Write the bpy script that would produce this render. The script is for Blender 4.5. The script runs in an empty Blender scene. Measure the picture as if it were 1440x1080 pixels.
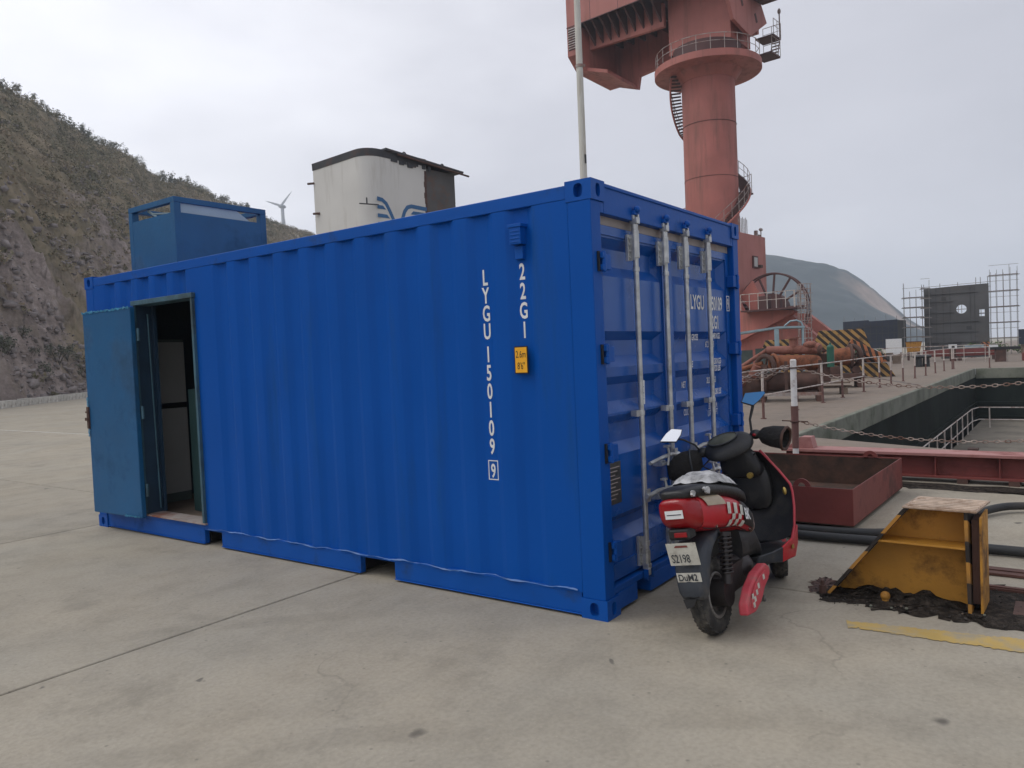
import bpy, math, random
import numpy as np
from mathutils import Vector, Matrix, noise

random.seed(7)
rng = np.random.default_rng(7)
SC = bpy.context.scene
COL = SC.collection
R = math.radians

# ------------------------------------------------------------------ camera
cam_data = bpy.data.cameras.new('camera')
cam = bpy.data.objects.new('camera', cam_data)
COL.objects.link(cam)
rr = Vector((0.58708446, -0.80834975, -0.04361784))
uu = Vector((0.05355415, -0.01498056, 0.99845257))
ff = Vector((0.80775231, 0.58851191, -0.03449563))
cm = Matrix((rr, uu, -ff)).transposed().to_4x4()
cm.translation = (-3.890224, -2.213775, 1.574959)
cam.matrix_world = cm
cam_data.sensor_width = 36
cam_data.lens = 26.992
cam_data.clip_start = 0.05
cam_data.clip_end = 5000
SC.camera = cam

# ------------------------------------------------------------------ sky and sun
SUN_AZ, SUN_EL = 128.0, 52.0          # degrees, azimuth counter-clockwise from +X
world = bpy.data.worlds.new('World')
SC.world = world
world.use_nodes = True
wt = world.node_tree
for n in list(wt.nodes): wt.nodes.remove(n)
def wn(t, **k):
    n = wt.nodes.new(t)
    for a, b in k.items(): setattr(n, a, b)
    return n
wout = wn('ShaderNodeOutputWorld'); wbg = wn('ShaderNodeBackground')
wbg.inputs[1].default_value = 0.1
wsky = wn('ShaderNodeTexSky', sky_type='NISHITA', sun_disc=False)
wsky.sun_elevation = R(SUN_EL); wsky.sun_rotation = R(90 - SUN_AZ)
wsky.dust_density = 3.0
wtc = wn('ShaderNodeTexCoord')
wmap = wn('ShaderNodeMapping'); wmap.inputs['Scale'].default_value = (1.0, 1.0, 2.6)
wnoi = wn('ShaderNodeTexNoise'); wnoi.inputs['Scale'].default_value = 1.9
wnoi.inputs['Detail'].default_value = 7; wnoi.inputs['Roughness'].default_value = 0.5
wdot = wn('ShaderNodeVectorMath', operation='DOT_PRODUCT')
wdot.inputs[1].default_value = (-0.48, 0.80, 0.42)
wmad = wn('ShaderNodeMath', operation='MULTIPLY_ADD')      # dot + cloud noise
wmad.inputs[1].default_value = 0.66
wadd = wn('ShaderNodeMath', operation='ADD')
wramp = wn('ShaderNodeValToRGB')
cr = wramp.color_ramp
cr.elements[0].position = 0.02; cr.elements[0].color = (0.48, 0.49, 0.55, 1)
cr.elements[1].position = 1.0; cr.elements[1].color = (1.40, 1.42, 1.45, 1)
e = cr.elements.new(0.42); e.color = (0.70, 0.705, 0.775, 1)
e = cr.elements.new(0.74); e.color = (1.13, 1.135, 1.20, 1)
wsc = wn('ShaderNodeVectorMath', operation='SCALE'); wsc.inputs['Scale'].default_value = 10.0
wmix = wn('ShaderNodeMixRGB'); wmix.inputs[0].default_value = 0.94
L = wt.links.new
L(wtc.outputs['Generated'], wmap.inputs[0]); L(wmap.outputs[0], wnoi.inputs['Vector'])
L(wtc.outputs['Generated'], wdot.inputs[0])
wmr = wn('ShaderNodeMapRange'); wmr.inputs[1].default_value = -0.9; wmr.inputs[2].default_value = 1.0
wmr.inputs[3].default_value = -0.02; wmr.inputs[4].default_value = 0.80
L(wdot.outputs['Value'], wmr.inputs[0])
wsub = wn('ShaderNodeMath', operation='SUBTRACT'); wsub.inputs[1].default_value = 0.42
L(wnoi.outputs['Fac'], wsub.inputs[0])
L(wsub.outputs[0], wmad.inputs[0]); L(wmr.outputs[0], wmad.inputs[2])
L(wmad.outputs[0], wramp.inputs[0])
L(wramp.outputs[0], wsc.inputs[0])
L(wsky.outputs[0], wmix.inputs[1]); L(wsc.outputs[0], wmix.inputs[2])
L(wmix.outputs[0], wbg.inputs[0]); L(wbg.outputs[0], wout.inputs[0])

sd = bpy.data.lights.new('sun', 'SUN')
sd.energy = 0.8; sd.angle = R(28); sd.color = (1.0, 0.96, 0.90)
sun = bpy.data.objects.new('sun', sd); COL.objects.link(sun)
sv = Vector((math.cos(R(SUN_EL))*math.cos(R(SUN_AZ)), math.cos(R(SUN_EL))*math.sin(R(SUN_AZ)), math.sin(R(SUN_EL))))
sun.rotation_euler = (-sv).to_track_quat('-Z', 'Y').to_euler()
sun.location = (0, 0, 60)

SC.view_settings.view_transform = 'Standard'
SC.view_settings.look = 'None'
SC.view_settings.exposure = 0.07
SC.view_settings.gamma = 1.0
SC.view_settings.use_curve_mapping = False
SC.render.engine = 'CYCLES'
SC.cycles.use_denoising = True
SC.cycles.max_bounces = 8
SC.cycles.volume_bounces = 1

# ------------------------------------------------------------------ materials
def nmat(name):
    m = bpy.data.materials.new(name); m.use_nodes = True
    nt = m.node_tree
    return m, nt, nt.nodes['Principled BSDF'], nt.links.new
def nd(nt, t, **k):
    n = nt.nodes.new(t)
    for a, b in k.items(): setattr(n, a, b)
    return n
def ramp(nt, stops):
    n = nt.nodes.new('ShaderNodeValToRGB'); c = n.color_ramp
    c.elements[0].position, c.elements[0].color = stops[0][0], stops[0][1]
    c.elements[1].position, c.elements[1].color = stops[-1][0], stops[-1][1]
    for p, q in stops[1:-1]:
        e = c.elements.new(p); e.color = q
    return n
def c4(c): return (c[0], c[1], c[2], 1.0)

def pmat(name, col, rough=0.5, metal=0.0, var=0.12, scale=3.0, bump=0.03, bscale=None,
         dirt=None, dirt_amt=0.35, dirt_scale=2.0, streak=False, spec=0.5, rand=0.0):
    """paint / metal / plastic: slow colour drift, dirt or rust patches, fine relief"""
    m, nt, p, l = nmat(name)
    tc = nd(nt, 'ShaderNodeTexCoord')
    n1 = nd(nt, 'ShaderNodeTexNoise'); n1.inputs['Scale'].default_value = scale; n1.inputs['Detail'].default_value = 6
    l(tc.outputs['Object'], n1.inputs['Vector'])
    a = tuple(x*(1-var) for x in col); b = tuple(min(1, x*(1+var)) for x in col)
    r1 = ramp(nt, [(0.3, c4(a)), (0.7, c4(b))]); l(n1.outputs['Fac'], r1.inputs[0])
    out = r1.outputs[0]
    if rand:
        oi = nd(nt, 'ShaderNodeObjectInfo')
        hv = nd(nt, 'ShaderNodeHueSaturation')
        mr = nd(nt, 'ShaderNodeMapRange'); mr.inputs[3].default_value = 1-rand; mr.inputs[4].default_value = 1+rand
        l(oi.outputs['Random'], mr.inputs[0]); l(mr.outputs[0], hv.inputs['Value']); l(out, hv.inputs['Color'])
        out = hv.outputs[0]
    rsock = None
    if dirt:
        n2 = nd(nt, 'ShaderNodeTexNoise'); n2.inputs['Scale'].default_value = dirt_scale; n2.inputs['Detail'].default_value = 9
        n2.inputs['Roughness'].default_value = 0.68
        if streak:
            mp = nd(nt, 'ShaderNodeMapping'); mp.inputs['Scale'].default_value = (3.5, 3.5, 0.35)
            l(tc.outputs['Object'], mp.inputs[0]); l(mp.outputs[0], n2.inputs['Vector'])
        else:
            l(tc.outputs['Object'], n2.inputs['Vector'])
        t = 0.70 - 0.4*dirt_amt
        r2 = ramp(nt, [(max(0, t-0.07), (0, 0, 0, 1)), (min(1, t+0.12), (1, 1, 1, 1))]); l(n2.outputs['Fac'], r2.inputs[0])
        mx = nd(nt, 'ShaderNodeMixRGB'); l(r2.outputs[0], mx.inputs[0]); l(out, mx.inputs[1]); mx.inputs[2].default_value = c4(dirt)
        out = mx.outputs[0]
        mr2 = nd(nt, 'ShaderNodeMapRange'); mr2.inputs[3].default_value = rough; mr2.inputs[4].default_value = min(1, rough+0.4)
        l(r2.outputs[0], mr2.inputs[0]); rsock = mr2.outputs[0]
    l(out, p.inputs['Base Color'])
    if rsock is None:
        mr2 = nd(nt, 'ShaderNodeMapRange'); mr2.inputs[3].default_value = max(0.02, rough-0.08); mr2.inputs[4].default_value = min(1, rough+0.1)
        l(n1.outputs['Fac'], mr2.inputs[0]); rsock = mr2.outputs[0]
    l(rsock, p.inputs['Roughness'])
    p.inputs['Metallic'].default_value = metal
    p.inputs['Specular IOR Level'].default_value = spec
    if bump:
        n3 = nd(nt, 'ShaderNodeTexNoise'); n3.inputs['Scale'].default_value = bscale or scale*9; n3.inputs['Detail'].default_value = 5
        l(tc.outputs['Object'], n3.inputs['Vector'])
        bp = nd(nt, 'ShaderNodeBump'); bp.inputs['Strength'].default_value = bump*4; bp.inputs['Distance'].default_value = 0.02
        l(n3.outputs['Fac'], bp.inputs['Height']); l(bp.outputs[0], p.inputs['Normal'])
    return m

def stripes_mat(name, ca, cb, vec, period, dirt=(0.06, 0.04, 0.03)):
    """flat painted hazard stripes, worn and dirty"""
    m, nt, p, l = nmat(name)
    tc = nd(nt, 'ShaderNodeTexCoord')
    d = nd(nt, 'ShaderNodeVectorMath', operation='DOT_PRODUCT'); d.inputs[1].default_value = vec
    l(tc.outputs['Object'], d.inputs[0])
    mo = nd(nt, 'ShaderNodeMath', operation='PINGPONG'); mo.inputs[1].default_value = period/2
    l(d.outputs['Value'], mo.inputs[0])
    gt = nd(nt, 'ShaderNodeMath', operation='GREATER_THAN'); gt.inputs[1].default_value = period/4
    l(mo.outputs[0], gt.inputs[0])
    mx = nd(nt, 'ShaderNodeMixRGB'); mx.inputs[1].default_value = c4(ca); mx.inputs[2].default_value = c4(cb)
    l(gt.outputs[0], mx.inputs[0])
    n2 = nd(nt, 'ShaderNodeTexNoise'); n2.inputs['Scale'].default_value = 4; n2.inputs['Detail'].default_value = 8
    l(tc.outputs['Object'], n2.inputs['Vector'])
    r2 = ramp(nt, [(0.5, (0, 0, 0, 1)), (0.72, (0.9, 0.9, 0.9, 1))]); l(n2.outputs['Fac'], r2.inputs[0])
    m2 = nd(nt, 'ShaderNodeMixRGB'); l(r2.outputs[0], m2.inputs[0]); l(mx.outputs[0], m2.inputs[1]); m2.inputs[2].default_value = c4(dirt)
    l(m2.outputs[0], p.inputs['Base Color']); p.inputs['Roughness'].default_value = 0.75
    return m

def ground_mat(name, base=(0.332, 0.300, 0.240), rand=0.05, joints=False):
    """weathered concrete: broad tone drift, stains, tyre scuffs, oil spots, pores"""
    m, nt, p, l = nmat(name)
    g = nd(nt, 'ShaderNodeNewGeometry'); pos = g.outputs['Position']
    def noi(s, det=6, ro=0.55, vec=None):
        n = nd(nt, 'ShaderNodeTexNoise'); n.inputs['Scale'].default_value = s; n.inputs['Detail'].default_value = det
        n.inputs['Roughness'].default_value = ro; l(vec or pos, n.inputs['Vector']); return n.outputs['Fac']
    a = noi(0.35, 5); b = noi(2.6, 8, 0.62); c = noi(38, 4); dd = noi(1.1, 9, 0.7)
    r1 = ramp(nt, [(0.3, c4([x*0.91 for x in base])), (0.72, c4([x*1.07 for x in base]))]); l(a, r1.inputs[0])
    # warm / cool drift
    r1b = ramp(nt, [(0.35, (0.98, 0.99, 1.01, 1)), (0.65, (1.02, 1.0, 0.98, 1))]); l(noi(0.8, 4), r1b.inputs[0])
    mu0 = nd(nt, 'ShaderNodeMixRGB', blend_type='MULTIPLY'); mu0.inputs[0].default_value = 1
    l(r1.outputs[0], mu0.inputs[1]); l(r1b.outputs[0], mu0.inputs[2])
    r2 = ramp(nt, [(0.30, (0.84, 0.84, 0.84, 1)), (0.52, (1, 1, 1, 1)), (0.75, (1.07, 1.07, 1.07, 1))]); l(b, r2.inputs[0])
    mu = nd(nt, 'ShaderNodeMixRGB', blend_type='MULTIPLY'); mu.inputs[0].default_value = 1
    l(mu0.outputs[0], mu.inputs[1]); l(r2.outputs[0], mu.inputs[2])
    r3 = ramp(nt, [(0.25, (0.83, 0.83, 0.83, 1)), (0.6, (1.04, 1.04, 1.04, 1))]); l(c, r3.inputs[0])
    mu2 = nd(nt, 'ShaderNodeMixRGB', blend_type='MULTIPLY'); mu2.inputs[0].default_value = 0.8
    l(mu.outputs[0], mu2.inputs[1]); l(r3.outputs[0], mu2.inputs[2])
    # large soft stains
    r4 = ramp(nt, [(0.56, (0, 0, 0, 1)), (0.78, (1, 1, 1, 1))]); l(dd, r4.inputs[0])
    mx = nd(nt, 'ShaderNodeMixRGB'); l(r4.outputs[0], mx.inputs[0]); l(mu2.outputs[0], mx.inputs[1])
    mx.inputs[2].default_value = c4([x*0.55 for x in base])
    # sparse small dark spots (oil, debris)
    vo = nd(nt, 'ShaderNodeTexVoronoi'); vo.inputs['Scale'].default_value = 1.15; vo.inputs['Randomness'].default_value = 1
    wv = nd(nt, 'ShaderNodeTexNoise'); wv.inputs['Scale'].default_value = 5; l(pos, wv.inputs['Vector'])
    wm = nd(nt, 'ShaderNodeMixRGB', blend_type='LINEAR_LIGHT'); wm.inputs[0].default_value = 0.10
    l(pos, wm.inputs[1]); l(wv.outputs['Color'], wm.inputs[2]); l(wm.outputs[0], vo.inputs['Vector'])
    r5 = ramp(nt, [(0.030, (1, 1, 1, 1)), (0.062, (0, 0, 0, 1))]); l(vo.outputs['Distance'], r5.inputs[0])
    mx2 = nd(nt, 'ShaderNodeMixRGB'); mm = nd(nt, 'ShaderNodeMath', operation='MULTIPLY'); mm.inputs[1].default_value = 0.72
    l(r5.outputs[0], mm.inputs[0]); l(mm.outputs[0], mx2.inputs[0]); l(mx.outputs[0], mx2.inputs[1]); mx2.inputs[2].default_value = (0.06, 0.055, 0.05, 1)
    # stretched tyre scuffs
    mp = nd(nt, 'ShaderNodeMapping'); mp.inputs['Rotation'].default_value = (0, 0, 0.9); mp.inputs['Scale'].default_value = (0.25, 2.2, 1)
    l(pos, mp.inputs[0])
    r6 = ramp(nt, [(0.58, (0, 0, 0, 1)), (0.75, (0.4, 0.4, 0.4, 1))]); l(noi(0.9, 7, 0.6, mp.outputs[0]), r6.inputs[0])
    mx3 = nd(nt, 'ShaderNodeMixRGB'); l(r6.outputs[0], mx3.inputs[0]); l(mx2.outputs[0], mx3.inputs[1]); mx3.inputs[2].default_value = c4([x*0.6 for x in base])
    last = mx3.outputs[0]
    def over(mask, col, k):
        nonlocal last
        q = nd(nt, 'ShaderNodeMath', operation='MULTIPLY'); q.inputs[1].default_value = k; l(mask, q.inputs[0])
        x = nd(nt, 'ShaderNodeMixRGB'); l(q.outputs[0], x.inputs[0]); l(last, x.inputs[1]); x.inputs[2].default_value = c4(col); last = x.outputs[0]
    # finer scatter of specks, and light aggregate grains
    for sc_, lo, hi, col, k in ((4.2, 0.045, 0.085, (0.07, 0.065, 0.06), 0.65), (13.0, 0.06, 0.14, (0.10, 0.092, 0.08), 0.45), (47.0, 0.10, 0.22, [x*1.5 for x in base], 0.30)):
        v2 = nd(nt, 'ShaderNodeTexVoronoi'); v2.inputs['Scale'].default_value = sc_; l(wm.outputs[0] if sc_ < 10 else pos, v2.inputs['Vector'])
        r7 = ramp(nt, [(lo, (1, 1, 1, 1)), (hi, (0, 0, 0, 1))]); l(v2.outputs['Distance'], r7.inputs[0])
        gate = nd(nt, 'ShaderNodeMath', operation='GREATER_THAN'); gate.inputs[1].default_value = 0.62; l(v2.outputs['Color'], gate.inputs[0])
        mg = nd(nt, 'ShaderNodeMath', operation='MULTIPLY'); l(r7.outputs[0], mg.inputs[0]); l(gate.outputs[0], mg.inputs[1])
        over(mg.outputs[0], col, k)
    # hairline cracks: cell borders, broken up
    wc = nd(nt, 'ShaderNodeMixRGB', blend_type='LINEAR_LIGHT'); wc.inputs[0].default_value = 0.35
    wn2 = nd(nt, 'ShaderNodeTexNoise'); wn2.inputs['Scale'].default_value = 1.7; wn2.inputs['Detail'].default_value = 6; l(pos, wn2.inputs['Vector'])
    l(pos, wc.inputs[1]); l(wn2.outputs['Color'], wc.inputs[2])
    vc = nd(nt, 'ShaderNodeTexVoronoi', feature='DISTANCE_TO_EDGE'); vc.inputs['Scale'].default_value = 0.36; l(wc.outputs[0], vc.inputs['Vector'])
    rc_ = ramp(nt, [(0.0, (1, 1, 1, 1)), (0.0035, (0, 0, 0, 1))]); l(vc.outputs['Distance'], rc_.inputs[0])
    rg2 = ramp(nt, [(0.50, (0, 0, 0, 1)), (0.60, (1, 1, 1, 1))]); l(noi(0.45, 3), rg2.inputs[0])
    mc = nd(nt, 'ShaderNodeMath', operation='MULTIPLY'); l(rc_.outputs[0], mc.inputs[0]); l(rg2.outputs[0], mc.inputs[1])
    over(mc.outputs[0], (0.11, 0.10, 0.085), 0.30)
    # faint tyre arcs
    for cen, rad, wid in (((-9.0, -6.0, 0.0), 9.6, 0.11), ((-9.0, -6.0, 0.0), 11.2, 0.11), ((14.0, -14.0, 0.0), 19.0, 0.13)):
        dv = nd(nt, 'ShaderNodeVectorMath', operation='DISTANCE'); dv.inputs[1].default_value = cen; l(pos, dv.inputs[0])
        sb = nd(nt, 'ShaderNodeMath', operation='SUBTRACT'); sb.inputs[1].default_value = rad; l(dv.outputs['Value'], sb.inputs[0])
        ab = nd(nt, 'ShaderNodeMath', operation='ABSOLUTE'); l(sb.outputs[0], ab.inputs[0])
        mrk = nd(nt, 'ShaderNodeMapRange'); mrk.inputs[1].default_value = wid*0.55; mrk.inputs[2].default_value = wid; mrk.inputs[3].default_value = 1; mrk.inputs[4].default_value = 0; l(ab.outputs[0], mrk.inputs[0])
        rt_ = ramp(nt, [(0.42, (0, 0, 0, 1)), (0.68, (1, 1, 1, 1))]); l(noi(1.4, 8, 0.7), rt_.inputs[0])
        mt_ = nd(nt, 'ShaderNodeMath', operation='MULTIPLY'); l(mrk.outputs[0], mt_.inputs[0]); l(rt_.outputs[0], mt_.inputs[1])
        over(mt_.outputs[0], [x*0.5 for x in base], 0.40)
    oi = nd(nt, 'ShaderNodeObjectInfo'); hv = nd(nt, 'ShaderNodeHueSaturation')
    mr = nd(nt, 'ShaderNodeMapRange'); mr.inputs[3].default_value = 1-rand; mr.inputs[4].default_value = 1+rand
    l(oi.outputs['Random'], mr.inputs[0]); l(mr.outputs[0], hv.inputs['Value']); l(last, hv.inputs['Color'])
    l(hv.outputs[0], p.inputs['Base Color'])
    p.inputs['Roughness'].default_value = 0.86; p.inputs['Specular IOR Level'].default_value = 0.3
    bp = nd(nt, 'ShaderNodeBump'); bp.inputs['Strength'].default_value = 0.35; bp.inputs['Distance'].default_value = 0.006
    ad = nd(nt, 'ShaderNodeMath', operation='ADD'); l(noi(60, 4), ad.inputs[0]); l(noi(9, 6), ad.inputs[1])
    l(ad.outputs[0], bp.inputs['Height']); l(bp.outputs[0], p.inputs['Normal'])
    return m

M = {}
M['concrete'] = ground_mat('concrete')
M['concrete_far'] = ground_mat('concrete_far', rand=0.0)
M['apron'] = ground_mat('quay_apron', base=(0.225, 0.185, 0.150), rand=0.0)
M['subbase'] = pmat('joint_filler', (0.045, 0.042, 0.038), 0.95, bump=0.05, scale=8)
M['blue'] = pmat('container_blue_paint', (0.0012, 0.074, 0.355), 0.42, var=0.05, scale=1.3, bump=0.010, bscale=26,
                 dirt=(0.006, 0.066, 0.25), dirt_amt=0.16, dirt_scale=1.1, streak=True, spec=0.15)
M['blue_trim'] = pmat('container_blue_trim', (0.003, 0.078, 0.36), 0.42, var=0.06, scale=4, bump=0.012, bscale=40,
                 dirt=(0.02, 0.05, 0.13), dirt_amt=0.18, dirt_scale=3, spec=0.2)
M['door_blue'] = pmat('container_door_blue', (0.003, 0.080, 0.35), 0.27, var=0.06, scale=3, bump=0.004, bscale=30, dirt=(0.012, 0.055, 0.17), dirt_amt=0.12, dirt_scale=2.2, spec=0.5)
M['teal'] = pmat('teal_paint', (0.006, 0.090, 0.225), 0.45, var=0.10, scale=2.2, bump=0.02, dirt=(0.008, 0.06, 0.14), dirt_amt=0.3, dirt_scale=1.5)
M['frame_teal'] = pmat('dull_teal_frame', (0.045, 0.115, 0.16), 0.5, var=0.15, scale=5, dirt=(0.03, 0.05, 0.06), dirt_amt=0.4)
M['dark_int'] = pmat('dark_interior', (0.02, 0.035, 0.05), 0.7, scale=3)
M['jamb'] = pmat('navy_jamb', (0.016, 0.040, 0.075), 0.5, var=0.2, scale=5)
M['louvre'] = pmat('pale_grey_blue_sheet', (0.36, 0.45, 0.52), 0.5, var=0.08, scale=3)
M['cub_green'] = pmat('dark_green_steel', (0.025, 0.06, 0.06), 0.5)
M['film'] = pmat('pale_film', (0.07, 0.16, 0.38), 0.5, var=0.25, scale=14)
M['film_teal'] = pmat('torn_teal_film', (0.04, 0.22, 0.38), 0.4, var=0.3, scale=14)
M['galv'] = pmat('galvanised_steel', (0.52, 0.53, 0.53), 0.42, metal=0.75, var=0.22, scale=16, bump=0.02, dirt=(0.22, 0.20, 0.18), dirt_amt=0.25, dirt_scale=6)
M['rubber'] = pmat('black_rubber', (0.014, 0.014, 0.015), 0.75, scale=10)
M['white_paint'] = pmat('white_paint', (0.72, 0.73, 0.73), 0.6, var=0.08, scale=10)
M['sign_yellow'] = pmat('sign_yellow', (0.86, 0.42, 0.02), 0.5, var=0.06, scale=8)
M['black'] = pmat('black_paint', (0.012, 0.012, 0.013), 0.5)
M['plate_metal'] = pmat('dull_plate', (0.10, 0.10, 0.095), 0.45, metal=0.6, var=0.3, scale=20)
M['cabinet'] = pmat('cabinet_grey', (0.42, 0.42, 0.40), 0.5, var=0.05)
M['crane'] = pmat('crane_red_oxide', (0.375, 0.125, 0.100), 0.62, var=0.16, scale=0.5, bump=0.03, bscale=6,
                  dirt=(0.25, 0.115, 0.095), dirt_amt=0.33, dirt_scale=0.55, streak=True)
M['crane_pink'] = pmat('crane_faded_red', (0.375, 0.140, 0.118), 0.65, var=0.10, scale=0.4, bump=0.02, bscale=5,
                  dirt=(0.32, 0.14, 0.115), dirt_amt=0.3, dirt_scale=0.5, streak=True)
M['crane_dark'] = pmat('crane_dark_red', (0.085, 0.038, 0.036), 0.7, var=0.2, scale=0.7)
M['rail_grey'] = pmat('weathered_rail', (0.33, 0.29, 0.27), 0.6, var=0.2, scale=3, dirt=(0.2, 0.08, 0.05), dirt_amt=0.4)
M['rail_white'] = pmat('rust_streaked_white', (0.55, 0.50, 0.46), 0.65, var=0.15, scale=3, dirt=(0.20, 0.095, 0.07), dirt_amt=0.42, dirt_scale=3)
M['sleeve'] = pmat('rusty_sleeve', (0.15, 0.075, 0.065), 0.75, var=0.2, scale=5, dirt=(0.08, 0.04, 0.035), dirt_amt=0.35)
M['chain'] = pmat('rusty_chain', (0.34, 0.28, 0.24), 0.7, var=0.3, scale=9, dirt=(0.13, 0.06, 0.04), dirt_amt=0.5, dirt_scale=5)
M['white_post'] = pmat('chipped_white_paint', (0.70, 0.69, 0.67), 0.6, var=0.10, scale=4, dirt=(0.16, 0.07, 0.05), dirt_amt=0.30, dirt_scale=5)
M['rust'] = pmat('rust_orange', (0.25, 0.085, 0.038), 0.85, var=0.35, scale=3, bump=0.06, bscale=20, dirt=(0.09, 0.035, 0.02), dirt_amt=0.45, dirt_scale=3)
M['rust_pink'] = pmat('rust_pink_primer', (0.27, 0.11, 0.082), 0.8, var=0.25, scale=3, bump=0.05, dirt=(0.12, 0.045, 0.03), dirt_amt=0.42, dirt_scale=3)
M['rust_dark'] = pmat('dark_rust', (0.085, 0.045, 0.035), 0.85, var=0.35, scale=4, bump=0.06)
M['grit'] = pmat('grey_grit', (0.055, 0.048, 0.042), 0.95, var=0.5, scale=30)
M['rust_brown'] = pmat('worn_rail_steel', (0.085, 0.035, 0.026), 0.7, var=0.3, scale=5)
M['tray_red'] = pmat('oxide_red_tray', (0.185, 0.042, 0.034), 0.6, var=0.14, scale=2.5, bump=0.03, dirt=(0.07, 0.035, 0.028), dirt_amt=0.28, dirt_scale=2.2)
M['tray_inside'] = pmat('rusty_tray_inside', (0.075, 0.034, 0.022), 0.85, var=0.4, scale=3, bump=0.05, dirt=(0.03, 0.022, 0.016), dirt_amt=0.5, dirt_scale=2)
M['beam_red'] = pmat('girder_red', (0.20, 0.045, 0.038), 0.55, var=0.12, scale=1.5, dirt=(0.10, 0.035, 0.03), dirt_amt=0.35, dirt_scale=1.6)
M['beam_top'] = pmat('girder_faded_top', (0.37, 0.17, 0.155), 0.6, var=0.12, scale=2, dirt=(0.2, 0.07, 0.06), dirt_amt=0.3, dirt_scale=2)
M['stop_yellow'] = pmat('ochre_yellow_paint', (0.48, 0.225, 0.028), 0.6, var=0.16, scale=4, bump=0.04, dirt=(0.10, 0.05, 0.022), dirt_amt=0.36, dirt_scale=4)
M['stop_top'] = pmat('worn_tread_plate', (0.42, 0.31, 0.23), 0.6, var=0.2, scale=8, dirt=(0.2, 0.12, 0.07), dirt_amt=0.4, dirt_scale=6)
M['tread'] = pmat('pale_tread_rib', (0.56, 0.44, 0.34), 0.6, var=0.25, scale=14, dirt=(0.3, 0.2, 0.14), dirt_amt=0.35, dirt_scale=9)
M['grime'] = pmat('oily_grime', (0.020, 0.016, 0.013), 0.9, var=0.5, scale=30, bump=0.20, bscale=90, dirt=(0.075, 0.060, 0.048), dirt_amt=0.42, dirt_scale=17, spec=0.2)
M['yellow_line'] = pmat('worn_yellow_line', (0.46, 0.32, 0.10), 0.85, var=0.15, scale=3, bump=0.02, dirt=(0.33, 0.285, 0.20), dirt_amt=0.45, dirt_scale=6)
M['hose'] = pmat('black_hose', (0.018, 0.020, 0.022), 0.6, scale=6, dirt=(0.06, 0.055, 0.05), dirt_amt=0.3)
M['funnel_white'] = pmat('funnel_cream', (0.60, 0.59, 0.56), 0.6, var=0.05, scale=0.6, bump=0.02, dirt=(0.47, 0.45, 0.41), dirt_amt=0.2, dirt_scale=0.8, streak=True)
M['funnel_black'] = pmat('funnel_black', (0.035, 0.037, 0.042), 0.6, var=0.3, scale=2, dirt=(0.10, 0.06, 0.05), dirt_amt=0.3)
M['funnel_grey'] = pmat('funnel_bare_steel', (0.085, 0.080, 0.078), 0.7, var=0.2, scale=1, dirt=(0.15, 0.075, 0.045), dirt_amt=0.35, dirt_scale=0.9)
M['emblem_blue'] = pmat('emblem_blue', (0.03, 0.12, 0.27), 0.6)
M['pole'] = pmat('pale_pole', (0.56, 0.55, 0.50), 0.6, var=0.08, scale=1.2, dirt=(0.38, 0.33, 0.26), dirt_amt=0.25, streak=True)
M['navy'] = pmat('dark_hull_plate', (0.030, 0.038, 0.060), 0.75, var=0.2, scale=0.6)
M['hullgrey'] = pmat('grey_hull_plate', (0.052, 0.054, 0.056), 0.8, var=0.18, scale=0.5, dirt=(0.085, 0.075, 0.065), dirt_amt=0.3, dirt_scale=0.5)
M['bulk'] = pmat('dark_bulkhead', (0.092, 0.092, 0.094), 0.8, var=0.2, scale=0.5, dirt=(0.10, 0.09, 0.082), dirt_amt=0.3, dirt_scale=0.4)
M['scaf'] = pmat('scaffold_steel', (0.20, 0.195, 0.195), 0.7)
M['pale_blue'] = pmat('pale_blue_paint', (0.25, 0.34, 0.38), 0.6, var=0.15, scale=4)
M['green_grey'] = pmat('green_grey_paint', (0.10, 0.13, 0.12), 0.7, var=0.2)
M['dockwall'] = pmat('algae_dark_wall', (0.011, 0.015, 0.013), 0.8, var=0.5, scale=0.6, bump=0.08, bscale=4, dirt=(0.022, 0.028, 0.022), dirt_amt=0.3, dirt_scale=0.7, spec=0.1)
M['coping'] = pmat('mossy_coping', (0.165, 0.170, 0.135), 0.85, var=0.2, scale=0.9, bump=0.05, dirt=(0.09, 0.10, 0.07), dirt_amt=0.42, dirt_scale=1.2)
M['dockfloor'] = pmat('muddy_dock_floor', (0.165, 0.145, 0.115), 0.85, var=0.15, scale=0.6, dirt=(0.10, 0.09, 0.07), dirt_amt=0.4, dirt_scale=0.8)
M['kerb'] = pmat('whitewashed_kerb', (0.52, 0.505, 0.46), 0.85, var=0.12, scale=2, bump=0.06, dirt=(0.28, 0.26, 0.22), dirt_amt=0.35, dirt_scale=3, rand=0.12)
M['turbine'] = pmat('turbine_white', (0.42, 0.44, 0.47), 0.5, var=0.03)
M['sc_red'] = pmat('scooter_red', (0.46, 0.018, 0.028), 0.32, var=0.08, scale=6, bump=0.006, dirt=(0.28, 0.06, 0.055), dirt_amt=0.2, dirt_scale=7)
M['sc_pink'] = pmat('scooter_faded_red', (0.50, 0.055, 0.075), 0.55, var=0.12, scale=9, dirt=(0.33, 0.13, 0.12), dirt_amt=0.3, dirt_scale=9)
M['sc_lens'] = pmat('red_lens', (0.27, 0.006, 0.010), 0.14, var=0.1, scale=8)
M['sc_amber'] = pmat('smoky_lens', (0.36, 0.29, 0.20), 0.2, var=0.2, scale=10)
M['sc_black'] = pmat('scooter_black_plastic', (0.013, 0.014, 0.016), 0.5, var=0.2, scale=8, bump=0.02, dirt=(0.045, 0.042, 0.04), dirt_amt=0.25, dirt_scale=9)
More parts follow.
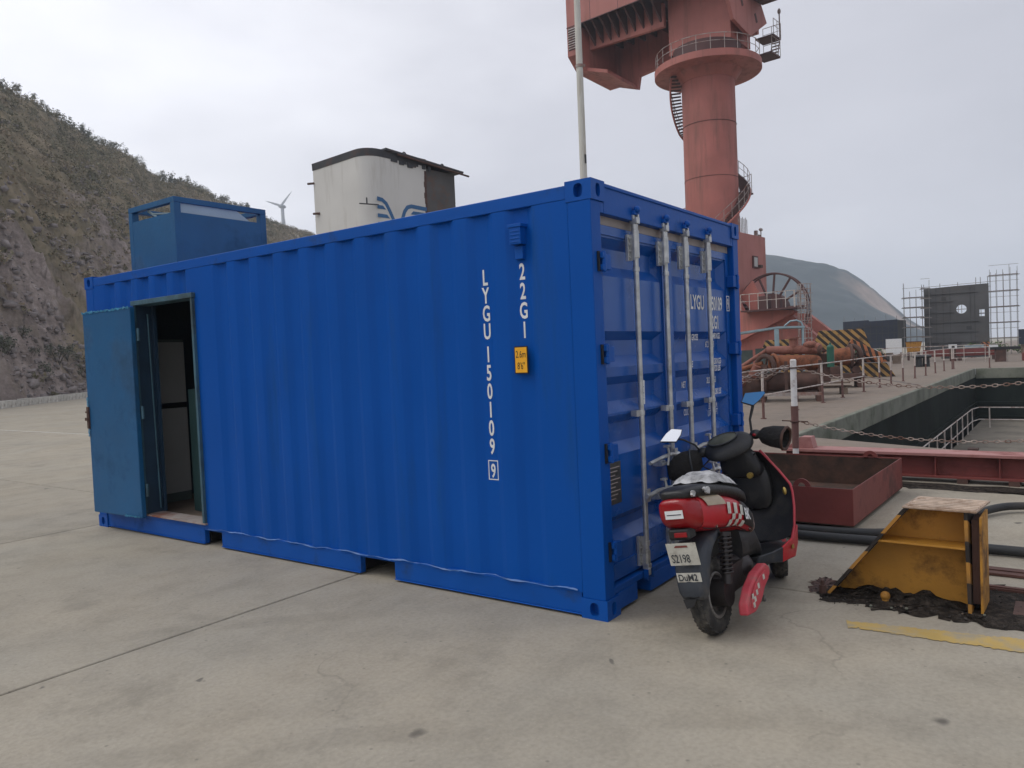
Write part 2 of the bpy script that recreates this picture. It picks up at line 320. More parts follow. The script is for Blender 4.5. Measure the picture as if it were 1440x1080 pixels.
M['sc_fender'] = pmat('scooter_slate_plastic', (0.028, 0.034, 0.044), 0.55, var=0.2, scale=7, dirt=(0.085, 0.08, 0.075), dirt_amt=0.33, dirt_scale=10)
M['sc_tyre'] = pmat('dusty_tyre', (0.028, 0.027, 0.026), 0.85, var=0.3, scale=15, dirt=(0.11, 0.10, 0.085), dirt_amt=0.38, dirt_scale=12)
M['sc_rim'] = pmat('dirty_rim', (0.23, 0.22, 0.205), 0.5, metal=0.5, var=0.3, scale=14, dirt=(0.06, 0.055, 0.05), dirt_amt=0.4, dirt_scale=12)
M['seat'] = pmat('black_vinyl', (0.012, 0.012, 0.013), 0.42, var=0.2, scale=14, bump=0.05, bscale=60)
M['bag'] = pmat('grey_white_bag', (0.46, 0.46, 0.46), 0.5, var=0.35, scale=13, bump=0.08, bscale=30, dirt=(0.18, 0.18, 0.18), dirt_amt=0.42, dirt_scale=14)
M['muff'] = pmat('padded_black_fabric', (0.014, 0.013, 0.013), 0.95, var=0.3, scale=14, bump=0.15, bscale=40)
M['muff_brown'] = pmat('worn_brown_leather', (0.075, 0.038, 0.028), 0.7, var=0.35, scale=14)
M['mirror'] = pmat('mirror_glass', (0.85, 0.87, 0.90), 0.04, metal=1.0, var=0.02, bump=0)
M['mirror_blue'] = pmat('blue_mirror_face', (0.025, 0.17, 0.42), 0.3, var=0.05)  # plain blue colour for the face of the right mirror
M['chrome'] = pmat('chrome', (0.6, 0.6, 0.6), 0.2, metal=1.0, var=0.1)
M['plate_white'] = pmat('number_plate', (0.56, 0.55, 0.49), 0.5, var=0.1, scale=12, dirt=(0.33, 0.31, 0.26), dirt_amt=0.3, dirt_scale=14)
M['brass'] = pmat('brass_lock', (0.5, 0.36, 0.10), 0.35, metal=0.8)
M['spring'] = pmat('oily_spring', (0.04, 0.035, 0.035), 0.4, metal=0.4)
M['glass'] = pmat('instrument_glass', (0.085, 0.088, 0.065), 0.18, var=0.3, scale=14)
M['timber'] = pmat('grey_timber', (0.16, 0.12, 0.09), 0.85, var=0.25, scale=4)
M['hazard'] = stripes_mat('hazard_stripes', (0.40, 0.235, 0.075), (0.024, 0.019, 0.017), (0.75, 0.6, 0.75), 0.27)
M['hazard_orange'] = stripes_mat('hazard_stripes_orange', (0.40, 0.14, 0.055), (0.024, 0.019, 0.017), (0.8, 0.6, 0.8), 0.26)
M['hazard_stop'] = stripes_mat('stop_stripes', (0.42, 0.20, 0.035), (0.020, 0.016, 0.014), (0.0, 0.35, 1.0), 0.24)

# ------------------------------------------------------------------ mesh helpers
class MB:
    def __init__(s): s.v = []; s.f = []; s.m = []
    def add(s, vs, fs, m=0):
        o = len(s.v); s.v += [tuple(x) for x in vs]
        for f in fs: s.f.append(tuple(i+o for i in f)); s.m.append(m)
    def box(s, c, d, rot=None, m=0):
        c = Vector(c); h = Vector(d)/2; vs = []
        for x in (-1, 1):
            for y in (-1, 1):
                for z in (-1, 1):
                    q = Vector((x*h.x, y*h.y, z*h.z))
                    if rot is not None: q = rot @ q
                    vs.append(c+q)
        s.add(vs, [(0, 1, 3, 2), (4, 6, 7, 5), (0, 4, 5, 1), (2, 3, 7, 6), (0, 2, 6, 4), (1, 5, 7, 3)], m)
    def bb(s, a, b, m=0):
        s.box([(a[i]+b[i])/2 for i in range(3)], [abs(b[i]-a[i]) for i in range(3)], None, m)
    def beam(s, p0, p1, w, h, up=(0, 0, 1), m=0):
        p0 = Vector(p0); p1 = Vector(p1); d = (p1-p0); ln = d.length; d.normalize()
        u = Vector(up)
        if abs(d.dot(u)) > 0.98: u = Vector((1, 0, 0))
        x = d.cross(u).normalized(); z = x.cross(d)
        s.box((p0+p1)/2, (w, ln, h), Matrix((x, d, z)).transposed(), m)
    def tube(s, pts, r, n=8, cap=True, m=0):
        pts = [Vector(p) for p in pts]; k = len(pts)
        rs = r if isinstance(r, (list, tuple)) else [r]*k
        vs = []; prev = None
        for i, p in enumerate(pts):
            t = (pts[min(i+1, k-1)]-pts[max(i-1, 0)]).normalized()
            if prev is None:
                a = Vector((0, 0, 1)) if abs(t.z) < 0.9 else Vector((1, 0, 0))
                x = t.cross(a).normalized()
            else:
                x = (prev - t*prev.dot(t)).normalized()
            prev = x; y = t.cross(x)
            for j in range(n):
                a = 2*math.pi*j/n
                vs.append(p + (x*math.cos(a)+y*math.sin(a))*rs[i])
        fs = [(i*n+j, i*n+(j+1) % n, (i+1)*n+(j+1) % n, (i+1)*n+j) for i in range(k-1) for j in range(n)]
        if cap: fs += [tuple(range(n))[::-1], tuple(range((k-1)*n, k*n))]
        s.add(vs, fs, m)
    def cyl(s, p0, p1, r0, r1=None, n=16, cap=True, m=0):
        s.tube([p0, p1], [r0, r0 if r1 is None else r1], n, cap, m)
    def prism(s, poly, vec, m=0):
        vec = Vector(vec); n = len(poly); p = [Vector(q) for q in poly]
        vs = p + [q+vec for q in p]
        s.add(vs, [tuple(range(n))[::-1], tuple(range(n, 2*n))] + [(i, (i+1) % n, n+(i+1) % n, n+i) for i in range(n)], m)
    def ell(s, c, r, nu=14, nv=9, rot=None, m=0):
        c = Vector(c); vs = []
        for i in range(nv+1):
            t = math.pi*i/nv
            for j in range(nu):
                a = 2*math.pi*j/nu
                q = Vector((r[0]*math.sin(t)*math.cos(a), r[1]*math.sin(t)*math.sin(a), r[2]*math.cos(t)))
                if rot is not None: q = rot @ q
                vs.append(c+q)
        s.add(vs, [(i*nu+j, (i+1)*nu+j, (i+1)*nu+(j+1) % nu, i*nu+(j+1) % nu) for i in range(nv) for j in range(nu)], m)
    def loft(s, rings, cap=True, m=0, closed=True):
        n = len(rings[0]); vs = [p for r in rings for p in r]
        jn = n if closed else n-1
        fs = [(i*n+j, i*n+(j+1) % n, (i+1)*n+(j+1) % n, (i+1)*n+j) for i in range(len(rings)-1) for j in range(jn)]
        if cap and closed: fs += [tuple(range(n))[::-1], tuple(range((len(rings)-1)*n, len(rings)*n))]
        s.add(vs, fs, m)
    def torus(s, c, R0, r, ax='y', n=28, k=10, m=0, rot=None, sz=None):
        c = Vector(c); vs = []
        for i in range(n):
            a = 2*math.pi*i/n
            for j in range(k):
                b = 2*math.pi*j/k
                rad = R0 + r*math.cos(b); w = (sz or r)*math.sin(b)
                q = {'y': Vector((rad*math.cos(a), w, rad*math.sin(a))), 'x': Vector((w, rad*math.cos(a), rad*math.sin(a))),
                     'z': Vector((rad*math.cos(a), rad*math.sin(a), w))}[ax]
                if rot is not None: q = rot @ q
                vs.append(c+q)
        s.add(vs, [(i*k+j, ((i+1) % n)*k+j, ((i+1) % n)*k+(j+1) % k, i*k+(j+1) % k) for i in range(n) for j in range(k)], m)
    def mesh(s, name, mats, smooth=None):
        me = bpy.data.meshes.new(name)
        me.from_pydata(s.v, [], s.f)
        for mm in (mats if isinstance(mats, (list, tuple)) else [mats]):
            me.materials.append(M[mm] if isinstance(mm, str) else mm)
        if any(s.m): me.polygons.foreach_set('material_index', s.m)
        import bmesh
        bm = bmesh.new(); bm.from_mesh(me); bmesh.ops.recalc_face_normals(bm, faces=bm.faces); bm.to_mesh(me); bm.free()
        if smooth is not None:
            me.shade_smooth()
            if smooth < 179: me.set_sharp_from_angle(angle=R(smooth))
        me.update()
        return me
    def build(s, name, mats, parent=None, smooth=None, bevel=0, sub=0, loc=None):
        o = bpy.data.objects.new(name, s.mesh(name, mats, smooth))
        COL.objects.link(o)
        if parent is not None: o.parent = parent
        if loc is not None: o.location = loc
        if sub:
            md = o.modifiers.new('sub', 'SUBSURF'); md.levels = md.render_levels = sub
        if bevel:
            md = o.modifiers.new('bev', 'BEVEL'); md.width = bevel; md.segments = 2; md.limit_method = 'ANGLE'; md.angle_limit = R(35)
        return o

def tag(o, label=None, cat=None, group=None, kind=None):
    for k, v in (('label', label), ('category', cat), ('group', group), ('kind', kind)):
        if v: o[k] = v
    return o
def thing(name, label, cat, loc=(0, 0, 0), rotz=0, group=None, rot=None):
    o = bpy.data.objects.new(name, None); COL.objects.link(o)
    o.empty_display_size = 0.1
    o.location = loc; o.rotation_euler = rot or (0, 0, rotz)
    return tag(o, label, cat, group)
def inst(name, me, parent=None, loc=(0, 0, 0), rot=(0, 0, 0), scale=(1, 1, 1)):
    o = bpy.data.objects.new(name, me); COL.objects.link(o)
    if parent is not None: o.parent = parent
    o.location = loc; o.rotation_euler = rot; o.scale = scale
    return o
def copy_tree(o, parent=None):
    c = o.copy(); COL.objects.link(c); c.parent = parent
    for ch in o.children: copy_tree(ch, c)
    return c
def np_mesh(name, V, F, mat, smooth=False):
    me = bpy.data.meshes.new(name)
    V = np.asarray(V, np.float32); F = np.asarray(F, np.int32); k = F.shape[1]
    me.vertices.add(len(V)); me.vertices.foreach_set('co', V.ravel())
    me.loops.add(F.size); me.loops.foreach_set('vertex_index', F.ravel())
    me.polygons.add(len(F)); me.polygons.foreach_set('loop_start', np.arange(0, F.size, k, dtype=np.int32))
    me.polygons.foreach_set('loop_total', np.full(len(F), k, np.int32))
    me.materials.append(mat); me.update(calc_edges=True)
    if smooth: me.shade_smooth()
    return me
def text(name, s, h, mat, parent, org, right, up, xs=0.62, bold=0.0, align='LEFT', lift=0.002, shear=0.0):
    """flat printed lettering: a mesh a couple of millimetres proud of its surface; h = capital height"""
    cu = bpy.data.curves.new(name, 'FONT'); cu.body = s; cu.size = h/0.70; cu.align_x = align
    cu.offset = bold*h; cu.resolution_u = 3; cu.shear = shear
    t = bpy.data.objects.new(name+'_tmp', cu); COL.objects.link(t)
    dg = bpy.context.evaluated_depsgraph_get(); dg.update()
    me = bpy.data.meshes.new_from_object(t.evaluated_get(dg)); me.name = name
    bpy.data.objects.remove(t); bpy.data.curves.remove(cu)
    rgt = Vector(right).normalized(); upv = Vector(up).normalized(); nrm = rgt.cross(upv)
    mt = Matrix((rgt*xs, upv, nrm)).transposed().to_4x4(); mt.translation = Vector(org)+nrm*lift
    me.transform(mt); me.materials.clear(); me.materials.append(M[mat])
    o = bpy.data.objects.new(name, me); COL.objects.link(o); o.parent = parent
    return o
def plate_hole(mb, org, u, v, n, w, h, hw, hh, depth, m=0, N=28):
    """flat plate w x h centred at org with an oval hole and a closed pocket behind it"""
    org = Vector(org); u = Vector(u); v = Vector(v); n = Vector(n)
    o, i, b = [], [], []
    for k in range(N):
        a = 2*math.pi*k/N; ca, sa = math.cos(a), math.sin(a)
        sc = min((w/2)/abs(ca) if abs(ca) > 1e-6 else 9, (h/2)/abs(sa) if abs(sa) > 1e-6 else 9)
        o.append(org+u*ca*sc+v*sa*sc)
        q = org+u*(hw*math.copysign(abs(ca)**0.75, ca))+v*(hh*math.copysign(abs(sa)**0.75, sa))
        i.append(q); b.append(q-n*depth)
    for sx in (-1, 1):
        for sy in (-1, 1):
            cpt = org+u*(sx*w/2)+v*(sy*h/2)
            k = min(range(N), key=lambda q: (o[q]-cpt).length); o[k] = cpt
    vs = o+i+b
    fs = [(k, (k+1) % N, N+(k+1) % N, N+k) for k in range(N)] + [(N+k, N+(k+1) % N, 2*N+(k+1) % N, 2*N+k) for k in range(N)]
    fs.append(tuple(range(2*N, 3*N)))
    mb.add(vs, fs, m)
# ================================================================== THE SETTING
def sheet(name, polys, z, mat, parent=None):
    mb = MB()
    for p in polys: mb.add([(x, y, z) for x, y in p], [tuple(range(len(p)))])
    return mb.build(name, mat, parent)

# concrete yard: slabs with recessed joints near the camera, one sheet beyond
ground = sheet('ground', [
    [(-900, -900), (-13.9, -900), (-13.9, 1200), (-900, 1200)],
    [(-13.9, 30.014), (6.1, 30.014), (6.1, 1200), (-13.9, 1200)],
    [(-13.9, -900), (6.1, -900), (6.1, -7.86), (-13.9, -7.86)],
    [(6.1, 13), (1500, 13), (1500, 1200), (6.1, 1200)]], 0.0, 'concrete_far')
quay = sheet('quay_apron', [
    [(6.1, 1.7), (9.75, 1.7), (9.75, 13), (6.1, 13)],
    [(6.1, -900), (7.6, -900), (7.6, -25), (8.0, -1.9), (9.75, 1.7), (6.1, 1.7)],
    [(9.75, 1.7), (1500, 1.7), (1500, 13), (9.75, 13)],
    [(41.0, -900), (1500, -900), (1500, 1.7), (41.0, 1.7)],
    [(7.6, -900), (41.0, -900), (41.0, -25), (7.6, -25)]], 0.0, 'apron'); quay['kind'] = 'structure'
ground['kind'] = 'structure'
sub = sheet('slab_bed', [[(-13.9, -7.86), (6.1, -7.86), (6.1, 30.014), (-13.9, 30.014)]], -0.035, 'subbase', ground)
def slab_mesh(w, d):
    mb = MB(); c = 0.006; g = 0.009
    x, y = w/2-g, d/2-g
    r0 = [(-x, -y, -0.12), (x, -y, -0.12), (x, y, -0.12), (-x, y, -0.12)]
    r1 = [(-x, -y, -0.005), (x, -y, -0.005), (x, y, -0.005), (-x, y, -0.005)]
    r2 = [(-x+c, -y+c, 0), (x-c, -y+c, 0), (x-c, y-c, 0), (-x+c, y-c, 0)]
    mb.loft([r0, r1, r2])
    return mb.mesh('concrete_slab', 'concrete')
sm = slab_mesh(5.0, 3.982)
sm2 = slab_mesh(5.0, 5.0)
for i in range(4):
    for j in range(7):
        inst('concrete_slab', sm, ground, (-11.4+5*i, 2.14+3.982*(j+0.5), 0))
    for j in range(2):
        inst('concrete_slab', sm2, ground, (-11.4+5*i, 2.14-5.0*(j+0.5), 0))

# worn yellow line on the slabs
def ragged(pts_a, pts_b, n, amp, z, seed):
    rg = np.random.default_rng(seed); A, B = [], []
    pa, pb = np.array(pts_a, float), np.array(pts_b, float)
    for k in range(n+1):
        t = k/n*(len(pa)-1); i = min(int(t), len(pa)-2); q = t-i
        a = pa[i]*(1-q)+pa[i+1]*q + np.array((rg.normal(0, amp), 0)); b = pb[i]*(1-q)+pb[i+1]*q + np.array((rg.normal(0, amp), 0))
        A.append((a[0], a[1], z)); B.append((b[0], b[1], z))
    mb = MB(); mb.loft([A, B], cap=False, closed=False); return mb
yl = ragged([(0.665, -1.16), (0.80, -2.0), (0.95, -5)], [(0.565, -1.20), (0.60, -2.0), (0.78, -5)], 140, 0.007, 0.004, 3).build('yellow_line', 'yellow_line', ground)

# dry dock: walls, floor, coping
pit = MB()
edge = [(7.6, -25.0), (8.0, -1.9), (9.75, 1.7), (41.0, 1.7), (41.0, -25.0)]
dock = MB()
for a, b in zip(edge[:-1], edge[1:]):
    dock.add([(a[0], a[1], -0.30), (b[0], b[1], -0.30), (b[0], b[1], -5.6), (a[0], a[1], -5.6)], [(0, 1, 2, 3)])
dock_wall = dock.build('dock_wall', 'dockwall'); dock_wall['kind'] = 'structure'
# horizontal ledges and pipes on the dock side wall
led = MB()
for z, w, t in ((-1.65, 0.10, 0.14), (-2.35, 0.08, 0.1)):
    led.bb((10.2, 1.7-w, z-t), (40.9, 1.7, z)); led.bb((41.0-w, -20, z-t), (41.0, 1.55, z))
led.build('wall_ledge', 'dockwall', dock_wall, bevel=0.01)
cop = MB()
cop.bb((9.75, 1.66, -0.44), (41.0, 1.80, 0.010)); cop_o = cop.build('coping', 'coping', dock_wall, bevel=0.025)
cop = MB(); cop.bb((40.95, -25, -0.50), (41.12, 1.655, 0.010)); cop.build('coping', 'coping', dock_wall, bevel=0.025)
df = MB()
df.bb((7, -25, -5.7), (42, 1.69, -5.55), m=0)
df.bb((20.5, -25, -5.5), (40.7, 1.38, -2.5), m=0)
dfo = df.build('dock_floor', 'dockfloor', bevel=0.03); dfo['kind'] = 'structure'

# -- near hillside: scrub and rock above the kerb
base_ridge = [((1.3, 32.6), (11.5, 101.6, 36.6)), ((5.2, 36.9), (22.8, 112.7, 41.0)), ((9.7, 41.8), (35.0, 123.9, 44.4)), ((15.9, 48.7), (50.5, 137.6, 48.5)), ((20.3, 53.5), (59.8, 144.6, 48.4)), ((23.9, 57.5), (67.1, 150.1, 47.9)), ((29.7, 63.9), (77.7, 158.2, 47.9)), ((37.5, 72.4), (89.2, 165.7, 47.1)), ((48.6, 84.6), (102.1, 173.2, 46.8)), ((65.7, 103.4), (117.1, 181.5, 47.5)), ((71.0, 104.0), (131.6, 189.8, 47.4)), ((86.5, 117.5), (146.8, 197.3, 46.7)), ((110.4, 134.3), (169.4, 204.8, 46.1)), ((136.9, 144.0), (197.3, 206.7, 43.4)), ((158.6, 134.0), (226.0, 190.5, 30.8))]
base_ridge = [((-75.0, -40.0), (-140.0, 20.0, 20.0)), ((-30.0, 8.0), (-45.0, 80.0, 30.0))] + base_ridge
seg = [0.0]
for a, b in zip(base_ridge[:-1], base_ridge[1:]):
    seg.append(seg[-1] + math.dist(a[0], b[0])*0.5 + math.dist(a[1][:2], b[1][:2])*0.5)
seg = np.array(seg)
BX = np.array([b[0] for b in base_ridge]); RX = np.array([b[1] for b in base_ridge])
def hill_pt(s, u):
    s = min(max(s, 0), seg[-1])
    bx = np.interp(s, seg, BX[:, 0]); by = np.interp(s, seg, BX[:, 1])
    rx = np.interp(s, seg, RX[:, 0]); ry = np.interp(s, seg, RX[:, 1]); rz = np.interp(s, seg, RX[:, 2])
    x = bx+(rx-bx)*u; y = by+(ry-by)*u
    if u <= 1: g = u*(1.32-0.32*u)
    else: g = 1-(u-1)*0.35-0.8*(u-1)**2
    z = rz*g
    fade = min(1, max(0, u)*9)
    p = Vector((x, y, 0))
    # gullies running down the slope, rock knobs, fine breaks
    n1 = noise.fractal(Vector((s*0.055, u*1.1, 3.1)), 1.0, 2.0, 4)
    n2 = noise.fractal(p*0.13+Vector((9, 2, 0)), 0.9, 2.1, 5)
    rk = abs(noise.fractal(p*0.33+Vector((1, 7, 2)), 0.8, 2.2, 4))
    low = max(0, 1-u/0.55)
    amp = 1.0 if u < 0.85 else max(0.35, 1-(u-0.85)*4)
    rk2 = abs(noise.fractal(p*0.8+Vector((4, 1, 6)), 0.7, 2.1, 4))
    z += fade*(amp*(2.3*n1+1.8*n2) + low*(2.6*rk+1.7*rk2) + 0.6*rk)
    return Vector((x, y, z-0.06 if u < 0.004 else z))
NS, NU = 420, 210
S = np.linspace(0, seg[-1], NS); U = np.linspace(0, 1.55, NU)
V = [hill_pt(s, u) for s in S for u in U]
HV = np.array(V)
idx = np.arange(NS*NU).reshape(NS, NU)
F = np.stack([idx[:-1, :-1], idx[1:, :-1], idx[1:, 1:], idx[:-1, 1:]], -1).reshape(-1, 4)
m, nt, p, l = nmat('hillside_ground')
g = nd(nt, 'ShaderNodeNewGeometry')
def hn(s, det=6, ro=0.6, sc=None):
    n = nd(nt, 'ShaderNodeTexNoise'); n.inputs['Scale'].default_value = s; n.inputs['Detail'].default_value = det; n.inputs['Roughness'].default_value = ro
    if sc:
        mp = nd(nt, 'ShaderNodeMapping'); mp.inputs['Scale'].default_value = sc; l(g.outputs['Position'], mp.inputs[0]); l(mp.outputs[0], n.inputs['Vector'])
    else: l(g.outputs['Position'], n.inputs['Vector'])
    return n.outputs['Fac']
rock = ramp(nt, [(0.30, (0.085, 0.068, 0.06, 1)), (0.45, (0.22, 0.18, 0.16, 1)), (0.56, (0.32, 0.265, 0.24, 1)), (0.72, (0.50, 0.43, 0.395, 1))])
l(hn(0.42, 12, 0.78, (1.0, 1.0, 1.6)), rock.inputs[0])
soil = ramp(nt, [(0.3, (0.10, 0.088, 0.062, 1)), (0.48, (0.20, 0.165, 0.105, 1)), (0.6, (0.28, 0.225, 0.15, 1)), (0.75, (0.40, 0.33, 0.235, 1))])
l(hn(0.25, 10, 0.7), soil.inputs[0])
sel = ramp(nt, [(0.43, (0, 0, 0, 1)), (0.55, (1, 1, 1, 1))])
sx = nd(nt, 'ShaderNodeSeparateXYZ'); l(g.outputs['Position'], sx.inputs[0])
hz = nd(nt, 'ShaderNodeMapRange'); hz.inputs[1].default_value = 0; hz.inputs[2].default_value = 30; hz.inputs[3].default_value = -0.12; hz.inputs[4].default_value = 0.16
l(sx.outputs['Z'], hz.inputs[0])
ad = nd(nt, 'ShaderNodeMath', operation='ADD'); l(hn(0.085, 6, 0.6), ad.inputs[0]); l(hz.outputs[0], ad.inputs[1]); l(ad.outputs[0], sel.inputs[0])
mx = nd(nt, 'ShaderNodeMixRGB'); l(sel.outputs[0], mx.inputs[0]); l(rock.outputs[0], mx.inputs[1]); l(soil.outputs[0], mx.inputs[2])
l(mx.outputs[0], p.inputs['Base Color']); p.inputs['Roughness'].default_value = 0.95; p.inputs['Specular IOR Level'].default_value = 0.15
bp = nd(nt, 'ShaderNodeBump'); bp.inputs['Strength'].default_value = 0.65; bp.inputs['Distance'].default_value = 0.8
l(hn(0.9, 12, 0.78), bp.inputs['Height']); l(bp.outputs[0], p.inputs['Normal'])
hill = bpy.data.objects.new('hillside', np_mesh('hillside', HV, F, m, True)); COL.objects.link(hill); hill['kind'] = 'structure'

def leaf_mat(name, stops):
    m, nt, p, l = nmat(name)
    g = nd(nt, 'ShaderNodeNewGeometry'); oi = nd(nt, 'ShaderNodeObjectInfo')
    n = nd(nt, 'ShaderNodeTexNoise'); n.inputs['Scale'].default_value = 0.16; n.inputs['Detail'].default_value = 4; l(g.outputs['Position'], n.inputs['Vector'])
    a = nd(nt, 'ShaderNodeMath', operation='MULTIPLY_ADD'); a.inputs[1].default_value = 0.34; l(g.outputs['Random Per Island'], a.inputs[0]); 
    s2 = nd(nt, 'ShaderNodeMapRange'); s2.inputs[1].default_value = 0.3; s2.inputs[2].default_value = 0.7; s2.inputs[3].default_value = 0; s2.inputs[4].default_value = 0.66
    l(n.outputs['Fac'], s2.inputs[0]); l(s2.outputs[0], a.inputs[2])
    r = ramp(nt, stops); l(a.outputs[0], r.inputs[0]); l(r.outputs[0], p.inputs['Base Color'])
    p.inputs['Roughness'].default_value = 0.8; p.inputs['Specular IOR Level'].default_value = 0.15
    return m
M['scrub'] = leaf_mat('dry_scrub', [(0.0, (0.085, 0.078, 0.062, 1)), (0.25, (0.13, 0.126, 0.080, 1)), (0.5, (0.20, 0.180, 0.115, 1)), (0.72, (0.27, 0.215, 0.150, 1)), (1.0, (0.36, 0.29, 0.22, 1))])
M['shrub'] = leaf_mat('shrub_leaves', [(0.0, (0.085, 0.088, 0.074, 1)), (0.45, (0.13, 0.137, 0.10, 1)), (0.8, (0.18, 0.172, 0.13, 1)), (1.0, (0.26, 0.235, 0.18, 1))])
M['twig'] = pmat('grey_twigs', (0.085, 0.072, 0.06), 0.9, var=0.2)

def leaf_quads(centres, radii, per, size, rg, flat=1.0):
    """many small randomly turned quads filling clumps"""
    n = len(centres)*per
    c = np.repeat(np.asarray(centres), per, 0); r = np.repeat(np.asarray(radii), per, 0)
    d = rg.normal(size=(n, 3)); d /= np.linalg.norm(d, axis=1)[:, None]
    rad = rg.random(n)**0.45
    c = c + d*rad[:, None]*r
    a = rg.normal(size=(n, 3)); a /= np.linalg.norm(a, axis=1)[:, None]
    b = np.cross(a, rg.normal(size=(n, 3))); b /= np.linalg.norm(b, axis=1)[:, None]
    sz = size*(0.5+rg.random(n))[:, None]
    a = a*sz; b = b*sz*0.6
    V = np.stack([c-a, c-b*0.9, c+a, c+b], 1).reshape(-1, 3)
    return V, np.arange(n*4).reshape(-1, 4)
cent, rad = [], []
rg = np.random.default_rng(11)
while len(cent) < 11000:
    s = rg.uniform(seg[1]*0.5, seg[-1]); u = rg.random()**0.85*1.06
    q = hill_pt(s, u)
    cover = noise.fractal(Vector((q.x, q.y, 0))*0.05+Vector((3, 3, 3)), 0.9, 2.0, 4)
    if rg.random() > (0.16 + 0.95*min(1, u*1.25) + 0.55*cover if u > 0.10 else 0.10): continue
    dist = math.hypot(q.x+3.9, q.y+2.2)
    w = rg.uniform(0.35, 1.0)**1.3*1.5*(1.0 if u > 0.3 else 0.6)
    cent.append((q.x, q.y, q.z+w*0.28)); rad.append((w, w, w*0.62))
V, F = leaf_quads(cent, rad, 34, 0.14, rg)
scrub = bpy.data.objects.new('scrub', np_mesh('scrub', V, F, M['scrub'])); COL.objects.link(scrub); scrub['kind'] = 'stuff'
tag(scrub, 'dry brown and olive scrub covering the hillside')

# shrubs one can tell apart along the ridge and at the foot of the slope
def shrub_variant(k, spiky=False):
    rg = np.random.default_rng(100+k)
    cs = rg.normal(size=(9, 3))*np.array([0.5, 0.5, 0.28]) + np.array([0, 0, 0.85])
    if spiky: cs = rg.normal(size=(8, 3))*np.array([0.22, 0.22, 0.5]) + np.array([0, 0, 1.0])
    rs = np.repeat(rg.uniform(0.28, 0.55, 9 if not spiky else 8)[:, None], 3, 1)
    V, F = leaf_quads(cs, rs*1.1, 34, 0.10, rg)
    crown = np_mesh('crown', V, F, M['shrub'])
    mb = MB()
    for q in cs[:5]: mb.tube([(0, 0, -0.5), (q[0]*0.4, q[1]*0.4, 0.35), tuple(q)], [0.06, 0.04, 0.015], 5)
    return crown, mb.mesh('stem', 'twig')
variants = [shrub_variant(k, k == 3) for k in range(4)]
rg = np.random.default_rng(21)
def shrub(s, u, sc, k, label, group):
    q = hill_pt(s, u)
    t = thing('shrub', label, 'shrub', (q.x, q.y, q.z-0.05), rg.uniform(0, 6.3), group)
    t.scale = (sc, sc, sc*rg.uniform(0.8, 1.1))
    inst('crown', variants[k][0], t); inst('stem', variants[k][1], t)
for k in range(78):
    s = seg[4] + (seg[13]-seg[4])*(k+rg.uniform(-0.4, 0.4))/78
    shrub(s, rg.uniform(0.97, 1.02), rg.uniform(0.7, 1.5), rg.choice([0, 1, 2, 3], p=[0.25, 0.25, 0.2, 0.3]),
          'dark straggly shrub on the skyline of the left hill', 'shrubs along the ridge of the left hill')
for k in range(16):
    s = seg[4] + (seg[8]-seg[4])*(k+rg.uniform(-0.4, 0.4))/16
    shrub(s, rg.uniform(0.02, 0.07), rg.uniform(0.5, 1.0), rg.integers(0, 3),
          'low olive bush at the foot of the hill behind the white kerb', 'bushes behind the white kerb')

# broken rock on the quarried foot of the slope
cube = np.array([(-1, -1, -1), (1, -1, -1), (1, 1, -1), (-1, 1, -1), (-1, -1, 1), (1, -1, 1), (1, 1, 1), (-1, 1, 1)], float)
cf = np.array([(0, 3, 2, 1), (4, 5, 6, 7), (0, 1, 5, 4), (1, 2, 6, 5), (2, 3, 7, 6), (3, 0, 4, 7)])
rv, rf = [], []
rg = np.random.default_rng(77)
k = 0
while k < 4200:
    s = rg.uniform(seg[2], seg[10]); u = rg.random()**1.5*0.62
    q = hill_pt(s, u)
    if noise.fractal(Vector((q.x, q.y, 0))*0.07+Vector((1, 8, 3)), 0.9, 2.0, 4) < 0.0+0.6*u*rg.random(): continue
    w = 0.05+0.22*rg.random()**4.0
    p_ = cube*np.array([w*rg.uniform(0.7, 1.6), w*rg.uniform(0.6, 1.1), w*rg.uniform(0.4, 0.9)])*(0.65+0.7*rg.random((8, 1)))
    p_ += rg.normal(0, w*0.18, (8, 3))
    a_, b_ = rg.uniform(0, 6.28), rg.normal(0, 0.5)
    Rm = np.array(Matrix.Rotation(a_, 3, 'Z') @ Matrix.Rotation(b_, 3, 'X'))
    rv.append(p_ @ Rm.T+np.array((q.x, q.y, q.z+w*0.15))); rf.append(cf+8*k); k += 1
M['rock'] = pmat('broken_rock', (0.27, 0.235, 0.225), 0.95, var=0.45, scale=0.5, bump=0.1, bscale=3, dirt=(0.13, 0.115, 0.11), dirt_amt=0.4, dirt_scale=0.5)
rk_o = bpy.data.objects.new('loose_rock', np_mesh('loose_rock', np.concatenate(rv), np.concatenate(rf), M['rock'])); COL.objects.link(rk_o); rk_o['kind'] = 'stuff'
tag(rk_o, 'broken grey rock on the quarried foot of the left hill')

# whitewashed kerb along the foot of the hill
kw = tag(thing('kerb_wall', 'low whitewashed kerb of rough blocks at the foot of the left hill', 'kerb', (13.39, 44.8, 0), math.atan2(0.74, 0.673)))
rg = np.random.default_rng(5)
x = -26.0
while x < 60:
    w = rg.uniform(0.9, 1.5)
    mb = MB(); hh = rg.uniform(0.36, 0.43)
    mb.bb((0, -0.02, 0), (w-0.045, 0.38, hh))
    inst('kerb_block', mb.mesh('kerb_block', 'kerb'), kw, (x, rg.uniform(-0.02, 0.02), 0), (rg.uniform(-0.02, 0.02), 0, rg.uniform(-0.01, 0.01)))
    x += w

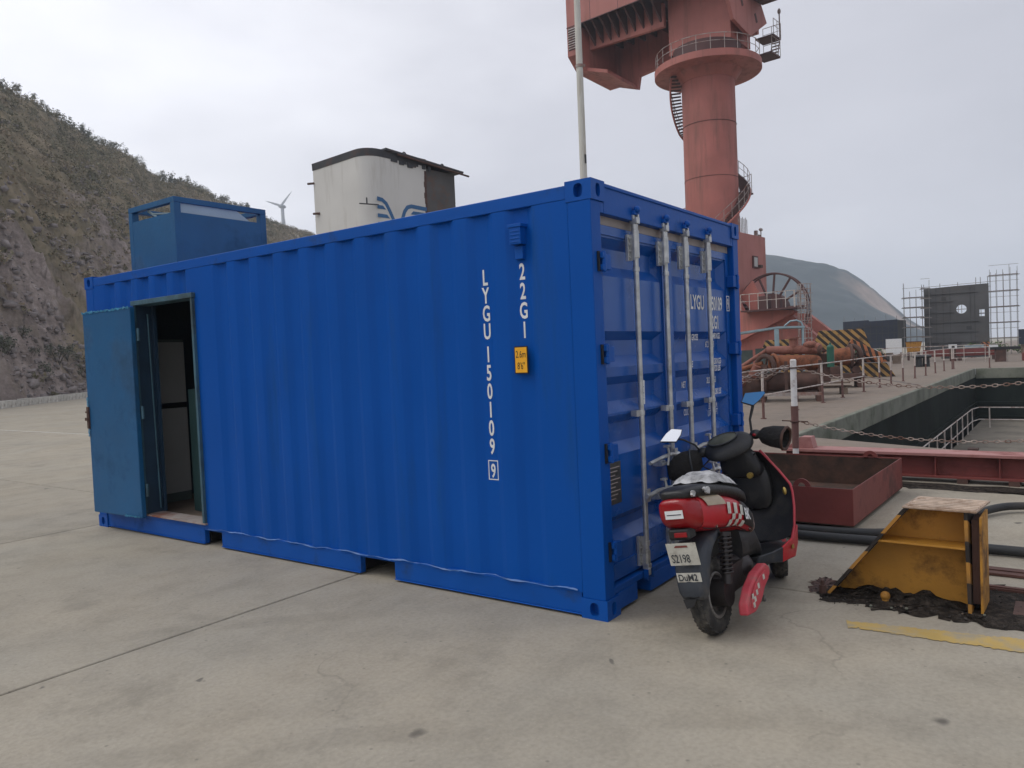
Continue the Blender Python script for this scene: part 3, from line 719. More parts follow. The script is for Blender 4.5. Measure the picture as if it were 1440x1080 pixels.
# -- far hill across the water, with a quarried end
az = [62.0, 54.0, 46.0, 38.0, 32.0, 27.0, 23.0, 19.73, 17.54, 15.95, 14.12, 12.34, 11.26, 10.21, 9.29, 8.72, 7.74, 6.5, 5.0]
el = [-0.004, 0.018, 0.05, 0.066, 0.085, 0.112, 0.125, 0.1273, 0.1179, 0.1112, 0.1007, 0.0895, 0.0737, 0.0539, 0.0387, 0.0282, 0.0157, 0.0065, -0.004]
NA, NR = 300, 70
V = []
for i in range(NA):
    a = 62.0+(5.0-62.0)*i/(NA-1)
    e_ = np.interp(-a, [-q for q in az], el)
    for j in range(NR):
        u = j/(NR-1)*1.5
        r = 470+u*230
        top = 1.575+700*e_
        gq = u*(1.4-0.4*u) if u < 1 else 1-(u-1)*0.6
        x = -3.89+r*math.cos(R(a)); y = -2.21+r*math.sin(R(a))
        nz = noise.fractal(Vector((x, y, 0))*0.012, 0.9, 2.0, 6)*7*min(1, u*4)*(1 if u < 0.9 else 0.45)
        V.append((x, y, top*gq+nz*min(1, max(0, top)/40)-2))
idx = np.arange(NA*NR).reshape(NA, NR)
F = np.stack([idx[:-1, :-1], idx[1:, :-1], idx[1:, 1:], idx[:-1, 1:]], -1).reshape(-1, 4)
m, nt, p, l = nmat('far_hill')
g = nd(nt, 'ShaderNodeNewGeometry')
n = nd(nt, 'ShaderNodeTexNoise'); n.inputs['Scale'].default_value = 0.03; n.inputs['Detail'].default_value = 10; n.inputs['Roughness'].default_value = 0.65
l(g.outputs['Position'], n.inputs['Vector'])
wood = ramp(nt, [(0.35, (0.010, 0.022, 0.028, 1)), (0.65, (0.026, 0.040, 0.044, 1))]); l(n.outputs['Fac'], wood.inputs[0])
scar = ramp(nt, [(0.35, (0.17, 0.125, 0.10, 1)), (0.65, (0.40, 0.30, 0.25, 1))]); l(n.outputs['Fac'], scar.inputs[0])
dt = nd(nt, 'ShaderNodeVectorMath', operation='DISTANCE'); dt.inputs[1].default_value = (625.0, 112.0, 30.0); l(g.outputs['Position'], dt.inputs[0])
n2 = nd(nt, 'ShaderNodeTexNoise'); n2.inputs['Scale'].default_value = 0.022; n2.inputs['Detail'].default_value = 6; l(g.outputs['Position'], n2.inputs['Vector'])
a1 = nd(nt, 'ShaderNodeMath', operation='MULTIPLY_ADD'); a1.inputs[1].default_value = 70; l(n2.outputs['Fac'], a1.inputs[0]); l(dt.outputs['Value'], a1.inputs[2])
sl = nd(nt, 'ShaderNodeMapRange'); sl.inputs[1].default_value = 50; sl.inputs[2].default_value = 78; sl.inputs[3].default_value = 1; sl.inputs[4].default_value = 0
l(a1.outputs[0], sl.inputs[0])
mx = nd(nt, 'ShaderNodeMixRGB'); l(sl.outputs[0], mx.inputs[0]); l(wood.outputs[0], mx.inputs[1]); l(scar.outputs[0], mx.inputs[2])
l(mx.outputs[0], p.inputs['Base Color']); p.inputs['Roughness'].default_value = 0.95
fh = bpy.data.objects.new('far_hill', np_mesh('far_hill', V, F, m, True)); COL.objects.link(fh); fh['kind'] = 'structure'

# -- wind turbine behind the left hill
TB = thing('wind_turbine', 'white wind turbine with still blades behind the left hill', 'wind turbine', (253.7, 328.3, 0))
mb = MB(); mb.tube([(0, 0, 0), (0, 0, 84.3)], [1.5, 0.85], 14); mb.build('tower', 'turbine', TB, smooth=60)
mb = MB(); mb.ell((-0.3, -0.2, 85.2), (2.4, 1.2, 1.1)); mb.build('nacelle', 'turbine', TB, smooth=180)
vx = Vector((0.59, -0.81, 0)); up = Vector((0, 0, 1)); fw = Vector((-0.81, -0.59, 0))
hub = Vector((0, 0, 85.2))+fw*2.3
mb = MB(); mb.ell(hub, (0.9, 0.9, 0.9)); mb.build('hub', 'turbine', TB, smooth=180)
for a in (44, 164, 284):
    d = (vx*math.cos(R(a))*0.8+up*math.sin(R(a))); sd_ = d.cross(fw).normalized()
    mb = MB(); rings = []
    for t, w in ((0, 0.3), (0.12, 0.55), (0.3, 0.5), (0.7, 0.3), (1, 0.06)):
        c = hub+d*(0.6+9.6*t)
        rings.append([c+sd_*w*1.1, c+fw*w*0.3, c-sd_*w*1.1, c-fw*w*0.3])
    mb.loft(rings); mb.build('blade', 'turbine', TB)

# -- air: thin haze that greys the far hill
hz = MB(); hz.bb((-905, -905, -7), (1505, 1205, 128))
hzm = bpy.data.materials.new('haze'); hzm.use_nodes = True
for n in list(hzm.node_tree.nodes):
    if n.type == 'BSDF_PRINCIPLED': hzm.node_tree.nodes.remove(n)
ho = [n for n in hzm.node_tree.nodes if n.type == 'OUTPUT_MATERIAL'][0]
pv = hzm.node_tree.nodes.new('ShaderNodeVolumePrincipled')
pv.inputs['Color'].default_value = (0.76, 0.86, 0.97, 1); pv.inputs['Density'].default_value = 0.00060
pv.inputs['Anisotropy'].default_value = 0.1
hzm.node_tree.links.new(pv.outputs[0], ho.inputs['Volume'])
hzo = hz.build('haze', hzm); hzo['kind'] = 'stuff'; tag(hzo, 'thin grey haze over the harbour')
# ================================================================== SHIPPING CONTAINER
CT = thing('shipping_container', 'long blue corrugated shipping container with an open teal side door on the concrete yard', 'container')
LX, LY, LZ = 2.438, 6.058, 2.591
# corner castings with oval holes
def casting(cx, cy, cz, sx, sy):
    """corner casting; sx/sy = outward direction of its end and side faces"""
    mb = MB(); w, d, h = 0.162, 0.178, 0.118
    x0, x1 = cx-w/2, cx+w/2; y0, y1 = cy-d/2, cy+d/2; z0, z1 = cz-h/2, cz+h/2
    plate_hole(mb, (x0, cy, cz), (0, 1, 0), (0, 0, 1), (-1, 0, 0), d, h, 0.030, 0.040, 0.05)
    plate_hole(mb, (x1, cy, cz), (0, 1, 0), (0, 0, 1), (1, 0, 0), d, h, 0.030, 0.040, 0.05)
    plate_hole(mb, (cx, y0, cz), (1, 0, 0), (0, 0, 1), (0, -1, 0), w, h, 0.026, 0.040, 0.05)
    plate_hole(mb, (cx, y1, cz), (1, 0, 0), (0, 0, 1), (0, 1, 0), w, h, 0.026, 0.040, 0.05)
    mb.bb((x0+0.0005, y0+0.0005, z1-0.001), (x1-0.0005, y1-0.0005, z1+0.0015)); mb.bb((x0+0.0005, y0+0.0005, z0-0.0015), (x1-0.0005, y1-0.0005, z0+0.001))
    return mb.build('corner_casting', 'blue_trim', CT)
for cx in (0.081, LX-0.081):
    for cy in (0.089, LY-0.089):
        for cz in (0.0605, LZ-0.0605):
            casting(cx, cy, cz, 0, 0)
# corner posts: door end deep channel posts, blind end lighter ones
mb = MB(); mb.bb((0.003, 0.010, 0.120), (0.118, 0.168, 2.471)); mb.build('corner_post', 'blue', CT, bevel=0.006)
mb = MB(); mb.bb((LX-0.118, 0.010, 0.120), (LX-0.003, 0.168, 2.471)); mb.build('corner_post', 'blue', CT, bevel=0.006)
for x0, x1 in ((0.003, 0.10), (LX-0.10, LX-0.003)):
    mb = MB(); mb.bb((x0, LY-0.165, 0.12), (x1, LY-0.012, 2.471)); mb.build('corner_post', 'blue', CT, bevel=0.006)
# top rails
for x0, x1 in ((0.004, 0.064), (LX-0.064, LX-0.004)):
    mb = MB(); mb.bb((x0, 0.179, 2.490), (x1, LY-0.179, 2.572)); mb.build('top_rail', 'blue_trim', CT, bevel=0.005)
mb = MB(); mb.bb((0.163, LY-0.08, 2.49), (LX-0.163, LY-0.01, 2.575)); mb.build('top_rail', 'blue_trim', CT, bevel=0.005)
# bottom side rails broken by the forklift pockets
for x0, x1 in ((0.012, 0.062), (LX-0.062, LX-0.012)):
    for ya, yb in ((0.179, 1.745), (2.10, 3.87), (4.135, LY-0.179)):
        mb = MB()
        mb.bb((x0, ya, 0.022), (x1, yb, 0.158)); mb.bb((x0-0.010 if x0 < 1 else x0, ya, 0.014), (x1 if x0 < 1 else x1+0.01, yb, 0.0215))
        mb.build('bottom_rail', 'blue_trim', CT, bevel=0.004)
    for ya, yb in ((1.745, 2.10), (3.87, 4.135)):
        mb = MB(); mb.bb((x0+0.002, ya+0.001, 0.140), (x1, yb-0.001, 0.157)); mb.build('pocket_lintel', 'blue_trim', CT)
for ya, yb in ((1.745, 2.10), (3.87, 4.135)):
    mb = MB()
    mb.bb((0.07, ya-0.006, 0.03), (LX-0.07, ya, 0.15)); mb.bb((0.07, yb, 0.03), (LX-0.07, yb+0.006, 0.15)); mb.bb((0.07, ya, 0.139), (LX-0.07, yb, 0.1495))
    mb.build('forklift_pocket', 'black', CT)
mb = MB(); mb.bb((0.063, 0.12, 0.1505), (LX-0.063, LY-0.05, 0.178)); mb.build('floor', 'timber', CT)
mb = MB()
for k in range(14): mb.bb((0.064, 0.5+k*0.4, 0.03), (LX-0.064, 0.54+k*0.4, 0.139)) if not any(a-0.05 < 0.52+k*0.4 < b+0.05 for a, b in ((1.745, 2.10), (3.87, 4.135))) else None
mb.build('cross_member', 'black', CT)

# corrugated side panels: real trapezoid corrugations, opening for the side door
D_Y0, D_Y1, D_Z0, D_Z1 = 4.075, 5.100, 0.195, 2.275
def corr_profile(y0, y1, xo, depth, first=0.52, pitch=0.315):
    pts = [(y0, xo)]
    k = 0
    while True:
        c = first+k*pitch; k += 1
        if c+0.12 > y1: break
        if c-0.12 < y0: continue
        pts += [(c-0.118, xo), (c-0.100, xo+depth*0.10), (c-0.060, xo+depth*0.90), (c-0.042, xo+depth), (c+0.042, xo+depth), (c+0.060, xo+depth*0.90), (c+0.100, xo+depth*0.10), (c+0.118, xo)]
    pts.append((y1, xo))
    return pts
def corr_panel(ya, yb, za, zb, xo, depth, y_is='y'):
    mb = MB(); pr = corr_profile(ya, yb, xo, depth); vs, fs = [], []
    t = 0.004 if depth > 0 else -0.004
    for off in (0, t):
        for (y, x) in pr: vs += [(x+off, y, za), (x+off, y, zb)]
    n = len(pr)
    for i in range(n-1):
        fs.append((2*i, 2*i+1, 2*i+3, 2*i+2)); o = 2*n
        fs.append((o+2*i, o+2*i+2, o+2*i+3, o+2*i+1))
        fs.append((2*i, 2*i+2, o+2*i+2, o+2*i)); fs.append((2*i+1, o+2*i+1, o+2*i+3, 2*i+3))
    mb.add(vs, fs); return mb
z0, z1 = 0.150, 2.489
corr_panel(0.169, D_Y0, z0, z1, 0.006, 0.027).build('side_panel', 'blue', CT, smooth=60)
corr_panel(D_Y1, LY-0.166, z0, z1, 0.006, 0.027).build('side_panel', 'blue', CT, smooth=60)
mb = corr_panel(D_Y0, D_Y1, D_Z1, z1, 0.006, 0.036); mb.build('side_panel', 'blue', CT, smooth=60)
corr_panel(0.169, LY-0.166, z0, z1, LX-0.006, -0.036).build('side_panel', 'blue', CT, smooth=60)
# shallow apron under the side door
mb = MB(); mb.bb((0.007, D_Y0+0.001, 0.159), (0.045, D_Y1-0.001, 0.194)); mb.build('door_apron', 'blue_trim', CT)
# ragged strip of peeling film along the bottom of the side
rg = np.random.default_rng(4)
A, B = [], []
for k in range(150):
    y = 0.20+k*(4.06-0.20)/149
    wv = 0.007*math.sin(y*9)+0.006*math.sin(y*23+1)+rg.normal(0, 0.0015)
    zt = 0.166+wv*0.7; wd = 0.0015+0.006*abs(math.sin(y*6.3+0.4))**3+abs(rg.normal(0, 0.0015))
    A.append((0.002+0.004*math.sin(y*31), y, zt)); B.append((-0.003+0.003*math.sin(y*17), y, zt-wd))
mb = MB(); mb.loft([A, B], cap=False, closed=False); mb.build('film_edge', 'film', CT)
# roof and blind end
mb = MB(); pts = []
for k in range(26):
    y = 0.25+k*0.215
    if y+0.2 > LY-0.1: break
    pts += [(y, 2.556), (y+0.06, 2.556), (y+0.1, 2.570), (y+0.165, 2.570)]
pts = [(0.10, 2.556)]+pts+[(LY-0.09, 2.556)]
vs = []
for y, z in pts: vs += [(0.0645, y, z), (LX-0.0645, y, z)]
mb.add(vs, [(2*i, 2*i+1, 2*i+3, 2*i+2) for i in range(len(pts)-1)]); mb.build('roof', 'blue', CT)
mb = MB(); pts = []
for k in range(8):
    x = 0.16+k*0.27
    pts += [(x, LY-0.03), (x+0.06, LY-0.03), (x+0.105, LY-0.07), (x+0.2, LY-0.07)]
pts = [(0.101, LY-0.03)]+[q for q in pts if q[0] < LX-0.11]+[(LX-0.101, LY-0.03)]
vs = []
for x, y in pts: vs += [(x, y, 0.15), (x, y, 2.489)]
mb.add(vs, [(2*i, 2*i+1, 2*i+3, 2*i+2) for i in range(len(pts)-1)]); mb.build('end_panel', 'blue', CT)
mb = MB(); mb.bb((0.163, LY-0.09, 0.02), (LX-0.163, LY-0.01, 0.149)); mb.build('end_sill', 'blue_trim', CT)
# ventilator cover
mb = MB()
mb.bb((-0.030, 0.488, 2.268), (0.040, 0.572, 2.385)); mb.bb((-0.036, 0.478, 2.372), (0.040, 0.582, 2.392))
for k in range(4): mb.bb((-0.033, 0.496, 2.278+k*0.022), (-0.0295, 0.564, 2.286+k*0.022))
mb.build('ventilator', 'blue_trim', CT, bevel=0.004)
mb = MB(); mb.bb((0.004, 0.500, 2.180), (0.043, 0.560, 2.258)); mb.build('ventilator_plate', 'blue_trim', CT, bevel=0.003)

# inner lining
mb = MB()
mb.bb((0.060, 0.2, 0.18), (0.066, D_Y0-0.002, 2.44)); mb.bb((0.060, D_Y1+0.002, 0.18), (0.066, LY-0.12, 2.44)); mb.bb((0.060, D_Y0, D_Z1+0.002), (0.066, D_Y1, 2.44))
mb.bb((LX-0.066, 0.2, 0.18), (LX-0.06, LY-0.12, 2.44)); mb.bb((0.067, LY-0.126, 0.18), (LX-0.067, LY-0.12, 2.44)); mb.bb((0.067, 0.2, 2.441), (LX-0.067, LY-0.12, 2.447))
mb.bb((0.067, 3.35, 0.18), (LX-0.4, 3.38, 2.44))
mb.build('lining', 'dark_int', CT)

# side door frame and open leaf
fr = MB()
fr.bb((-0.022, D_Y0, D_Z0+0.016), (0.150, D_Y0+0.030, D_Z1-0.046))
fr.bb((-0.012, D_Y1-0.028, D_Z0+0.016), (0.006, D_Y1, D_Z1-0.046))
fr.bb((-0.030, D_Y0-0.012, D_Z1-0.045), (0.150, D_Y1+0.012, D_Z1))
fro = fr.build('door_frame', 'frame_teal', CT, bevel=0.003)
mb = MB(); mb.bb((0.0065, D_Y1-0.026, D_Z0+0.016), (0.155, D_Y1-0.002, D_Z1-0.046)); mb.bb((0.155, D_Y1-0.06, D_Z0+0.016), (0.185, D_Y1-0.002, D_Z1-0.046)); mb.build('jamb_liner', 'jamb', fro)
mb = MB(); mb.bb((-0.020, D_Y0-0.01, D_Z0-0.0005), (0.165, D_Y1, D_Z0+0.014)); mb.build('sill', 'rail_grey', fro, bevel=0.002)
mb = MB(); mb.tube([(0.12, D_Y1-0.06, 0.25), (0.10, D_Y1-0.055, 2.15)], 0.008, 8); mb.build('pull_strap', 'frame_teal', fro)
SD = MB()
HY = 4.995
ang = R(2.2)
def leaf(d, off, z): # along the open leaf, off = outward from the container
    return (-0.036-d*math.sin(ang)-off*math.cos(ang), HY+d*math.cos(ang)-off*math.sin(ang), z)
def leafbox(mb, d0, d1, o0, o1, za, zb, m=0):
    vs = [leaf(d, o, z) for d in (d0, d1) for o in (o0, o1) for z in (za, zb)]
    mb.add(vs, [(0, 1, 3, 2), (4, 6, 7, 5), (0, 4, 5, 1), (2, 3, 7, 6), (0, 2, 6, 4), (1, 5, 7, 3)], m)
leafbox(SD, 0.03, 0.900, 0.0, 0.045, 0.185, 2.215)
side_door = SD.build('side_door', 'teal', CT, bevel=0.004)
side_door['label'] = 'teal side door swung open against the wall'
# slightly dished skin with torn film along its edges
mb = MB(); n = 26; A = []
for i in range(n+1):
    row = []
    for j in range(n+1):
        d = 0.036+0.858*i/n; z = 0.195+2.01*j/n
        bul = 0.004*math.sin(i/n*math.pi)*math.sin(j/n*math.pi)+0.0012*noise.noise(Vector((d*5, z*3, 2)))
        row.append(leaf(d, 0.0465+bul, z))
    A.append(row)
mb.loft(A, cap=False, closed=False); mb.build('door_skin', 'teal', side_door, smooth=180)
rg = np.random.default_rng(8)
def frill(p0, p1, w, seed):
    rg = np.random.default_rng(seed); a, b = [], []
    for k in range(41):
        t = k/40; d = p0[0]+(p1[0]-p0[0])*t; z = p0[1]+(p1[1]-p0[1])*t
        a.append(leaf(d+rg.normal(0, 0.003), 0.052+abs(rg.normal(0, 0.004)), z+rg.normal(0, 0.006)))
        ww = w*(0.3+rg.random())
        q = (d, z-ww) if abs(p1[0]-p0[0]) > abs(p1[1]-p0[1]) else (d-ww, z)
        b.append(leaf(q[0], 0.051+abs(rg.normal(0, 0.004)), q[1]))
    mb = MB(); mb.loft([a, b], cap=False, closed=False); mb.build('film_edge', 'film_teal', side_door)
frill((0.04, 2.222), (0.895, 2.218), 0.022, 1); frill((0.900, 1.36), (0.902, 1.24), 0.03, 2); frill((0.900, 1.06), (0.902, 0.96), 0.03, 3); frill((0.05, 0.205), (0.32, 0.20), 0.018, 5)
mb = MB(); leafbox(mb, 0.87, 0.907, 0.044, 0.062, 1.04, 1.26); leafbox(mb, 0.88, 0.930, 0.055, 0.070, 1.12, 1.15); leafbox(mb, 0.875, 0.92, 0.05, 0.068, 1.20, 1.215)
mb.build('lock', 'rust_dark', side_door)
mb = MB()
for z in (0.45, 1.2, 1.95): mb.cyl((-0.030, HY, z-0.06), (-0.030, HY, z+0.06), 0.014, n=10)
mb.build('hinge', 'frame_teal', side_door)

# electrical cabinet standing inside
EC = thing('electrical_cabinet', 'pale grey two-part cabinet standing inside the dark open doorway', 'cabinet', (0.64, 5.62, 0.179))
mb = MB(); mb.bb((-0.15, 0, 0.0), (0.16, 0.26, 1.75)); mb.build('body', 'green_grey', EC, bevel=0.004)
mb = MB(); mb.bb((-0.14, -0.022, 1.07), (0.15, -0.002, 1.72)); mb.build('door', 'cabinet', EC, bevel=0.004)
mb = MB(); mb.bb((-0.14, -0.022, 0.10), (0.15, -0.002, 1.01)); mb.build('door', 'cabinet', EC, bevel=0.004)
mb = MB(); mb.bb((-0.14, -0.012, 1.012), (0.15, -0.003, 1.068)); mb.build('band', 'black', EC)

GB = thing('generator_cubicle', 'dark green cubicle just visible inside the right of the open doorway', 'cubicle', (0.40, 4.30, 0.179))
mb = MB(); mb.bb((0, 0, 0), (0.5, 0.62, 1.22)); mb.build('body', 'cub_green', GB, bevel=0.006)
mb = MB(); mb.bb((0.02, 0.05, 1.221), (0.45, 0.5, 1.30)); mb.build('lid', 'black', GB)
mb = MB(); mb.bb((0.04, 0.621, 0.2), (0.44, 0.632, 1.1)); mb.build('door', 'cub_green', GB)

# ---------------- door end
YD = 0.052                                   # outer face of the doors, recessed from the posts
mb = MB(); mb.bb((0.163, 0.012, 2.405), (LX-0.163, 0.13, 2.575)); mb.bb((0.119, 0.0125, 2.405), (0.1625, 0.13, 2.47)); mb.bb((LX-0.1625, 0.0125, 2.405), (LX-0.119, 0.13, 2.47))
mb.bb((0.163, 0.003, 2.560), (LX-0.163, 0.0115, 2.582))
mb.build('header', 'blue_trim', CT, bevel=0.004)
mb = MB(); mb.bb((0.119, 0.060, 2.352), (LX-0.119, 0.09, 2.404)); mb.build('rain_gasket', 'rail_grey', CT)
mb = MB()
for a, b in ((0.163, 0.42), (0.60, LX-0.60), (LX-0.42, LX-0.163)): mb.bb((a, 0.016, 0.020), (b, 0.13, 0.128))
mb.bb((0.119, 0.018, 0.129), (LX-0.119, 0.13, 0.168))
mb.build('door_sill', 'blue_trim', CT, bevel=0.004)
grooves = [(2.280, 2.225, 2.115, 2.045), (1.710, 1.655, 1.558, 1.488), (1.430, 1.378, 1.275, 1.205), (1.190, 1.135, 1.016, 0.945), (0.575, 0.525, 0.470, 0.400)]
def door_leaf(x0, x1):
    """door with frame and pressed horizontal corrugations; each groove has sloping top, bottom and ends"""
    mb = MB(); dp = 0.055; za, zb = 0.185, 2.348; fw = 0.062
    y = YD
    # frame
    mb.bb((x0, y, za), (x0+fw, y+0.075, zb)); mb.bb((x1-fw, y, za), (x1, y+0.075, zb))
    mb.bb((x0+fw, y+0.0005, zb-0.055), (x1-fw, y+0.05, zb)); mb.bb((x0+fw, y+0.0005, za), (x1-fw, y+0.05, za+0.10))
    a, b = x0+fw, x1-fw; yo = y+0.012
    z = zb-0.055
    def q(z0, y0, z1, y1, i0=0.0, i1=0.0):
        mb.add([(a+i0, y0, z0), (b-i0, y0, z0), (b-i1, y1, z1), (a+i1, y1, z1)], [(0, 1, 2, 3)])
    for g0, g1, g2, g3 in grooves:
        q(z, yo, g0, yo); s = 0.0; e = 0.055
        q(g0, yo, g1, yo+dp, s, e); q(g1, yo+dp, g2, yo+dp, e, e); q(g2, yo+dp, g3, yo, e, s)
        for xx, sg in ((a, 1), (b, -1)):
            mb.add([(xx, yo, g0), (xx+sg*e, yo+dp, g1), (xx+sg*e, yo+dp, g2), (xx, yo, g3)], [(0, 1, 2, 3)])
        z = g3
    q(z, yo, za+0.10, yo)
    return mb.build('door_leaf', 'door_blue', CT)
dl = door_leaf(0.128, 1.092); dr = door_leaf(1.124, 2.302)
mb = MB(); mb.bb((1.0925, YD+0.012, 0.19), (1.1235, YD+0.05, 2.346)); mb.build('gasket', 'rubber', dl)
mb = MB(); mb.bb((1.086, YD-0.010, 1.32), (1.150, YD-0.001, 1.40)); mb.build('door_overlap', 'blue_trim', dr, bevel=0.003)
for x0, x1, d in ((0.1185, 0.1275, dl), (2.3025, 2.3195, dr)):
    mb = MB(); mb.bb((x0, YD+0.006, 0.19), (x1, YD+0.05, 2.346)); mb.build('gasket', 'rubber', d)
# hinges: lug on the post, knuckle and strap on the door
for zc in (2.115, 1.57, 0.985, 0.40):
    for side, d in ((0, dl), (1, dr)):
        sx = (lambda v: v) if side == 0 else (lambda v: LX-v)
        mb = MB()
        mb.bb((sx(0.075), -0.020, zc-0.052), (sx(0.117), 0.009, zc-0.018)); mb.bb((sx(0.075), -0.020, zc+0.018), (sx(0.117), 0.009, zc+0.052))
        mb.cyl((sx(0.102), -0.010, zc-0.060), (sx(0.102), -0.010, zc+0.060), 0.013, n=12)
        mb.bb((sx(0.119), -0.010, zc-0.045), (sx(0.190), YD-0.0015, zc+0.045))
        mb.build('hinge', 'blue_trim', d, bevel=0.003)
        mb = MB(); mb.bb((sx(0.056), -0.002, zc-0.058), (sx(0.0735), 0.0095, zc+0.058)); mb.build('hinge_slot', 'black', d)
# locking bars
def lock_bar(x, d, handle_z, hdir):
    y = 0.009
    b = MB()
    b.cyl((x, y, 0.235), (x, y, 2.40), 0.0172, n=14)
    for z, h in ((2.36, 0.05), (2.10, 0.03), (1.185, 0.03), (0.345, 0.035)): b.cyl((x, y, z-h/2), (x, y, z+h/2), 0.0215, n=14)
    # upper and lower sleeves and cam heads
    b.cyl((x, y, 2.17), (x, y, 2.345), 0.0255, n=14)
    b.bb((x-0.022, y-0.028, 2.385), (x+0.022, y+0.024, 2.425)); b.bb((x-0.030, y-0.010, 2.412), (x-0.008, y+0.028, 2.452)); b.bb((x+0.008, y-0.024, 2.412), (x+0.026, y+0.012, 2.446))
    b.cyl((x, y, 0.215), (x, y, 0.300), 0.0225, n=14)
    b.bb((x-0.024, y-0.020, 0.180), (x+0.024, y+0.022, 0.214)); b.bb((x-0.034, y-0.028, 0.150), (x-0.006, y+0.012, 0.190)); b.bb((x+0.006, y-0.012, 0.136), (x+0.030, y+0.020, 0.186))
    o = b.build('locking_bar', 'galv', d, smooth=40, bevel=0.0025)
    k = MB()
    k.ell((x, -0.012, 2.474), (0.026, 0.022, 0.024)); k.bb((x-0.036, -0.012, 2.440), (x+0.036, 0.0115, 2.466)); k.build('cam_keeper', 'blue_trim', d, bevel=0.004)
    k = MB(); k.bb((x-0.045, -0.018, 0.118), (x-0.035, 0.0155, 0.185)); k.bb((x+0.035, -0.018, 0.118), (x+0.045, 0.0155, 0.185)); k.build('cam_keeper', 'blue_trim', d, bevel=0.003)
    for z, h in ((2.235, 0.165), (0.30, 0.19)):
        k = MB(); k.bb((x-0.056, YD-0.020, z-h/2), (x-0.026, YD-0.001, z+h/2)); k.bb((x-0.030, YD-0.052, z-h/2), (x-0.0262, YD-0.0205, z+h/2))
        for q in (-0.06, -0.02, 0.02, 0.06): k.cyl((x-0.043, YD-0.028, z+q*h/0.165), (x-0.043, YD-0.0205, z+q*h/0.165), 0.008, n=8)
        k.build('bar_bracket', 'galv', d, bevel=0.002)
    for z in (1.185,):
        k = MB(); k.bb((x-0.070, YD-0.045, z-0.020), (x+0.020, YD-0.030, z+0.020)); k.bb((x-0.068, YD-0.0305, z-0.018), (x-0.030, YD-0.001, z+0.018))
        k.build('bar_guide', 'galv', d, bevel=0.002)
    # handle: hub, lever, catch
    h = MB(); z = handle_z
    h.bb((x-0.026, y-0.030, z-0.040), (x+0.026, y-0.018, z+0.040)); h.cyl((x-0.035, y-0.032, z), (x+0.03, y-0.032, z), 0.016, n=10)
    h.tube([(x, y-0.034, z), (x+hdir*0.10, y-0.042, z+0.014), (x+hdir*0.24, y-0.046, z+0.012), (x+hdir*0.43, y-0.040, z-0.006)], [0.012, 0.014, 0.013, 0.012], 8)
    h.build('lever', 'galv', d, smooth=40)
    c = MB(); xc = x+hdir*0.19
    c.bb((xc-0.036, y-0.020, z-0.055), (xc+0.036, YD-0.001, z-0.020)); c.tube([(xc, y-0.052, z-0.05), (xc+0.01, y-0.060, z+0.03), (xc+0.005, y-0.050, z+0.085)], 0.010, 8)
    c.bb((xc-0.018, y-0.066, z+0.070), (xc+0.022, y-0.030, z+0.084)); c.cyl((xc-0.05, y-0.03, z-0.04), (xc+0.05, y-0.03, z-0.04), 0.011, n=8)
    c.build('handle_catch', 'galv', d, bevel=0.002)
lock_bar(0.553, dl, 0.655, 1); lock_bar(0.995, dl, 0.865, -1)
lock_bar(1.340, dr, 0.865, 1); lock_bar(1.765, dr, 0.655, -1)

# plates, stickers and lettering
mb = MB(); mb.bb((0.152, YD+0.0075, 0.648), (0.338, YD+0.0115, 0.905)); dp = mb.build('data_plate', 'plate_metal', dl)
mb = MB()
for k in range(9): mb.bb((0.168, YD+0.0060, 0.870-k*0.024), (0.322-0.03*(k % 3), YD+0.0075, 0.876-k*0.024))
mb.build('data_line', 'rail_grey', dp)
rg = np.random.default_rng(3)
mb = MB(); mb.add([(0.645, YD+0.0100, 1.245), (0.715, YD+0.0100, 1.228), (0.720, YD+0.0100, 1.385), (0.668, YD+0.0100, 1.398), (0.650, YD+0.0100, 1.34)], [(0, 1, 2, 3, 4)]); st = mb.build('sticker', 'white_paint', dl)
mb = MB()
for k in range(6): mb.bb((0.661, YD+0.0080, 1.262+k*0.02), (0.702-0.006*(k % 2), YD+0.0096, 1.268+k*0.02))
mb.build('print_line', 'emblem_blue', st)

# side lettering on the recessed flats
XS = 0.0328
def side_txt(ch, y, ztop, h=0.098, xs=0.62, mat='white_paint', x=XS, bold=0.032):
    return text('letter', ch, h, mat, CT, (x, y, ztop-h), (0, -1, 0), (0, 0, 1), xs=xs, bold=bold, align='CENTER')
zc = 2.145
col1 = ['L', 'Y', 'G', 'U']
for k, ch in enumerate(col1): side_txt(ch, 0.822, 2.145-k*0.1150)
for k, ch in enumerate('150109'): side_txt(ch, 0.822, 1.652-k*0.1192)
side_txt('9', 0.822, 0.892, h=0.088)
mb = MB()
for a, b in (((0.822-0.040, 0.787), (0.822+0.040, 0.793)), ((0.822-0.040, 0.909), (0.822+0.040, 0.915)), ((0.822-0.040, 0.793), (0.822-0.034, 0.909)), ((0.822+0.034, 0.793), (0.822+0.040, 0.909))):
    mb.bb((XS-0.0018, a[0], a[1]), (XS-0.0002, b[0], b[1]))
mb.build('digit_frame', 'white_paint', CT)
for k, ch in enumerate('22G1'): side_txt(ch, 0.528, 2.155-k*0.1205)
# yellow height sign
mb = MB(); mb.bb((-0.0015, 0.490, 1.472), (0.0035, 0.592, 1.642)); hs = mb.build('height_sign', 'black', CT)
mb = MB(); mb.bb((-0.0035, 0.497, 1.479), (-0.0018, 0.585, 1.635)); mb.build('sign_face', 'sign_yellow', hs)
text('sign_text', '2.6m', 0.043, 'black', hs, (-0.0035, 0.541, 1.572), (0, -1, 0), (0, 0, 1), xs=0.62, align='CENTER', lift=0.001)
text('sign_text', '8\'6"', 0.043, 'black', hs, (-0.0035, 0.541, 1.500), (0, -1, 0), (0, 0, 1), xs=0.62, align='CENTER', lift=0.001)
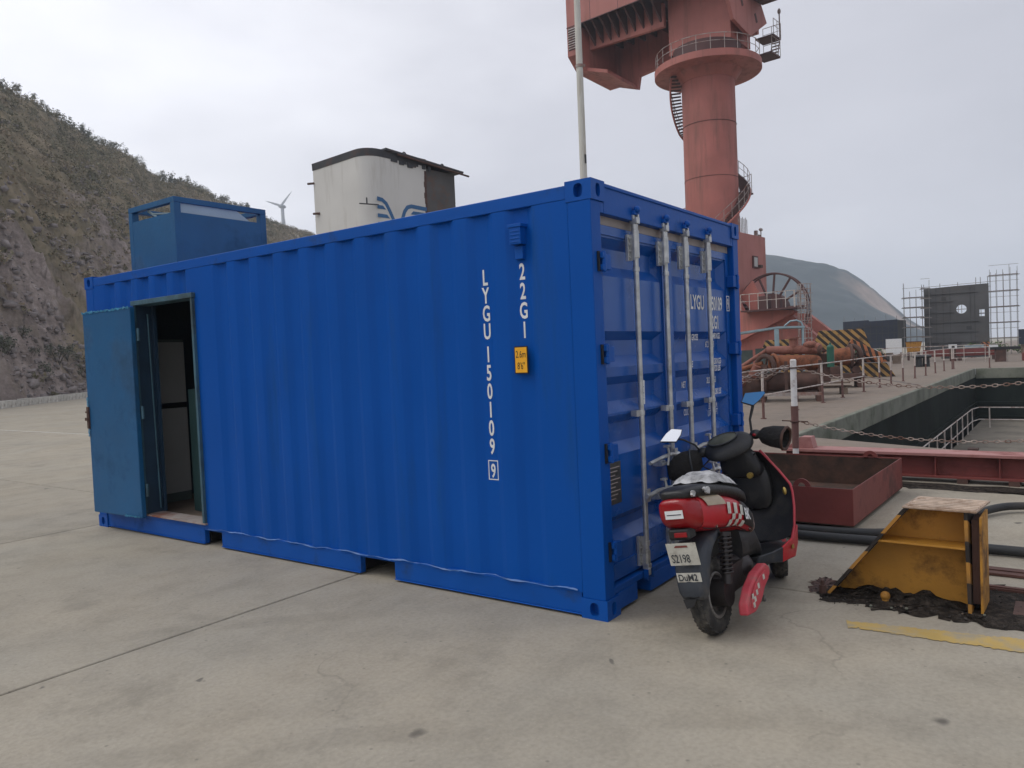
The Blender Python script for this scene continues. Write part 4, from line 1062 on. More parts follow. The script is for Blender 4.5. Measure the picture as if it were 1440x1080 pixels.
# door lettering (right leaf)
YT = YD+0.012
def dtxt(s, x, z, h, xs=0.62, shear=0.0, y=YT, bold=0.02):
    return text('letter', s, h, 'white_paint', dr, (x, y, z), (1, 0, 0), (0, 0, 1), xs=xs, bold=bold, shear=shear, lift=0.003)
dtxt('LYGU', 1.522, 1.880, 0.105, xs=0.70, bold=0.03); dtxt('150109', 1.893, 1.880, 0.105, xs=0.60, bold=0.03); dtxt('9', 2.249, 1.895, 0.085, xs=0.5, bold=0.03, y=YD-0.001)
mb = MB()
for a, b in (((2.238, 1.877), (2.300, 1.883)), ((2.238, 1.995), (2.300, 2.001)), ((2.238, 1.883), (2.244, 1.995)), ((2.294, 1.883), (2.300, 1.995))):
    mb.bb((a[0], YD-0.003, a[1]), (b[0], YD-0.001, b[1]))
mb.build('digit_frame', 'white_paint', dr)
dtxt('22G1', 1.885, 1.735, 0.100, xs=0.62, bold=0.03)
G1 = YD+0.052
yv = lambda z: YT
rows = [(1.655, 'MAX. GROSS', '30,480 KGS'), (1.590, '', '67,200 LBS'), (1.455, 'TARE', '2,230 KGS'), (1.400, '', '4,920 LBS'),
        (1.305, 'NET', '28,250 KGS'), (1.215, '', '62,280 LBS'), (1.100, 'CU.CAP.', '33.2 CU.M.'), (1.045, '', '1,172 CU.FT.')]
def gdepth(z):
    for g0, g1, g2, g3 in grooves:
        if g3 < z < g0:
            if z > g1: return 0.055*(g0-z)/(g0-g1)
            if z < g2: return 0.055*(z-g3)/(g2-g3)
            return 0.055
    return 0.0
for z, a, b in rows:
    yy = YT+min(gdepth(z), gdepth(z+0.045))-0.001
    if a: dtxt(a, 1.43, z-0.01, 0.046, y=yy, shear=0.15, bold=0.02)
    dtxt(b, 1.915, z, 0.046, y=yy, shear=0.15, bold=0.02)

# ---------------- teal hood on the roof
HB = thing('exhaust_hood', 'teal steel hood box with open slots under its rim on the container roof', 'hood', (0.80, 5.19, 2.572))
hx, hy, hh = 0.50, 0.40, 0.715
for s, d in ((1, 'x'), (-1, 'x'), (1, 'y'), (-1, 'y')):
    mb = MB()
    if d == 'x': mb.bb((s*(hx+0.018)-0.004, -hy+0.045, 0.0), (s*(hx+0.018)+0.004, hy-0.045, 0.555))
    else: mb.bb((-hx+0.045, s*(hy+0.018)-0.004, 0.0), (hx-0.045, s*(hy+0.018)+0.004, 0.555))
    mb.build('wall_panel', 'teal', HB)
for sx in (-1, 1):
    for sy in (-1, 1):
        mb = MB(); mb.bb((sx*hx-0.025 if sx < 0 else sx*hx-0.045, sy*hy-0.025 if sy < 0 else sy*hy-0.045, 0), (sx*hx+0.045 if sx < 0 else sx*hx+0.025, sy*hy+0.045 if sy < 0 else sy*hy+0.025, 0.650)); mb.build('corner_post', 'teal', HB, bevel=0.003)
mb = MB(); r0 = 0.0255
mb.bb((-hx-r0, -hy-r0, 0.651), (hx+r0, -hy+0.03, 0.705)); mb.bb((-hx-r0, hy-0.03, 0.651), (hx+r0, hy+r0, 0.705))
mb.bb((-hx-r0, -hy+0.031, 0.651), (-hx+0.03, hy-0.031, 0.705)); mb.bb((hx-0.03, -hy+0.031, 0.651), (hx+r0, hy-0.031, 0.705))
mb.build('rim', 'teal', HB, bevel=0.003)
mb = MB(); mb.prism([(-hx+0.04, -hy-0.006, 0.52), (hx-0.10, -hy-0.006, 0.52), (hx-0.32, -hy-0.006, 0.6505), (-hx+0.04, -hy-0.006, 0.6505)], (0, 0.004, 0))
mb.build('louvre_plate', 'louvre', HB)
mb = MB(); mb.tube([(-hx+0.03, -0.10, 0.52), (-hx+0.02, 0.12, 0.64)], 0.012, 6); mb.tube([(-hx+0.03, -0.3, 0.56), (-hx+0.02, 0.02, 0.60)], 0.010, 6); mb.build('stay_rod', 'pale_blue', HB)
# ================================================================== SCOOTER
LEAN = R(-9)
SCO = thing('scooter', 'dusty red and black motor scooter leaning on its stand by the container doors', 'scooter', (0.14, -0.61, 0), rot=(LEAN, 0, 0))
SMAT = Matrix.Translation((0.14, -0.61, 0)) @ Matrix.Rotation(LEAN, 4, 'X')
SINV = SMAT.inverted()
def W(x, y, z): return SINV @ Vector((x, y, z))
def ring(u, v, z, hw, hh, n=20, p=2.6):
    """superellipse cross-section at station u"""
    out = []
    for k in range(n):
        a = 2*math.pi*k/n; ca, sa = math.cos(a), math.sin(a)
        out.append(Vector((u, v+hw*math.copysign(abs(ca)**(2/p), ca), z+hh*math.copysign(abs(sa)**(2/p), sa))))
    return out
# rear wheel
def wheel(cu, cv, cz, name, rot, r=0.158, t=0.055):
    c = Vector((cu, cv, cz))
    mb = MB(); mb.torus((0, 0, 0), r, t, 'y', 36, 12, sz=t*0.98)
    tr = mb
    for k in range(40):                               # tread blocks
        a = 2*math.pi*k/40
        for sv in (-0.030, -0.002, 0.026):
            aa = a+(0.05 if sv > 0 else 0)
            q = Vector(((r+t*0.93)*math.cos(aa), sv, (r+t*0.93)*math.sin(aa)))
            dz = Vector((math.cos(aa), 0, math.sin(aa)))
            if abs(sv) > 0.01: q -= dz*0.010
            x = Vector((-math.sin(aa), 0.35*(1 if k % 2 else -1), math.cos(aa))).normalized()
            y = dz.cross(x).normalized()
            tr.box(q, (0.020, 0.020, 0.012), Matrix((x, y, dz)).transposed())
    ty = tr.build(name, 'sc_tyre', SCO, smooth=40); ty.location = c; ty.rotation_euler = rot
    rm = MB()
    for sv in (-0.036, 0.036): rm.torus((0, sv, 0), 0.117, 0.012, 'y', 32, 8)
    rm.torus((0, 0, 0), 0.112, 0.010, 'y', 32, 6, sz=0.036)
    for k in range(5):
        a = 2*math.pi*k/5+0.3
        d = Vector((math.cos(a), 0, math.sin(a)))
        rm.beam(d*0.025, d*0.112, 0.026, 0.022, up=(0, 1, 0))
    rm.cyl((0, -0.045, 0), (0, 0.045, 0), 0.034, n=18); rm.cyl((0, -0.058, 0), (0, 0.058, 0), 0.014, n=10)
    o = rm.build('rim', 'sc_rim', ty, smooth=40)
    return ty
rw = wheel(0.0, 0.0, 0.213, 'rear_wheel', (0, 0.2, 0))
steer = R(24)
fwh = wheel(1.215, 0.02, 0.213, 'front_wheel', (0, 0, steer))
# tail and side bodywork
secs = [(-0.275, 0.738, 0.030, 0.045), (-0.262, 0.732, 0.060, 0.075), (-0.21, 0.708, 0.086, 0.102), (-0.10, 0.688, 0.103, 0.128), (0.06, 0.664, 0.110, 0.152), (0.22, 0.632, 0.098, 0.162),
        (0.36, 0.580, 0.098, 0.160), (0.46, 0.530, 0.085, 0.150), (0.52, 0.500, 0.055, 0.125), (0.545, 0.490, 0.025, 0.09)]
def body_ring(s, grow=0.0, n=24):
    u, zc, hh, hw = s
    return ring(u, 0, zc, hw+grow, hh+grow, n, 3.3)
mb = MB(); mb.loft([body_ring(s) for s in secs]); tail = mb.build('tail_body', 'sc_red', SCO, smooth=180, sub=1)
def sec_at(u):
    us = [s[0] for s in secs]
    return (u,)+tuple(float(np.interp(u, us, [s[k] for s in secs])) for k in (1, 2, 3))
def body_pt(u, th, off):
    u_, zc, hh, hw = sec_at(u); p = 3.3
    ca, sa = math.cos(th), math.sin(th)
    return Vector((u, (hw+off)*math.copysign(abs(ca)**(2/p), ca), zc+(hh+off)*math.copysign(abs(sa)**(2/p), sa)))
def patch(mb, u0, u1, t0, t1, off, nu=4, nt_=4, m=0, skew=0.0):
    """skin patch just proud of the bodywork on the rider's right side; t in degrees measured from straight right"""
    rows = []
    for i in range(nu+1):
        row = []
        for j in range(nt_+1):
            tt = t0+(t1-t0)*j/nt_; u = u0+(u1-u0)*i/nu+skew*(j/nt_-0.5)
            row.append(body_pt(u, math.pi-R(tt), off))
        rows.append(row)
    mb.loft(rows, cap=False, closed=False, m=m)
def rear_pt(v, z, off):
    return Vector((-0.322-off+abs(v)*0.33+max(0, 0.735-z)*0.55, v, z))
# lamp unit across the tail
rows = [[rear_pt(-0.085+0.17*i/8, 0.640+0.135*j/5, 0.006-0.01*abs(i-4)/4) for j in range(6)] for i in range(9)]
secs2 = [(-0.285, 0.732, 0.046, 0.068), (-0.272, 0.726, 0.072, 0.086), (-0.205, 0.706, 0.0900, 0.1055), (-0.150, 0.696, 0.0985, 0.1185), (-0.138, 0.693, 0.090, 0.110)]
mb = MB(); mb.loft([ring(u, 0, z, w, h, 24, 3.3) for u, z, h, w in secs2]); mb.build('tail_lamp', 'sc_lens', SCO, smooth=180, sub=1)
mb = MB(); mb.bb((-0.258, -0.060, 0.572), (-0.16, 0.060, 0.632)); mb.build('tail_underside', 'sc_black', SCO, bevel=0.012)
mb = MB(); mb.bb((-0.267, -0.050, 0.588), (-0.2585, 0.022, 0.614)); mb.build('reflector', 'sc_lens', SCO, bevel=0.003)
def rear_card(name, mat, v0, v1, z0, z1, u, parent=SCO, tilt=0.0, th=0.003):
    mb = MB(); mb.prism([(u+tilt*(z0-z1), v0, z0), (u+tilt*(z0-z1), v1, z0), (u, v1, z1), (u, v0, z1)], (-th, 0, 0)); return mb.build(name, mat, parent)
lab = rear_card('label', 'white_paint', -0.062, 0.040, 0.692, 0.736, -0.2895)
mb = MB(); mb.bb((-0.2937, -0.052, 0.711), (-0.2927, 0.030, 0.716)); mb.build('print_line', 'sc_fender', lab)
# smoky indicator lens on the right flank, sticker with chequers and letters
mb = MB(); patch(mb, -0.135, 0.05, 8, 66, 0.0055, 6, 6, skew=-0.05); mb.build('indicator_lens', 'sc_amber', SCO, smooth=60)
mb = MB()
for i in range(5):
    for j in range(3):
        if (i+j) % 2 == 0:
            mb = MB(); patch(mb, 0.085+0.040*i, 0.125+0.040*i, (-44, -17, -3)[j], (-17, -3, 14)[j], 0.0045, 2, 3, skew=0.012); mb.build('chequer_sticker', 'plate_white', SCO, smooth=60)
mb = MB(); patch(mb, 0.285, 0.43, -28, 34, 0.0046, 5, 5); mb.build('sticker_ground', 'black', SCO, smooth=60)
pB = body_pt(0.335, math.pi, 0.0075)
text('letter', 'BK', 0.062, 'white_paint', SCO, (0.283, -0.1700, 0.572), (1, 0.02, -0.22), (0.22, 0.10, 1), xs=0.7, bold=0.05, lift=0.004)
mb = MB(); patch(mb, 0.43, 0.525, -60, 50, 0.003, 4, 6); mb.build('panel_tip', 'rail_grey', SCO, smooth=60)
def seam(pts, r=0.003): 
    q = MB(); q.tube(pts, r, 5); q.build('panel_gap', 'black', SCO)
seam([body_pt(u_, math.pi-R(-52), 0.0015) for u_ in np.linspace(-0.14, 0.47, 24)])
seam([body_pt(0.44, math.pi-R(t_), 0.0015) for t_ in range(-52, 40, 6)])
for u_, t_ in ((-0.02, -40), (0.22, -44), (0.40, -35)):
    p_ = body_pt(u_, math.pi-R(t_), 0.0); q = MB(); q.cyl(p_+Vector((0, 0.004, 0)), p_+Vector((0, -0.004, 0)), 0.008, n=10); q.build('screw', 'chrome', SCO)
# seat, torn edge, bag
ss = [(-0.262, 0.808, 0.018, 0.055), (-0.245, 0.810, 0.032, 0.082), (-0.13, 0.808, 0.040, 0.120), (0.05, 0.786, 0.046, 0.152), (0.25, 0.746, 0.046, 0.150), (0.42, 0.695, 0.048, 0.140), (0.52, 0.655, 0.048, 0.115), (0.56, 0.640, 0.025, 0.07)]
mb = MB(); mb.loft([ring(u, 0, z, w, h, 20, 3.2) for u, z, h, w in ss]); seat = mb.build('seat', 'seat', SCO, smooth=180, sub=1)
rg = np.random.default_rng(9)
for (u, v, z, w) in ((-0.205, -0.100, 0.806, 0.036), (-0.08, -0.132, 0.800, 0.042), (-0.11, -0.128, 0.815, 0.024)):
    mb = MB(); n = 9; pts = [(u+w*(0.5+0.5*rg.random())*math.cos(2*math.pi*k/n)*0.9, v-0.004-0.002*(k % 2), z+w*0.45*(0.6+0.5*rg.random())*math.sin(2*math.pi*k/n)) for k in range(n)]
    mb.prism(pts, (0, 0.012, 0)); mb.build('seat_tear', 'bag', seat)
mb = MB(); n1, n2 = 26, 18; rows = []
for i in range(n1):
    row = []
    for j in range(n2):
        a = i/(n1-1)*2-1; b = j/(n2-1)*2-1
        u = 0.205+0.235*a; v = -0.005+0.145*b*(1-0.25*a*a)
        zs = float(np.interp(u, [s[0] for s in ss], [s[1]+s[2] for s in ss]))
        h = 0.066*max(0, 1-abs(a)**2.6)*max(0, 1-abs(b)**3)
        h += 0.020*noise.fractal(Vector((u*14, v*14, 0.3)), 1, 2, 4)*(1-0.6*abs(b))
        row.append((u, v, zs+0.004+max(-0.002, h)-0.035*max(0, abs(b)-0.75)*4*0.3))
    rows.append(row)
mb.loft(rows, cap=False, closed=False); mb.build('seat_cover', 'bag', SCO, smooth=180)
# rear mudguard, plate, sticker
path = [(0.10, 0.585, 0.098), (-0.06, 0.560, 0.100), (-0.165, 0.500, 0.100), (-0.205, 0.410, 0.094), (-0.225, 0.330, 0.086), (-0.240, 0.250, 0.074)]
def fender_rows(d):
    rows = []
    for u, z, w in path:
        rows.append([(u+0.045, -w-0.004+d*0.3, z-0.03), (u+0.012, -w, z-0.006+d*0.2), (u-d, -w*0.72, z+d*0.3), (u-d-0.006, 0, z+d*0.4), (u-d, w*0.72, z+d*0.3), (u+0.012, w, z-0.006+d*0.2), (u+0.045, w+0.004-d*0.3, z-0.03)])
    return rows
mb = MB(); a = fender_rows(0.012); b = fender_rows(0.004)
mb.loft([r+list(reversed(q)) for r, q in zip(a, b)], cap=True); mb.build('rear_mudguard', 'sc_fender', SCO, smooth=50, sub=1)
mb = MB(); mb.prism([(-0.225, -0.030, 0.262), (-0.232, 0.05, 0.25), (-0.238, 0.035, 0.205), (-0.234, -0.005, 0.215)], (-0.008, 0, 0)); mb.build('mud_flap', 'rubber', SCO)
pl = rear_card('number_plate', 'plate_white', -0.095, 0.075, 0.440, 0.562, -0.278, tilt=-0.18)
pl.rotation_euler = (0, 0, 0)
PN = Vector((-1, 0, -0.18)).normalized(); PU = Vector((-0.18, 0, 1)).normalized()
text('plate_text', 'S2198', 0.046, 'sc_fender', pl, (-0.2590, 0.060, 0.456), (0, -1, 0), (-0.18, 0, 1), xs=0.66, bold=0.015, lift=0.0045)
mb = MB(); mb.prism([(-0.2796, 0.03, 0.538), (-0.2796, -0.05, 0.538), (-0.2815, -0.045, 0.549), (-0.2815, 0.02, 0.549)], (-0.001, 0, 0)); mb.build('plate_mark', 'tray_red', pl)
mb = MB(); mb.bb((-0.250, -0.03, 0.50), (-0.17, 0.03, 0.55)); mb.build('plate_bracket', 'sc_black', SCO)
st2 = rear_card('mudguard_sticker', 'plate_white', -0.075, 0.062, 0.345, 0.395, -0.240, tilt=-0.12, th=0.0025)
text('sticker_text', 'DuM2', 0.036, 'sc_fender', st2, (-0.2355, 0.054, 0.353), (0, -1, 0), (-0.12, 0, 1), xs=0.85, bold=0.03, lift=0.004)
# shock absorber with coil spring, engine, cover, exhaust
def SW(x, y, z): return W(x, y, z)
s0, s1 = Vector((0.055, -0.125, 0.545)), Vector((-0.005, -0.115, 0.275))
mb = MB(); mb.cyl(s0, s1, 0.016, n=12); mb.cyl(s0, s0*0.92+s1*0.08, 0.034, n=14); mb.cyl(s0*0.2+s1*0.8, s1, 0.026, n=14); mb.build('shock_absorber', 'spring', SCO, smooth=50)
mb = MB(); pts = []
ax = (s1-s0); e1 = ax.cross(Vector((0, 1, 0))).normalized(); e2 = ax.normalized().cross(e1)
for k in range(121):
    t = k/120; a = t*8.5*2*math.pi
    pts.append(s0+ax*(0.10+0.70*t)+(e1*math.cos(a)+e2*math.sin(a))*0.031)
mb.tube(pts, 0.006, 6); mb.build('coil_spring', 'spring', SCO, smooth=60)
mb = MB()
mb.ell((0.14, 0.04, 0.25), (0.20, 0.10, 0.10)); mb.cyl((0.02, -0.105, 0.22), (0.02, 0.10, 0.22), 0.075, n=20); mb.bb((0.10, -0.10, 0.20), (0.42, 0.08, 0.34)); mb.ell((0.36, 0.0, 0.28), (0.14, 0.13, 0.11))
mb.build('engine', 'spring', SCO, smooth=50)
cover = [(-0.03, 0.105), (0.09, 0.092), (0.20, 0.120), (0.285, 0.180), (0.405, 0.222), (0.415, 0.262), (0.36, 0.298), (0.21, 0.282), (0.075, 0.232), (-0.02, 0.165)]
mb = MB(); mb.prism([(u, -0.155, z) for u, z in cover], (0, -0.055, 0)); cv = mb.build('engine_cover', 'sc_pink', SCO, bevel=0.011)
mb = MB(); mb.prism([(u*0.74+0.052, -0.2105, z*0.70+0.058) for u, z in cover], (0, -0.006, 0)); mb.build('cover_panel', 'sc_pink', cv, bevel=0.004)
mb = MB()
for k, (u, z) in enumerate(((0.060, 0.140), (0.088, 0.164), (0.060, 0.186), (0.130, 0.190), (0.170, 0.215), (0.270, 0.240))): (lambda q: (q.bb((u-0.014, -0.2180, z-0.014), (u+0.014, -0.2168, z+0.014)), q.build('chequer_sticker', 'plate_white', cv)))(MB())
mb = MB(); mb.tube([(0.30, -0.14, 0.13), (0.42, -0.13, 0.18), (0.50, -0.10, 0.22)], 0.014, 8); mb.cyl((0.33, -0.18, 0.10), (0.33, -0.10, 0.10), 0.018, n=10); mb.build('kick_lever', 'sc_rim', SCO, smooth=50)
mb = MB(); mb.tube([(0.42, 0.10, 0.20), (0.36, 0.20, 0.06), (0.34, 0.235, 0.012)], 0.013, 8); mb.bb((0.30, 0.215, 0.004), (0.38, 0.255, 0.016)); mb.build('side_stand', 'sc_black', SCO, smooth=50)
mb = MB(); mb.tube([(-0.02, 0.09, 0.215), (0.10, 0.10, 0.24), (0.42, 0.09, 0.30)], 0.02, 8); mb.build('swing_arm', 'spring', SCO, smooth=50)
# inner body under the seat and footboard
mb = MB(); mb.loft([ring(0.30, 0, 0.43, 0.115, 0.10, 16, 4), ring(0.50, 0, 0.42, 0.125, 0.11, 16, 4), ring(0.58, 0, 0.34, 0.12, 0.06, 16, 4)]); mb.build('under_seat_panel', 'sc_black', SCO, smooth=60)
fl = [(0.50, 0.300, 0.115), (0.62, 0.292, 0.165), (0.78, 0.292, 0.185), (0.92, 0.300, 0.190)]
mb = MB(); mb.loft([[(u, -w, z), (u, w, z), (u, w, z-0.03), (u, -w, z-0.03)] for u, z, w in fl]); mb.build('footboard', 'sc_black', SCO, bevel=0.006)
sk = list(zip([(0.50, 0.292, 0.125), (0.62, 0.290, 0.168), (0.76, 0.290, 0.188), (0.93, 0.320, 0.215), (1.0, 0.38, 0.225)], (0.03, 0.055, 0.085, 0.12, 0.10)))
for sg in (-1, 1):
    for nm, mt_, part in (('side_strip', 'sc_fender', sk[:3]), ('side_skirt', 'sc_red', sk[2:])):
        mb = MB(); mb.loft([[(u, sg*(w+0.006), z+0.012), (u, sg*(w-0.01), z+0.012), (u, sg*(w-0.03), z-dz), (u, sg*(w-0.012), z-dz)] for (u, z, w), dz in part]); mb.build(nm, mt_, SCO, smooth=50, bevel=0.006)
mb = MB(); mb.bb((0.865, -0.2135, 0.262), (0.905, -0.2105, 0.286)) ; mb.build('badge', 'brass', SCO)
mb = MB(); mb.loft([ring(0.46, 0, 0.245, 0.10, 0.04, 14, 3), ring(0.90, 0, 0.235, 0.14, 0.05, 14, 3), ring(1.02, 0, 0.26, 0.11, 0.05, 14, 3)]); mb.build('belly_pan', 'sc_black', SCO, smooth=60)
# leg shield: curved sheet, black inside, red outside and red rim
sh = [(0.300, 0.900, 0.205, 0.02), (0.40, 0.952, 0.236, 0.045), (0.52, 0.985, 0.252, 0.06), (0.61, 1.005, 0.255, 0.07), (0.66, 1.010, 0.250, 0.075), (0.76, 1.012, 0.192, 0.08), (0.85, 1.008, 0.128, 0.07), (0.895, 0.998, 0.092, 0.05)]
def shield_row(z, u, w, c, off):
    return [(u+off-c*(k/6)**2, w*(k/6), z) for k in range(-6, 7)]
mb = MB(); mb.loft([shield_row(*s, 0.0)+list(reversed(shield_row(*s, 0.016))) for s in sh]); mb.build('leg_shield', 'sc_black', SCO, smooth=50, sub=1)
mb = MB(); mb.loft([shield_row(z, u, w*0.93, c, 0.020)+list(reversed(shield_row(z, u, w*0.88, c, 0.09))) for z, u, w, c in sh[1:]]); mb.build('front_fairing', 'sc_red', SCO, smooth=50, sub=1)
for sg, tr_ in ((-1, 0.0080), (1, 0.0055)):
    mb = MB(); mb.tube([(u-c+0.006, sg*w, z) for z, u, w, c in sh], tr_, 8); mb.build('shield_trim', 'sc_pink', SCO, smooth=60)
# glove box, key, hooks
gb = [(0.50, 0.945, 0.10, 0.05), (0.60, 0.925, 0.13, 0.09), (0.70, 0.925, 0.135, 0.10), (0.78, 0.925, 0.12, 0.10), (0.84, 0.945, 0.09, 0.07)]
mb = MB(); mb.loft([[Vector((u+0.075*(1-0) - 0.075, v, z)) for u, v in ((ux, -hw), (ux-0.012, -hw*0.6), (ux-0.018, 0), (ux-0.012, hw*0.6), (ux, hw), (ux+dp, hw), (ux+dp, 0), (ux+dp, -hw))] for z, ux, hw, dp in gb]); mb.build('glove_box', 'sc_black', SCO, smooth=50, sub=1)
key = W(0.955, -0.545, 0.755)
mb = MB(); mb.cyl(key, key+Vector((-0.022, 0, 0)), 0.019, n=16); mb.cyl(key+Vector((-0.022, 0, 0)), key+Vector((-0.026, 0, 0)), 0.011, n=12); mb.build('ignition_lock', 'brass', SCO, smooth=50)
hk = W(1.02, -0.735, 0.655)
mb = MB(); mb.ell(hk, (0.012, 0.013, 0.026)); mb.build('bag_hook', 'brass', SCO, smooth=180)
# steering column, cowl, instrument
colm = [W(1.07, -0.475, 0.71), W(1.05, -0.455, 0.79), W(1.03, -0.43, 0.87), W(1.01, -0.41, 0.935)]
def colring(c, hu, hv): return [c+Vector((hu*math.copysign(abs(math.cos(t))**0.6, math.cos(t)), hv*math.copysign(abs(math.sin(t))**0.6, math.sin(t)), 0)) for t in [2*math.pi*k/18 for k in range(18)]]
mb = MB(); mb.loft([colring(colm[0], 0.075, 0.145), colring(colm[1], 0.075, 0.135), colring(colm[2], 0.07, 0.115), colring(colm[3], 0.06, 0.10)]); mb.build('steering_column', 'sc_black', SCO, smooth=50, sub=1)
cd = Vector((0.36, -0.86, 0.34)).normalized()         # handlebar axis to the rider's right (world)
fwv = Vector((0.90, 0.38, -0.10)).normalized()
upv = cd.cross(fwv).normalized()
if upv.z < 0: upv = -upv
rotw = Matrix((fwv, cd, upv)).transposed()
rotl = (SINV.to_3x3() @ rotw)
cc = W(1.00, -0.385, 0.935)
def CL(f, s, u_): return cc + rotl @ Vector((f, s, u_))
def cring(f, hw, hh, zc, n=20, p=2.4):
    o = []
    for k in range(n):
        a = 2*math.pi*k/n; ca, sa = math.cos(a), math.sin(a)
        o.append(CL(f, hw*math.copysign(abs(ca)**(2/p), ca), zc+hh*math.copysign(abs(sa)**(2/p), sa)))
    return o
mb = MB(); mb.loft([cring(-0.140, 0.09, 0.022, -0.052), cring(-0.128, 0.130, 0.042, -0.046), cring(-0.06, 0.168, 0.066, -0.014), cring(0.03, 0.165, 0.076, 0.004), cring(0.10, 0.125, 0.070, 0.0), cring(0.155, 0.07, 0.05, -0.01), cring(0.165, 0.03, 0.02, -0.012)])
cowl = mb.build('handlebar_cowl', 'sc_black', SCO, smooth=180, sub=1)
rows = []
for i in range(9):
    row = []
    for j in range(17):
        r_ = i/8; a = 2*math.pi*j/16
        row.append(CL(-0.055+0.047*r_*math.cos(a), -0.02+0.092*r_*math.sin(a), 0.054+0.60*(0.047*r_*math.cos(a))+0.010*(1-r_*r_)))
    rows.append(row)
mb = MB(); mb.loft(rows, cap=False, closed=False); mb.build('instrument_glass', 'glass', cowl, smooth=180)
mb = MB(); mb.tube([CL(-0.055+0.050*math.cos(2*math.pi*j/24), -0.02+0.096*math.sin(2*math.pi*j/24), 0.054+0.60*0.05*math.cos(2*math.pi*j/24)) for j in range(25)], 0.005, 6, cap=False); mb.build('instrument_rim', 'sc_fender', cowl, smooth=60)
mb = MB(); mb.ell(CL(0.135, 0, -0.01), (0.05, 0.06, 0.05)); mb.build('headlamp', 'glass', cowl, smooth=180)
# bars, switches, hand muffs
Lb, Rb = W(0.905, -0.13, 0.865), W(1.115, -0.665, 1.010)
mb = MB(); mb.tube([CL(0, -0.10, 0.0), W(0.945, -0.22, 0.90), Lb], 0.016, 10); mb.tube([CL(0, 0.10, 0.01), W(1.09, -0.56, 1.005), Rb], 0.016, 10); mb.build('handlebar', 'sc_black', SCO, smooth=60)
mb = MB(); a = W(1.075, -0.545, 1.005); mb.ell(a, (0.034, 0.040, 0.032)); mb.build('switch_block', 'sc_black', SCO, smooth=180)
mb = MB(); mb.ell(W(1.052, -0.545, 1.005), (0.014, 0.016, 0.012)); mb.build('switch', 'sc_lens', SCO, smooth=180)
mb = MB(); a = W(0.945, -0.235, 0.89); mb.ell(a, (0.036, 0.042, 0.034)); mb.build('switch_block', 'sc_black', SCO, smooth=180)
mb = MB(); mb.ell(W(0.925, -0.245, 0.885), (0.012, 0.014, 0.012)); mb.build('switch', 'sc_lens', SCO, smooth=180)
def muff_open(A, B, radA, radB):
    A = Vector(A); B = Vector(B); d = (B-A).normalized(); x = d.cross(Vector((0, 0, 1))).normalized(); y = x.cross(d)
    def rg_(t, r, sq, n=18):
        c = A+(B-A)*t
        return [c+(x*math.cos(2*math.pi*k/n)*r*sq+y*math.sin(2*math.pi*k/n)*r)*(1+0.05*math.sin(k*2.3+t*4)) for k in range(n)]
    return rg_
f = muff_open(W(1.075, -0.575, 1.005), W(1.065, -0.740, 0.985), 0, 0)
outer = [f(0, 0.030, 1), f(0.12, 0.052, 1), f(0.45, 0.066, 1.05), f(0.85, 0.073, 1.15), f(1.0, 0.074, 1.2)]
inner = [f(1.0, 0.066, 1.2), f(0.8, 0.062, 1.12), f(0.35, 0.050, 1)]
mb = MB(); mb.loft(outer+inner); rm_ = mb.build('hand_muff', 'muff', SCO, smooth=60); rm_['label'] = 'black hand muff seen into its open end'
mb = MB(); rr_ = f(1.0, 0.071, 1.2); mb.tube(rr_+[rr_[0]], 0.009, 8, cap=False); mb.build('muff_rim', 'muff_brown', rm_, smooth=60)
mb = MB(); A = Lb
rows = []
for i in range(13):
    t = i/12; c = W(0.945-0.10*t, -0.225+0.20*t, 0.845-0.085*t)
    rad = 0.092*math.sin(math.pi*(0.06+0.88*t))**0.42
    rows.append([c+Vector((0.85*math.cos(2*math.pi*k/18), 0.35*math.cos(2*math.pi*k/18), 1.0*math.sin(2*math.pi*k/18)))*rad*(1+0.13*noise.noise(Vector((k*0.9, t*7, 1)))) for k in range(18)])
mb.loft(rows); lm_ = mb.build('hand_muff', 'muff', SCO, smooth=180); lm_['label'] = 'padded black hand muff drooping beside the container'
mb = MB(); c = W(0.915, -0.165, 0.818); mb.tube([c+Vector((0.85*math.cos(2*math.pi*k/20), 0.30*math.cos(2*math.pi*k/20), math.sin(2*math.pi*k/20)))*0.094 for k in range(21)], 0.006, 6, cap=False); mb.build('muff_cord', 'sc_fender', lm_, smooth=60)
# mirrors
def mirror(c, right, up, w, h, mat, shape, th=0.014):
    c = Vector(c); r_ = Vector(right).normalized(); u_ = Vector(up).normalized(); n = r_.cross(u_)
    mb = MB(); mb.prism([c+r_*x*w+u_*y*h-n*0.001 for x, y in shape], -n*th)
    o = mb.build('mirror', 'sc_black', SCO, bevel=0.003)
    mb = MB(); mb.prism([c+r_*x*w*0.93+u_*y*h*0.92+n*0.0012 for x, y in shape], -n*0.001); mb.build('mirror_glass', mat, o)
    return o
shL = [(-0.5, -0.38), (0.20, -0.42), (0.42, 0.05), (0.5, 0.42), (0.05, 0.5), (-0.22, 0.16)]
rot3 = SINV.to_3x3()
mirror(W(0.78, -0.085, 1.015), rot3 @ Vector((0.50, -0.86, 0.0)), rot3 @ Vector((0.42, 0.25, 0.87)), 0.155, 0.105, 'mirror', shL)
mb = MB(); mb.tube([W(0.935, -0.225, 0.895), W(0.895, -0.20, 0.945), W(0.835, -0.145, 0.985), W(0.80, -0.11, 0.995)], 0.0065, 8); mb.build('mirror_stem', 'sc_black', SCO, smooth=60)
shR = [(-0.5, -0.20), (-0.05, -0.5), (0.22, -0.18), (0.5, 0.30), (0.45, 0.42), (-0.32, 0.40)]
mr = mirror(W(1.10, -0.530, 1.240), rot3 @ Vector((0.50, -0.86, 0.05)), rot3 @ Vector((0.35, 0.2, 0.9)), 0.165, 0.105, 'mirror_blue', shR); mr['label'] = 'blue-faced mirror'
